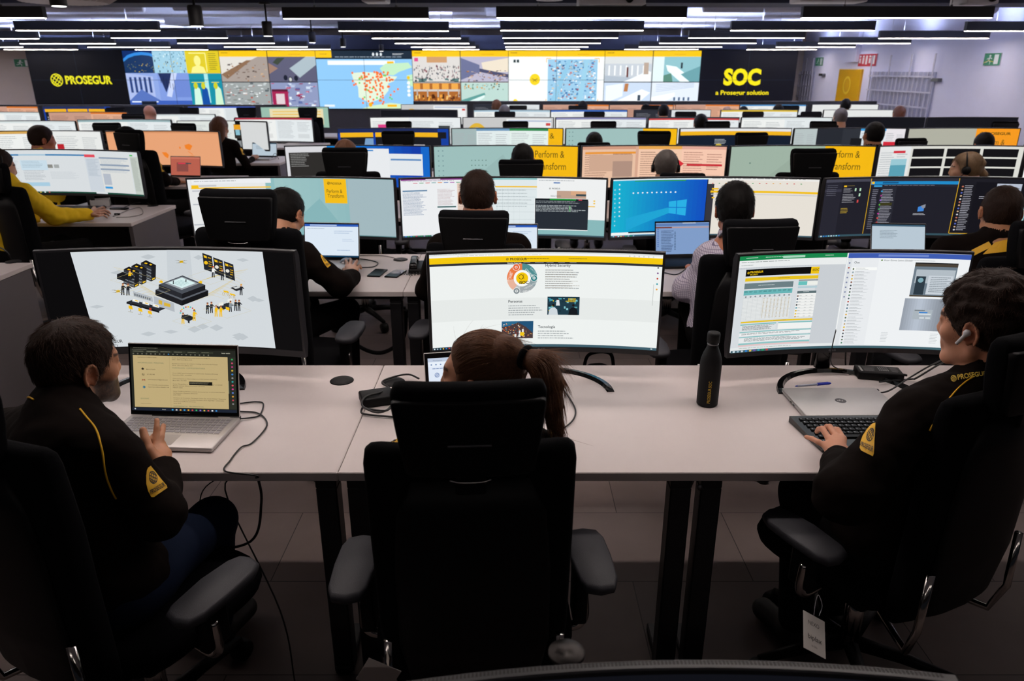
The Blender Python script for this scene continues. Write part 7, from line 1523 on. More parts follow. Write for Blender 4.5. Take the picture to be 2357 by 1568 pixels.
def paint_skin(me, M, base, beard=None, s=1.0, ears=0.25):
    n = len(me.vertices); v = np.empty(n*3, np.float32); me.vertices.foreach_get('co', v); v = v.reshape(-1, 3)
    Mi = np.array(M.inverted()); q = v @ Mi[:3, :3].T+Mi[:3, 3]; q = q/s
    col = np.tile(np.array(lin(base)), (n, 1))
    def blend(mask, c, a): col[:] = col*(1-a*mask[:, None])+np.array(lin(c))*a*mask[:, None]
    near = np.exp(-(((q[:, 0])/0.02)**2+((q[:, 1]-0.092)/0.02)**2+((q[:, 2]+0.062)/0.010)**2)); blend(near, hx('a05a50'), 0.6)
    em = np.exp(-((np.abs(q[:, 0])-0.082)/0.012)**2-((q[:, 1]+0.006)/0.03)**2-((q[:, 2]+0.01)/0.035)**2); blend(em, hx('b0503a'), ears)
    eb = ((np.abs(np.abs(q[:, 0])-0.033) < 0.019) & (q[:, 1] > 0.07) & (np.abs(q[:, 2]-0.029+(np.abs(q[:, 0])-0.033)*0.15) < 0.0045)).astype(float); blend(eb, hx('1c120c'), 0.85)
    ey = ((np.abs(np.abs(q[:, 0])-0.031) < 0.011) & (q[:, 1] > 0.088) & (np.abs(q[:, 2]-0.006) < 0.005)).astype(float); blend(ey, hx('2a201a'), 0.8)
    if beard is not None:
        nz = rng.random(n)*0.10+0.86
        lo = np.clip((-(q[:, 2])-0.018+0.30*(q[:, 1]-0.02)*-1)/0.014, 0, 1)*np.clip((q[:, 1]-0.002)/0.010, 0, 1)*np.clip((0.075+q[:, 1]*0.1+q[:, 2]+0.07)/0.03, 0, 1)
        lo *= (q[:, 2] > -0.125)
        lo *= 1-np.exp(-((q[:, 0])/0.02)**2-((q[:, 1]-0.1)/0.02)**2-((q[:, 2]+0.062)/0.008)**2)
        lo = np.maximum(lo, ((q[:, 1] > 0.010) & (q[:, 1] < 0.028) & (q[:, 2] < 0.03) & (q[:, 2] > -0.05) & (np.abs(q[:, 0]) > 0.05)).astype(float)*0.8)
        blend(lo*nz, beard, 1.0)
    at = me.color_attributes.new('Col', 'FLOAT_COLOR', 'POINT'); at.data.foreach_set('color', np.concatenate([col, np.ones((n, 1))], 1).astype(np.float32).ravel())
def add_hand(fd, wrist, knuckles, fingers, thumb, rw=0.024, rf=0.0088):
    """wrist point, four knuckle points, four finger polylines from the knuckles, a thumb polyline"""
    W0 = Vector(wrist)
    for k, kn in enumerate(knuckles): fd.cap(W0.lerp(Vector(kn), 0.1), kn, 0.017, 0.0112, 0.012)
    for k, fg in enumerate(fingers):
        pts = [Vector(knuckles[k])]+[Vector(p) for p in fg]; rr = rf*(0.92 if k == 3 else 1.0)
        for i in range(len(pts)-1): fd.cap(pts[i], pts[i+1], rr*(1.08-0.1*i), rr*(1.0-0.1*i), 0.003)
    th = [Vector(p) for p in thumb]
    fd.cap(W0.lerp(th[0], 0.35), th[0], 0.016, 0.0135, 0.012)
    for i in range(len(th)-1): fd.cap(th[i], th[i+1], 0.0125-0.001*i, 0.0108-0.0008*i, 0.005)
def sleeve(fd, a, b, c, r0, r1, r2, k=0.03):
    fd.cap(a, b, r0, r1, k); fd.cap(b, c, r1, r2, k)
def torso(fd, pel, mid, neck, sl, sr, f, rs=1.0, k=0.05, low=True):
    """clothed or bare trunk; f is the forward direction, rs the fullness"""
    pel, mid, neck, sl, sr = map(Vector, (pel, mid, neck, sl, sr)); r_ = (sr-sl).normalized(); up = (neck-pel).normalized(); fw = up.cross(r_)*1.0
    B = Matrix((r_, fw, up)).transposed()
    fd.ell(pel, (0.165*rs, 0.115*rs, 0.13), B, k); fd.ell(mid.lerp(pel, 0.5), (0.150*rs, 0.105*rs, 0.15), B, k); fd.ell(mid, (0.165*rs, 0.115*rs, 0.16), B, k)
    ch = mid.lerp(neck, 0.62)
    fd.ell(ch-up*0.01, (0.175*rs, 0.105*rs, 0.12), B, k); fd.cap(sl, sr, 0.058*rs, 0.058*rs, k); fd.cap(neck+up*0.01, sl.lerp(neck, 0.25)-up*0.005, 0.052*rs, 0.055*rs, k); fd.cap(neck+up*0.01, sr.lerp(neck, 0.25)-up*0.005, 0.052*rs, 0.055*rs, k)
def strands(mb, me, M, flow, n, length, r=0.0007, lift=0.25, seg=3, cond=None, jitter=0.25, rd=None, fix=None):
    rd = rd or random.Random(3); Mi = M.inverted(); vs = me.vertices; N = len(vs); q3 = M.to_3x3()
    made = 0; tries = 0
    while made < n and tries < n*6:
        tries += 1; v = vs[rd.randrange(N)]; h = Mi @ v.co
        nrm = v.normal.copy()
        if cond == 'out' and h.y > -0.02 and h.z > 0.04 and jitter > 0.2: continue
        if cond == 'out' and (h.length < 0.13 or h.y > -0.05) and (Mi.to_3x3() @ nrm).dot(h.normalized()) < 0.55: continue
        p = v.co-nrm*0.001; L = length*(0.6+0.8*rd.random()); pts = [p.copy()]
        jv = Vector((rd.gauss(0, 1), rd.gauss(0, 1), rd.gauss(0, 1)))*jitter
        for i in range(seg):
            d = q3 @ (Vector(flow(Mi @ p))); d = d.normalized()+jv*(0.5+0.5*i/seg); d = d-nrm*d.dot(nrm); d.normalize()
            p = p+(d+nrm*lift*(1-i/seg*1.3)).normalized()*L/seg; pts.append(p.copy())
            if fix:
                p, nrm = fix(Mi, p, nrm, h); pts[-1] = p.copy()
        mb.tube(pts, [r*(1-0.8*i/seg) for i in range(seg+1)], 3, cap=False); made += 1
    return mb
def ray_on(bvh, px, py, off=0.001):
    """where the sight line of a source pixel meets a surface"""
    o = Vector((0, 0, CAMZ)); d = (P(px, py, 1.0)-o).normalized(); h = bvh.ray_cast(o, d)
    if h[0] is None: return None, None
    n = h[1] if h[1].dot(d) < 0 else -h[1]
    return h[0]+n*off, n
def bvh_of(me): return BVHTree.FromPolygons([v.co.copy() for v in me.vertices], [tuple(p.vertices) for p in me.polygons])
def piping(name, bvh, pts, r, m, parent, L):
    out = []
    q = catmull([(x, y, 0) for x, y in pts], 5)
    for p in q:
        h, n = ray_on(bvh, p.x, p.y, r*0.4)
        if h is not None: out.append(h)
    if len(out) < 3: return None
    # smooth the run
    for _ in range(2): out = [out[0]]+[(out[i-1]+out[i]*2+out[i+1])/4 for i in range(1, len(out)-1)]+[out[-1]]
    return MB().tube(out, r, 6).build(name, m, parent, -L)
def patch(name, bvh, quad, draw, parent, L, W=0.075, H=0.09, n=10, m=None, off=0.0018):
    """cloth badge: a small sheet lying on the sleeve; quad = its four corners in source pixels"""
    cv = Canvas(W, H, lay=0.00022); draw(cv); cv.flat()
    # finer sheet so that it follows the sleeve
    bm = bmesh.new(); vs = [bm.verts.new(v) for v in cv.mb.v]; lay = bm.loops.layers.float_color.new('Col')
    for f, c in zip(cv.mb.f, cv.mb.c):
        try: fc = bm.faces.new([vs[i] for i in f])
        except ValueError: continue
        for lp in fc.loops: lp[lay] = (*lin(c), 1)
    bmesh.ops.triangulate(bm, faces=bm.faces[:])
    bmesh.ops.subdivide_edges(bm, edges=[e for e in bm.edges if e.calc_length() > 0.014], cuts=5, use_grid_fill=False)
    bmesh.ops.triangulate(bm, faces=bm.faces[:]); bmesh.ops.subdivide_edges(bm, edges=[e for e in bm.edges if e.calc_length() > 0.006], cuts=2, use_grid_fill=False)
    TL, TR, BR, BL = [Vector((x, y, 0)) for x, y in quad]; dead = []
    # bulk base position as a sheet through the hits of the corners, then each vertex on the cloth
    grid = {}
    for v in bm.verts:
        u = v.co.x/W+0.5; w_ = 0.5-v.co.z/H; k = -v.co.y
        p = (TL*(1-u)+TR*u)*(1-w_)+(BL*(1-u)+BR*u)*w_
        h, nn = ray_on(bvh, p.x, p.y, off+k)
        if h is None: dead.append(v)
        else: v.co = h
    if dead: bmesh.ops.delete(bm, geom=dead, context='VERTS')
    me = bpy.data.meshes.new(name); bm.to_mesh(me); bm.free()
    return link(name, me, m or M_paint, parent, -L)
def smooth_cloth(me, amp=0.004, sc=14.0, seed=0):
    """soft folds pressed into the cloth along its normals"""
    from mathutils import noise
    me.update(); vs = me.vertices; new = []
    for v in vs:
        p = v.co*sc+Vector((seed, seed*2, 0)); w1 = noise.noise(Vector((p.x, p.y, p.z*1.8))); w2 = noise.noise(p*2.3)
        new.append(v.co+v.normal*amp*(w1+0.45*w2))
    for v, c in zip(vs, new): v.co = c
    me.update(); return me
def person_parts(root, L, cfg):
    """body, clothes and hair of one person from a table of joints"""
    g = cfg; h = g.get('h', 0.006); s = g.get('hs', 1.0); M = g['head']
    pts = [g[k] for k in ('pel', 'mid', 'neck', 'sl', 'sr', 'el', 'er', 'wl', 'wr', 'kl', 'kr', 'al', 'ar')]
    P3 = np.array([list(Vector(p)) for p in pts]+[list(M.translation)]); lo = P3.min(0)-0.25; hi = P3.max(0)+0.25
    fb = Field(lo, hi, h)
    add_head(fb, M, g.get('face', True), s)
    if g.get('beard'):
        q_ = lambda x, y, z: tuple(M @ Vector((x*s, y*s, z*s)))
        fb.ell(q_(0, 0.040, -0.078), (0.058*s, 0.056*s, 0.036*s), M.to_3x3(), 0.015); fb.ell(q_(0, 0.080, -0.098), (0.030*s, 0.022*s, 0.022*s), M.to_3x3(), 0.015)
    hc = M.translation; nb = Vector(g['neck'])
    fb.cap(M @ Vector((0, -0.035*s, -0.10*s)), nb, 0.054*s, 0.062*s, 0.02)
    torso(fb, g['pel'], g['mid'], g['neck'], g['sl'], g['sr'], None, 0.88)
    for a, b, c in (('sl', 'el', 'wl'), ('sr', 'er', 'wr')): sleeve(fb, g[a], g[b], g[c], 0.042, 0.036, 0.024, 0.02)
    hpL = Vector(g['pel'])+(Vector(g['sl'])-Vector(g['sr'])).normalized()*0.09; hpR = Vector(g['pel'])-(Vector(g['sl'])-Vector(g['sr'])).normalized()*0.09
    for hp, kn, an in ((hpL, 'kl', 'al'), (hpR, 'kr', 'ar')):
        fb.cap(hp, g[kn], 0.070, 0.050, 0.02); fb.cap(g[kn], g[an], 0.048, 0.034, 0.02)
    for hd in g.get('hands', ()): add_hand(fb, *hd)
    for w_, e_ in (('wl', 'el'), ('wr', 'er')):
        if w_ in g.get('mitt', ()):          # a resting hand hidden from view: palm, fingers and thumb
            d = (Vector(g[w_])-Vector(g[e_])).normalized(); sd = d.cross(Vector((0, 0, 1))).normalized(); w0 = Vector(g[w_])
            q = -1 if w_ == 'wr' else 1
            kn = [w0+d*0.085+sd*q*o for o in (-0.030, -0.010, 0.010, 0.029)]
            fg = [[k_+d*0.036+Vector((0, 0, 0.004)), k_+d*0.058-Vector((0, 0, 0.012)), k_+d*0.070-Vector((0, 0, 0.026))] for k_ in kn]
            tb = [w0+d*0.03-sd*q*0.034, w0+d*0.062-sd*q*0.052, w0+d*0.088-sd*q*0.050]
            add_hand(fb, w0, kn, fg, tb)
    me = relax(fb.mesh('body'), 1); paint_skin(me, M, g.get('skin', hx('c08a70')), g.get('beard'), s); del fb
    body = link('body', me, M_skin, root, -L)
    # jacket or shirt
    fj = Field(lo, hi, max(h, 0.0055)); torso(fj, g['pel'], g['mid'], g['neck'], g['sl'], g['sr'], None, g.get('full', 1.06))
    for a, b, c in (('sl', 'el', 'wl'), ('sr', 'er', 'wr')):
        A, B_, C_ = Vector(g[a]), Vector(g[b]), Vector(g[c]); C2 = C_-(C_-B_).normalized()*0.015
        r = g.get('sleeve', (0.060, 0.054, 0.038)); sleeve(fj, A, B_, C2, *r, 0.03)
    nk = Vector(g['neck']); nd = ((M @ Vector((0, -0.03*s, -0.09*s)))-nk).normalized(); ch_ = g.get('collar', 0.045)
    if ch_ > 0:
        fj.cap(nk, nk+nd*ch_, 0.080, 0.072, 0.02)
        top = nk+nd*(ch_+0.075)
        fj.cap(nk+nd*(ch_*0.2), top, 0.060, 0.064, 0.004, True)
    else: fj.cap(nk+nd*0.02, nk+nd*0.12, 0.062, 0.066, 0.006, True)
    for w_, e_ in (('wl', 'el'), ('wr', 'er')):      # open cuffs
        d = (Vector(g[w_])-Vector(g[e_])).normalized(); fj.cap(Vector(g[w_])-d*0.03, Vector(g[w_])+d*0.08, 0.029, 0.032, 0.003, True)
    jm = relax(fj.mesh('jacket'), 2); del fj
    if g.get('folds', True): smooth_cloth(jm, g.get('fold', 0.005), 13, g.get('seed', 1))
    jk = link(g.get('top', 'jacket'), jm, g.get('topm', M_jack), root, -L)
    # trousers
    lo2 = P3.min(0)-0.2; hi2 = P3.max(0)+0.2; hi2[2] = Vector(g['pel']).z+0.22
    ft = Field(lo2, hi2, max(h, 0.009)); ft.ell(g['pel'], (0.17, 0.15, 0.12), None, 0.04)
    for hp, kn, an in ((hpL, 'kl', 'al'), (hpR, 'kr', 'ar')):
        ft.cap(hp, g[kn], 0.086, 0.064, 0.03); ft.cap(g[kn], Vector(g[an])+Vector((0, 0, 0.03)), 0.062, 0.052, 0.03)
    tm = relax(ft.mesh('trousers'), 2); link('trousers', tm, g.get('legm', M_trou), root, -L); del ft
    if g.get('shoes', True):
        for an in ('al', 'ar'):
            A = Vector(g[an]); fw = Vector(g.get('foot', (0, 1, 0))).normalized(); fs = Field(np.array(A)-0.3, np.array(A)+0.3, 0.008)
            z0 = A.z-0.04; fs.cap(A-fw*0.03+Vector((0, 0, -0.035)), A+fw*0.14+Vector((0, 0, -0.045)), 0.040, 0.038, 0.02); fs.cap(A, A-Vector((0, 0, 0.04)), 0.042, 0.044, 0.02); fs.half((0, 0, 0.002), (0, 0, -1))
            link('shoe', relax(fs.mesh('shoe'), 1), M_shoe, root, -L)
    return body, jk, jm
def short_hair(root, L, M, m, h=0.004, s=1.0, thick=0.010, n=2600, length=0.022, low=-0.055, fringe=0.062, seed=2, curly=0.0, top=1.0):
    c = M.translation; fh = Field(np.array(c)-0.17, np.array(c)+0.17, h); p = lambda x, y, z: tuple(M @ Vector((x*s, y*s, z*s))); Rm = M.to_3x3()
    fh.ell(p(0, -0.014, 0.036), [q*s for q in (0.074+thick*0.8, 0.093+thick, 0.080+thick*top*1.3)], Rm, 0.01); fh.ell(p(0, -0.035, -0.010), [q*s for q in (0.068+thick*0.35, 0.066+thick*0.5, 0.066)], Rm, 0.025)
    for q in (-1, 1): fh.ell(p(q*0.068, 0.016, 0.008), [0.012*s, 0.016*s, 0.030*s], Rm, 0.01)
    fh.ell(p(0, 0.107, -0.020), [q*s for q in (0.092, 0.076, 0.092)], Rm, 0.006, True)     # face
    fh.ell(p(0, 0.06, -0.09), [q*s for q in (0.10, 0.085, 0.075)], Rm, 0.006, True)      # jaw and neck sides
    for q in (-1, 1): fh.ell(p(q*0.085, -0.002, -0.012), [0.020*s, 0.021*s, 0.032*s], Rm, 0.004, True)
    nn = Rm @ Vector((0, 0.25, -1)).normalized(); fh.half(p(0, -0.05, low), tuple(nn))
    me = relax(fh.mesh('hair'), 1)
    from mathutils import noise
    Mi = M.inverted(); new = []
    for v in me.vertices:
        q = Mi @ v.co; a = noise.noise(Vector((q.x*70, q.y*26, q.z*40+seed))); new.append(v.co+v.normal*(0.0022+curly*0.5)*a)
    for v, cc in zip(me.vertices, new): v.co = cc
    me.update(); hair = link('hair', me, m, root, -L)
    def flow(q): return (q.x*6+0.1, 0.25+q.y*5*(1 if q.z > 0.06 else -0.2), -0.25-(0.5 if q.z < 0.07 else 0))
    mb = strands(MB(), me, M, flow, n, length, 0.0006, 0.35, 3, None, 0.3+curly*30, random.Random(seed))
    if n: mb.build('hair_strands', HL.get(m.name, m), hair)
    return hair
def seat_pose(x=0, y=0, yaw=0.0, lean=0.0, head=(0, 0, 0), arms='desk', hz=0.0):
    """an upright or leaning seated pose in a local frame turned by yaw"""
    T = Matrix.Translation((x, y, 0)) @ Matrix.Rotation(R(yaw), 4, 'Z'); p = lambda a, b, c: T @ Vector((a, b, c+hz))
    ly = math.sin(R(lean))
    g = dict(pel=p(0, -0.02, 0.58), mid=p(0, -0.02+0.2*ly, 0.80), neck=p(0, -0.01+0.46*ly, 1.03), sl=p(-0.185, 0.0+0.43*ly, 0.985), sr=p(0.185, 0.0+0.43*ly, 0.985))
    g['el'] = p(-0.27, 0.10+0.43*ly, 0.745); g['er'] = p(0.27, 0.10+0.43*ly, 0.745); g['wl'] = p(-0.19, 0.31+0.43*ly, 0.775); g['wr'] = p(0.19, 0.31+0.43*ly, 0.775)
    g['kl'] = p(-0.13, 0.42, 0.56); g['kr'] = p(0.13, 0.42, 0.56); g['al'] = p(-0.13, 0.40, 0.10); g['ar'] = p(0.13, 0.40, 0.10); g['mitt'] = ('wl', 'wr')
    for k in ('al', 'ar'): g[k].z = 0.09
    g['head'] = frame(p(0, 0.03+0.58*ly, 1.175), yaw+head[0], head[1], head[2]); g['foot'] = T.to_3x3() @ Vector((0, 1, 0))
    return g
# ------------------------------------------------------------ the bearded man on the left
SK = hx('b8805f')
def emblem(c, txt='PROSEGUR', rot=0.0):
    c.poly([(0.42, 0.0), (0.7, 0.0), (0.82, 0.25), (1.0, 0.86), (0.97, 0.95), (0.25, 1.0), (0.13, 0.95), (0.03, 0.7), (0.0, 0.45), (0.1, 0.2), (0.25, 0.06)], hx('e2ab10'), px=False); c.globe(0.52, 0.38, c.W*0.27, hx('1c160c')); c.text(0.12, 0.86, 0.15, txt, hx('1c160c'), 0.025, width=0.80)
L0 = Vector((-1.03, 1.42, 0))
HM = frame(P(180, 838, 1.74), -38, 8, -3)
g = dict(h=0.0042, head=HM, hs=0.95, pel=Vector((-1.03, 1.54, 0.575)), mid=P(120, 1150, 1.58), neck=P(146, 962, 1.64), sl=P(28, 1000, 1.76), sr=P(262, 1056, 1.54), el=P(20, 1180, 1.86), er=P(366, 1182, 1.53), wl=P(150, 1080, 1.95), wr=P(374, 1080, 1.72),
         kl=Vector((-1.12, 1.96, 0.55)), kr=Vector((-0.88, 1.84, 0.545)), al=Vector((-1.10, 1.96, 0.09)), ar=Vector((-0.96, 1.92, 0.09)), skin=SK, beard=hx('1a110d'), mitt=('wl',), foot=(0.3, 1, 0), collar=0.075, full=1.12, sleeve=(0.062, 0.058, 0.042), seed=3, fold=0.006, legm=M_jean, beardless=0)
D = 1.0
wr = g['wr']
kn = [P(356, 1034, 1.765), P(366, 1029, 1.775), P(377, 1033, 1.775), P(386, 1043, 1.765)]
fg = [[P(358, 1005, 1.79), P(361, 985, 1.805), P(361, 967, 1.82)], [P(371, 1005, 1.80), P(374, 992, 1.82), P(376, 980, 1.84)], [P(366, 1008, 1.81), P(354, 1004, 1.80), P(346, 1012, 1.78)], [P(374, 1020, 1.80), P(360, 1018, 1.80), P(350, 1024, 1.78)]]
th = [P(345, 1036, 1.735), P(335, 1012, 1.75), P(329, 991, 1.765)]
g['hands'] = [(wr, kn, fg, th)]
t1 = empty('person', L0, 0, 'bearded man in black jacket with yellow piping, raising one hand before the open laptop', 'person')
body, jk, jm = person_parts(t1, L0, g)
short_hair(t1, L0, HM, M_hairdk, 0.0036, 0.95, 0.011, 3400, 0.020, low=-0.070, seed=2)
bv = bvh_of(jm)
piping('piping', bv, [(184, 942), (200, 962), (222, 990), (236, 1040), (243, 1090), (258, 1130), (268, 1148)], 0.0024, M_yel, t1, L0)
piping('piping', bv, [(60, 918), (68, 915), (78, 921)], 0.0024, M_yel, t1, L0)
patch('sleeve_badge', bv, [(330, 1084), (352, 1068), (387, 1126), (343, 1151)], emblem, t1, L0)

# ------------------------------------------------------------ the woman with the ponytail
L1 = Vector((-0.08, 1.6, 0))
HW = frame(P(1108, 868, 1.64), 72, 0, -2)
gw = dict(h=0.0045, head=HW, hs=0.96, pel=Vector((-0.08, 1.56, 0.57)), mid=Vector((-0.08, 1.58, 0.76)), neck=P(1130, 985, 1.60), sl=P(935, 1062, 1.62), sr=P(1262, 1062, 1.56), el=Vector((-0.30, 1.72, 0.77)), er=Vector((0.08, 1.74, 0.76)), wl=Vector((-0.22, 1.93, 0.785)), wr=Vector((0.02, 1.95, 0.785)),
          kl=Vector((-0.2, 1.98, 0.54)), kr=Vector((0.05, 1.98, 0.54)), al=Vector((-0.2, 1.9, 0.09)), ar=Vector((0.05, 1.9, 0.09)), skin=hx('c48a6c'), mitt=('wl', 'wr'), collar=0.035, full=0.98, sleeve=(0.052, 0.048, 0.036), seed=8)
t2 = empty('person', L1, 0, 'woman with a long brown ponytail seated in the middle chair', 'person')
bodyw, jkw, jmw = person_parts(t2, L1, gw)
def long_hair(root, L, M, m, s, band, drop, n=3200, h=0.004, seed=1, r_tail=0.030):
    """hair combed back into a tied tail; band in head coordinates, drop = points of the tail in the world"""
    Rm = M.to_3x3(); p = lambda q: M @ (Vector(q)*s); c = M.translation
    al = [Vector(c)]+[p(band)]+[Vector(d) for d in drop]; arr = np.array([list(a) for a in al])
    fh = Field(arr.min(0)-0.16, arr.max(0)+0.16, h)
    fh.ell(p((0, -0.014, 0.034)), [q*s for q in (0.083, 0.103, 0.089)], Rm, 0.01); fh.ell(p((0, -0.035, -0.014)), [q*s for q in (0.074, 0.074, 0.064)], Rm, 0.02)
    for q in (-1, 1): fh.ell(p((q*0.070, 0.020, 0.004)), [0.012*s, 0.020*s, 0.034*s], Rm, 0.01)
    fh.ell(p((0, 0.099, -0.012)), [q*s for q in (0.112, 0.080, 0.092)], Rm, 0.006, True); fh.ell(p((0, 0.052, -0.085)), [q*s for q in (0.11, 0.085, 0.070)], Rm, 0.006, True)
    for q in (-1, 1): fh.ell(p((q*0.086, -0.004, -0.014)), [0.020*s, 0.019*s, 0.028*s], Rm, 0.004, True)
    bp = p(band); fh.cap(p((band[0]*0.5, band[1]*0.7, band[2]*0.9)), bp, 0.045*s, 0.019, 0.03)
    tail = [bp]+[Vector(d) for d in drop]
    rr = [0.017, r_tail, r_tail*1.05, r_tail*0.85, r_tail*0.55, 0.008]
    for i in range(len(tail)-1): fh.cap(tail[i], tail[i+1], rr[min(i, 5)], rr[min(i+1, 5)], 0.02)
    me = relax(fh.mesh('hair'), 1)
    hair = link('hair', me, m, root, -L)
    Mi = M.inverted(); bl = Vector(band)
    crv = catmull(tail, 6)
    def flow(q):
        w_ = M @ q; j = min(range(len(crv)), key=lambda i: (crv[i]-w_).length_squared)
        if (w_-bp).length > 0.045 and (M.inverted() @ w_-Vector((0, 0, 0.02))).length < 0.150*s and j < 4:
            d = (bl*s-q).normalized()+Vector((0, -0.2, 0.7))*max(0.0, min(1.0, (q.y+0.02)/0.05)); return tuple(d)
        d = crv[min(j+1, len(crv)-1)]-crv[max(j-1, 0)]; d = Rm.inverted() @ d; return tuple(d)
    def fix(Mi, p_, nr, root):
        """keep combed hair lying on the scalp"""
        if (Mi @ p_).length > 0.19 or (root.y < -0.06 and root.length > 0.128) or (p_-bp).length < 0.035: return p_, nr
        hq = (Mi @ p_)/s-Vector((0, -0.014, 0.034)); e_ = Vector((hq.x/0.083, hq.y/0.103, hq.z/0.089)); l_ = e_.length
        if l_ > 1.025: hq = hq*(1.025/l_)
        nn = Vector((hq.x/0.083**2, hq.y/0.103**2, hq.z/0.089**2)).normalized()
        return M @ ((hq+Vector((0, -0.014, 0.034)))*s), (Rm @ nn).normalized()
    mb = strands(MB(), me, M, flow, n, 0.060, 0.0006, 0.04, 5, 'out', 0.09, random.Random(seed), fix)
    mb = strands(mb, me, M, flow, n//40, 0.05, 0.00025, 0.25, 5, None, 0.3, random.Random(seed+1))
    mb.build('hair_strands', HL.get(m.name, m), hair)
    d = (tail[1]-tail[0]).normalized(); a = d.orthogonal().normalized(); b = d.cross(a); ring = [bp+(a*math.cos(q)+b*math.sin(q))*0.021+d*0.002 for q in [2*PI*k/18 for k in range(19)]]
    MB().tube(ring, 0.0095, 8).build('hair_band', M_fab, root, -L)
    return hair
drop = [P(1246, 838, 1.56), P(1262, 880, 1.55), P(1268, 930, 1.55), P(1278, 975, 1.555), P(1290, 1000, 1.56)]
bnd = HW.inverted() @ P(1208, 822, 1.585); bnd = bnd/0.96
long_hair(t2, L1, HW, M_hairbr, 0.96, tuple(bnd), drop)
bv = bvh_of(jmw)
piping('piping', bv, [(1254, 962), (1262, 980), (1268, 1000), (1271, 1016)], 0.0024, M_yel, t2, L1)
patch('sleeve_badge', bv, [(902, 1008), (918, 1004), (918, 1034), (902, 1040)], lambda c: (c.rect(0, 0, 1, 1, hx('e2ab10')), c.text(0.2, 0.7, 0.3, 'SOC', hx('1c160c'), 0.03, rot=1.2)), t2, L1, 0.03, 0.05)

# ------------------------------------------------------------ the man with the earbud
L2 = Vector((1.02, 1.45, 0))
HR = frame(P(2266, 744, 1.73), 37, 8, 2)
gr = dict(h=0.0042, head=HR, hs=1.0, pel=Vector((1.04, 1.74, 0.575)), mid=Vector((1.09, 1.72, 0.80)), neck=P(2272, 892, 1.70), sl=P(2108, 968, 1.61), sr=P(2400, 930, 1.86), el=P(1948, 1138, 1.51), er=Vector((1.48, 1.95, 0.80)), wl=G(1928, 1056, 0.805), wr=Vector((1.44, 2.12, 0.785)),
          kl=Vector((0.90, 1.97, 0.56)), kr=Vector((1.10, 2.10, 0.55)), al=Vector((0.92, 1.92, 0.09)), ar=Vector((1.08, 2.0, 0.09)), skin=hx('c2876a'), mitt=('wr',), foot=(-0.4, 1, 0), collar=0.058, full=1.10, sleeve=(0.069, 0.068, 0.043), seed=5, fold=0.006)
zk = 0.787
kn = [G(1940, 1010, zk+.022), G(1924, 1006, zk+.026), G(1909, 1012, zk+.024), G(1900, 1026, zk+.018)]
fg = [[G(1928, 990, zk+.028), G(1922, 988, zk+.014), G(1917, 994, zk+.004)], [G(1910, 983, zk+.032), G(1903, 982, zk+.020), G(1899, 988, zk+.006)], [G(1893, 987, zk+.030), G(1885, 988, zk+.018), G(1880, 994, zk+.006)], [G(1884, 1018, zk+.020), G(1869, 1010, zk+.012), G(1856, 1006, zk+.004)]]
th = [G(1948, 1040, zk+.012), G(1962, 1042, zk+.008), G(1974, 1031, zk+.004)]
gr['hands'] = [(gr['wl'], kn, fg, th)]
t3 = empty('person', L2, 0, 'dark-haired man with a white earbud typing on the keyboard', 'person')
bodyr, jkr, jmr = person_parts(t3, L2, gr)
short_hair(t3, L2, HR, M_hairdk, 0.0036, 1.0, 0.017, 3400, 0.016, low=-0.062, seed=6, curly=0.012)
bv = bvh_of(jmr)
piping('piping', bv, [(2242, 868), (2222, 880), (2198, 902), (2172, 935), (2152, 968), (2139, 992)], 0.0022, M_yel, t3, L2)
patch('sleeve_badge', bv, [(1998, 980), (2024, 972), (2009, 1056), (1974, 1032)], emblem, t3, L2)
def collar_print(c):
    c.globe(0.08, 0.5, 0.0062, hx('c9a93a')); c.text(0.18, 0.72, 0.46, 'PROSEGUR', hx('c9a93a'), 0.025, width=0.78)
patch('collar_lettering', bv, [(2186, 862), (2274, 848), (2276, 870), (2190, 886)], collar_print, t3, L2, 0.085, 0.02)
e = HR @ Vector((-0.087, 0.004, -0.006)); dn = HR.to_3x3() @ Vector((-0.10, 0.75, -1)).normalized()
tb = empty('earbud', e, 0, 'white wireless earbud in the ear of the typing man', 'earbud')
MB().tube([Vector((0, 0, 0)), dn*0.010, dn*0.036], [0.008, 0.0046, 0.0042], 12).build('earbud_stem', M_white, tb)
MB().lathe([(0.003, -0.008), (0.0085, -0.003), (0.009, 0.003), (0.005, 0.009)], 14).build('earbud_tip', M_white, tb)
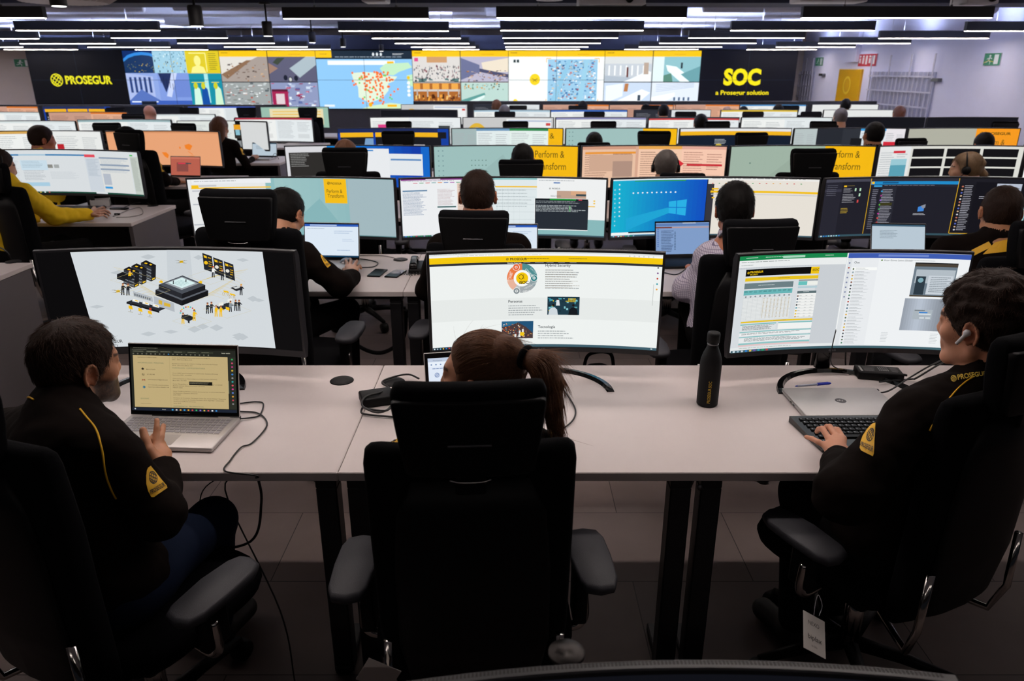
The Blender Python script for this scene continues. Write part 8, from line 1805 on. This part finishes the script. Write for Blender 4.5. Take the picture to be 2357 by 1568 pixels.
# ------------------------------------------------------------ people in the rows behind
def seated(px, py, d, yaw, label, hairm=M_hairdk, top=M_jack, head=(0, 10, 0), h=0.008, group=None, over=None, hair='short', thick=0.010, skin=hx('b5805f'), strandsn=0, body_yaw=None, hs=1.0, lean=0, bx=0.0, by=0.0, drop=0.0, face=True, **kw):
    """a seated person whose head shows at a source pixel"""
    hp = P(px, py, d); by_ = yaw if body_yaw is None else body_yaw
    g = seat_pose(0, 0, by_, lean, (0, 0, 0)); off = hp-g['head'].translation
    for k in ('pel', 'mid', 'neck', 'sl', 'sr', 'el', 'er', 'wl', 'wr', 'kl', 'kr', 'al', 'ar'):
        v = g[k]; f = {'al': 0, 'ar': 0, 'kl': 0.0, 'kr': 0.0, 'pel': 0.1, 'wl': 0.35, 'wr': 0.35}.get(k, 1.0)
        g[k] = v+Vector((off.x+bx*(k not in ('neck',)), off.y+by, off.z*f-(drop if k in ('neck', 'sl', 'sr', 'el', 'er') else 0)))
    g['head'] = frame(hp, yaw+head[0], head[1], head[2]); g.update(h=h, skin=skin, hs=hs, topm=top, seed=int(px) % 17, folds=h < 0.0075, face=face, top='jacket' if top in (M_jack,) else 'sweater')
    g.update(over or {}); g.update(kw)
    L = Vector((g['pel'].x, g['pel'].y, 0)); t = empty('person', L, 0, label, 'person', group)
    b, j, jm = person_parts(t, L, g)
    if hair == 'short': short_hair(t, L, g['head'], hairm, max(0.0045, h*0.75), hs, thick, strandsn, 0.018, seed=int(px) % 9)
    return t, g, L, jm, j
SKd = hx('a9714f')
# second row
WR = G(806, 622, DT+0.035)
ta, ga, La, jma, _ = seated(658, 494, 3.60, -16, 'dark-haired man in black jacket leaning over, hand on a mouse, second row', M_hairbk, M_jack, (-6, 30, 4), 0.006, None, skin=hx('b88262'), strandsn=900, body_yaw=-20, lean=12,
    over=dict(sl=P(560, 600, 3.62), sr=P(700, 592, 3.42), er=P(782, 655, 3.44), wr=P(812, 637, 3.60), neck=P(640, 560, 3.50), wl=Vector((-1.28, 3.75, 0.79)), mitt=('wl',), sleeve=(0.062, 0.060, 0.046),
      hands=[(P(812, 637, 3.60), [G(822, 618, DT+.045), G(815, 613, DT+.05), G(806, 611, DT+.05), G(798, 614, DT+.045)], [[G(828, 612, DT+.03), G(831, 618, DT+.015)], [G(820, 603, DT+.04), G(822, 600, DT+.02)], [G(808, 600, DT+.045), G(806, 596, DT+.03)], [G(798, 603, DT+.045), G(796, 598, DT+.03)]], [G(800, 628, DT+.035), G(792, 620, DT+.02)])]))
bv = bvh_of(jma); patch('sleeve_badge', bv, [(734, 586), (742, 588), (762, 612), (752, 618)], emblem, ta, La, 0.05, 0.07)
seated(1100, 452, 3.42, 0, 'man with short brown crew cut facing the centre second-row monitor', M_hairdk, M_jack, (0, 4, 0), 0.006, None, skin=hx('b8785a'), thick=0.006, strandsn=1200, drop=0.06, by=0.06, full=0.98)
tc, gc, Lc, jmc, jc = seated(1690, 484, 3.46, -10, 'man with black wavy hair in a white check shirt', M_hairbk, M_shirt, (2, 6, 2), 0.0055, None, skin=hx('a8684a'), thick=0.017, strandsn=1600, over=dict(neck=P(1694, 560, 3.42), sl=P(1640, 605, 3.48), sr=P(1775, 600, 3.44), el=P(1578, 665, 3.50), wl=G(1600, 625, DT+.05), collar=0.05, sleeve=(0.064, 0.062, 0.046)), fold=0.007)
jc.name = 'shirt'
cable('lanyard', [P(1656, 545, 3.40), P(1664, 538, 3.36), P(1676, 534, 3.35)], 0.006, 'dark lanyard round the neck of the man in the check shirt', cat='lanyard')
td, gd, Ld, jmd, _ = seated(2302, 488, 3.40, -22, 'man with a short fade haircut in a black and yellow shirt at the right edge', M_hairdk, M_jack, (6, 4, 0), 0.006, None, skin=hx('b07a58'), thick=0.006, strandsn=900, over=dict(collar=0.05))
bv = bvh_of(jmd)
def yoke(c): c.rect(0, 0, 1, 1, hx('e0a912'))
patch('yellow_yoke', bv, [(2236, 576), (2276, 556), (2284, 568), (2240, 590)], yoke, td, Ld, 0.09, 0.03)
patch('yellow_yoke', bv, [(2290, 558), (2330, 548), (2326, 578), (2262, 586)], yoke, td, Ld, 0.10, 0.06)
# third row
seated(797, 362, 5.50, 0, 'brown-haired person almost hidden by the headrest before the blue terminal monitor', M_hairbr, M_jack, h=0.009)
seated(1203, 372, 5.40, 0, 'dark-haired man below the yellow Perform banner, third row', M_hairbk, M_jack, (0, 12, 0), h=0.008)
def headset(t, g, L, m=M_plast, band=0.112, mic=True):
    M = g['head']; s = g.get('hs', 1); pts = [M @ Vector((0.092*s*math.cos(a), -0.005, 0.005+band*s*math.sin(a))) for a in [PI*k/16 for k in range(17)]]
    hb = MB().tube(pts, 0.006, 8).build('headset', m, t, -L)
    for q in (-1, 1):
        c = M @ Vector((q*0.090*s, -0.003, -0.006)); ax = (M.to_3x3() @ Vector((q, 0, 0)))
        o = MB().tube([c-ax*0.008, c+ax*0.012], [0.030, 0.026], 16).build('earcup', m, hb)
    if mic: MB().tube(catmull([M @ Vector((-0.098*s, 0.0, -0.02)), M @ Vector((-0.085*s, 0.05, -0.055)), M @ Vector((-0.045*s, 0.10, -0.068))], 5), 0.003, 6).build('microphone_arm', m, hb)
tg, gg, Lg, _, _ = seated(1532, 386, 5.40, -8, 'man with grey-brown hair and black headphones, third row', M_hairgy, M_jack, (0, 8, 0), h=0.008, skin=hx('b88468'))
headset(tg, gg, Lg, mic=False)
th_, gh, Lh, _, _ = seated(2222, 388, 5.35, 62, 'woman with a fair ponytail and a black headset, facing left', M_hairfa, M_jack, (0, 8, 0), h=0.007, hair='none', skin=hx('c8957a'), hs=0.95, body_yaw=25)
Mh = gh['head']; c0 = Mh.translation
long_hair(th_, Lh, Mh, M_hairfa, 0.95, (0, -0.105, 0.03), [P(2252, 384, 5.32), P(2262, 402, 5.32), P(2264, 425, 5.34), P(2262, 445, 5.35)], n=1200, h=0.006, r_tail=0.026)
headset(th_, gh, Lh)
# fourth row
seated(1367, 335, 7.30, 0, 'dark-haired person rising just above a headrest, fourth row', M_hairbk, M_jack, h=0.009)
seated(2010, 312, 7.20, 8, 'man with thick dark hair before the red block monitor', M_hairbk, M_jack, (0, 0, 0), h=0.008, skin=SKd)
seated(2262, 336, 7.30, 0, 'dark-haired person low before the orange company card', M_hairbk, mat('navy_jumper', hx('1a2030'), 0.9, noise=0.1), h=0.009)
# farther rows
FAR = [(1612, 287, 9.25, 'short dark-haired person, fifth row, under the thin red bar', M_hairbk), (1161, 262, 11.2, 'grey-blond person low before the yellow-striped far monitor', M_hairgy), (1143, 247, 13.1, 'long-haired brown-haired person before the crowd pictures, farthest row', M_hairbr),
 (1341, 250, 13.1, 'dark-haired person just above a headrest below the traffic picture', M_hairbk), (1486, 257, 13.0, 'left one of two dark heads before the peach monitors', M_hairbk), (1527, 260, 11.6, 'right one of two dark heads before the peach monitors', M_hairbk),
 (1710, 262, 13.3, 'dark-haired person right of the bald one, far rows', M_hairbk), (1790, 259, 12.2, 'dark-haired person below the right end of the SOC wall', M_hairbk), (2068, 264, 11.2, 'person with red-brown hair at the right, far rows', M_hairrd), (1933, 272, 9.9, 'grey-haired person below the yellow door', M_hairgy)]
for px, py, d, lab, hm in FAR: seated(px, py, d, 0, lab, hm, M_jack, (0, 6, 0), h=0.011, face=False, folds=False, shoes=False)
seated(1672, 262, 12.3, 0, 'bald person before the SOC wall, far rows', M_hairgy, M_jack, (0, 6, 0), h=0.011, hair='none', face=False, folds=False, shoes=False, skin=hx('9a7a6c'))
tz, gz, Lz, jz, _ = seated(1946, 245, 13.0, -20, 'dark-haired man with a yellow collar before the yellow door', M_hairbk, M_jack, (0, 6, 0), h=0.010, face=False, folds=False, shoes=False)
bv = bvh_of(jz); patch('yellow_yoke', bv, [(1952, 256), (1968, 256), (1968, 263), (1952, 263)], yoke, tz, Lz, 0.12, 0.08)
# left block
seated(346, 262, 10.95, 0, 'bald person in the left block before the dark screens', M_hairdk, M_jack, (0, 6, 0), h=0.010, hair='none', face=False, folds=False, shoes=False, skin=hx('b07a66'))
tw, gw2, Lw, jw, _ = seated(507, 296, 9.0, -18, 'woman with long brown hair beside the phone-picture monitor', M_hairbr, M_jack, (0, 8, 0), h=0.008, hair='short', thick=0.018, skin=hx('b07a5c'))
MBh = Field(np.array(gw2['head'].translation)-0.35, np.array(gw2['head'].translation)+0.25, 0.008); Mw = gw2['head']
for q in (-1, 1): MBh.cap(tuple(Mw @ Vector((q*0.05, -0.05, 0.03))), tuple(Mw @ Vector((q*0.06, -0.07, -0.24))), 0.055, 0.035, 0.03)
link('long_hair', relax(MBh.mesh('hair'), 2), M_hairbr, tw, -Lw)
bv = bvh_of(jw); patch('sleeve_badge', bv, [(552, 340), (559, 344), (566, 356), (558, 356)], yoke, tw, Lw, 0.06, 0.08)
seated(98, 322, 7.05, -48, 'young dark-haired man in a yellow sweater behind the pale mail monitor', M_hairdk, M_sweat, (0, 6, 0), h=0.007, skin=hx('a8694e'), body_yaw=-25, thick=0.014)
ti, gi, Li, ji, _ = seated(296, 325, 6.75, -25, 'black-jacketed man hidden by the headrest, reaching to the salmon laptop', M_hairbk, M_jack, (0, 10, 0), h=0.007, over=dict(sr=P(345, 366, 6.85), er=P(378, 415, 6.95), wr=P(408, 418, 7.2)), skin=hx('b88262'))
bv = bvh_of(ji); patch('sleeve_badge', bv, [(364, 374), (373, 376), (382, 394), (371, 396)], yoke, ti, Li, 0.06, 0.08)
WL = G(206, 494, DT+0.045)
ty, gy, Ly, jy, _ = seated(-4, 385, 5.02, -40, 'person in a bright yellow sweater with a tattooed hand on a mouse, left edge', M_hairdk, M_sweat, (0, 12, 0), h=0.0065, skin=hx('b8866c'), body_yaw=-28,
    over=dict(sr=P(60, 450, 4.98), er=P(126, 497, 5.18), wr=WL, sl=P(-60, 440, 5.1), neck=P(8, 420, 5.0), sleeve=(0.066, 0.064, 0.045), fold=0.008, mitt=('wl',),
      hands=[(WL, [G(222, 482, DT+.06), G(226, 486, DT+.062), G(228, 491, DT+.058), G(226, 497, DT+.05)], [[G(236, 477, DT+.055), G(246, 482, DT+.03), G(250, 486, DT+.015)], [G(240, 483, DT+.058), G(250, 487, DT+.035), G(254, 492, DT+.015)], [G(240, 489, DT+.055), G(248, 493, DT+.03), G(251, 497, DT+.012)], [G(238, 495, DT+.045), G(244, 499, DT+.025), G(247, 502, DT+.01)]], [G(218, 478, DT+.045), G(230, 475, DT+.03), G(238, 475, DT+.02)])]))
headset(ty, gy, Ly)
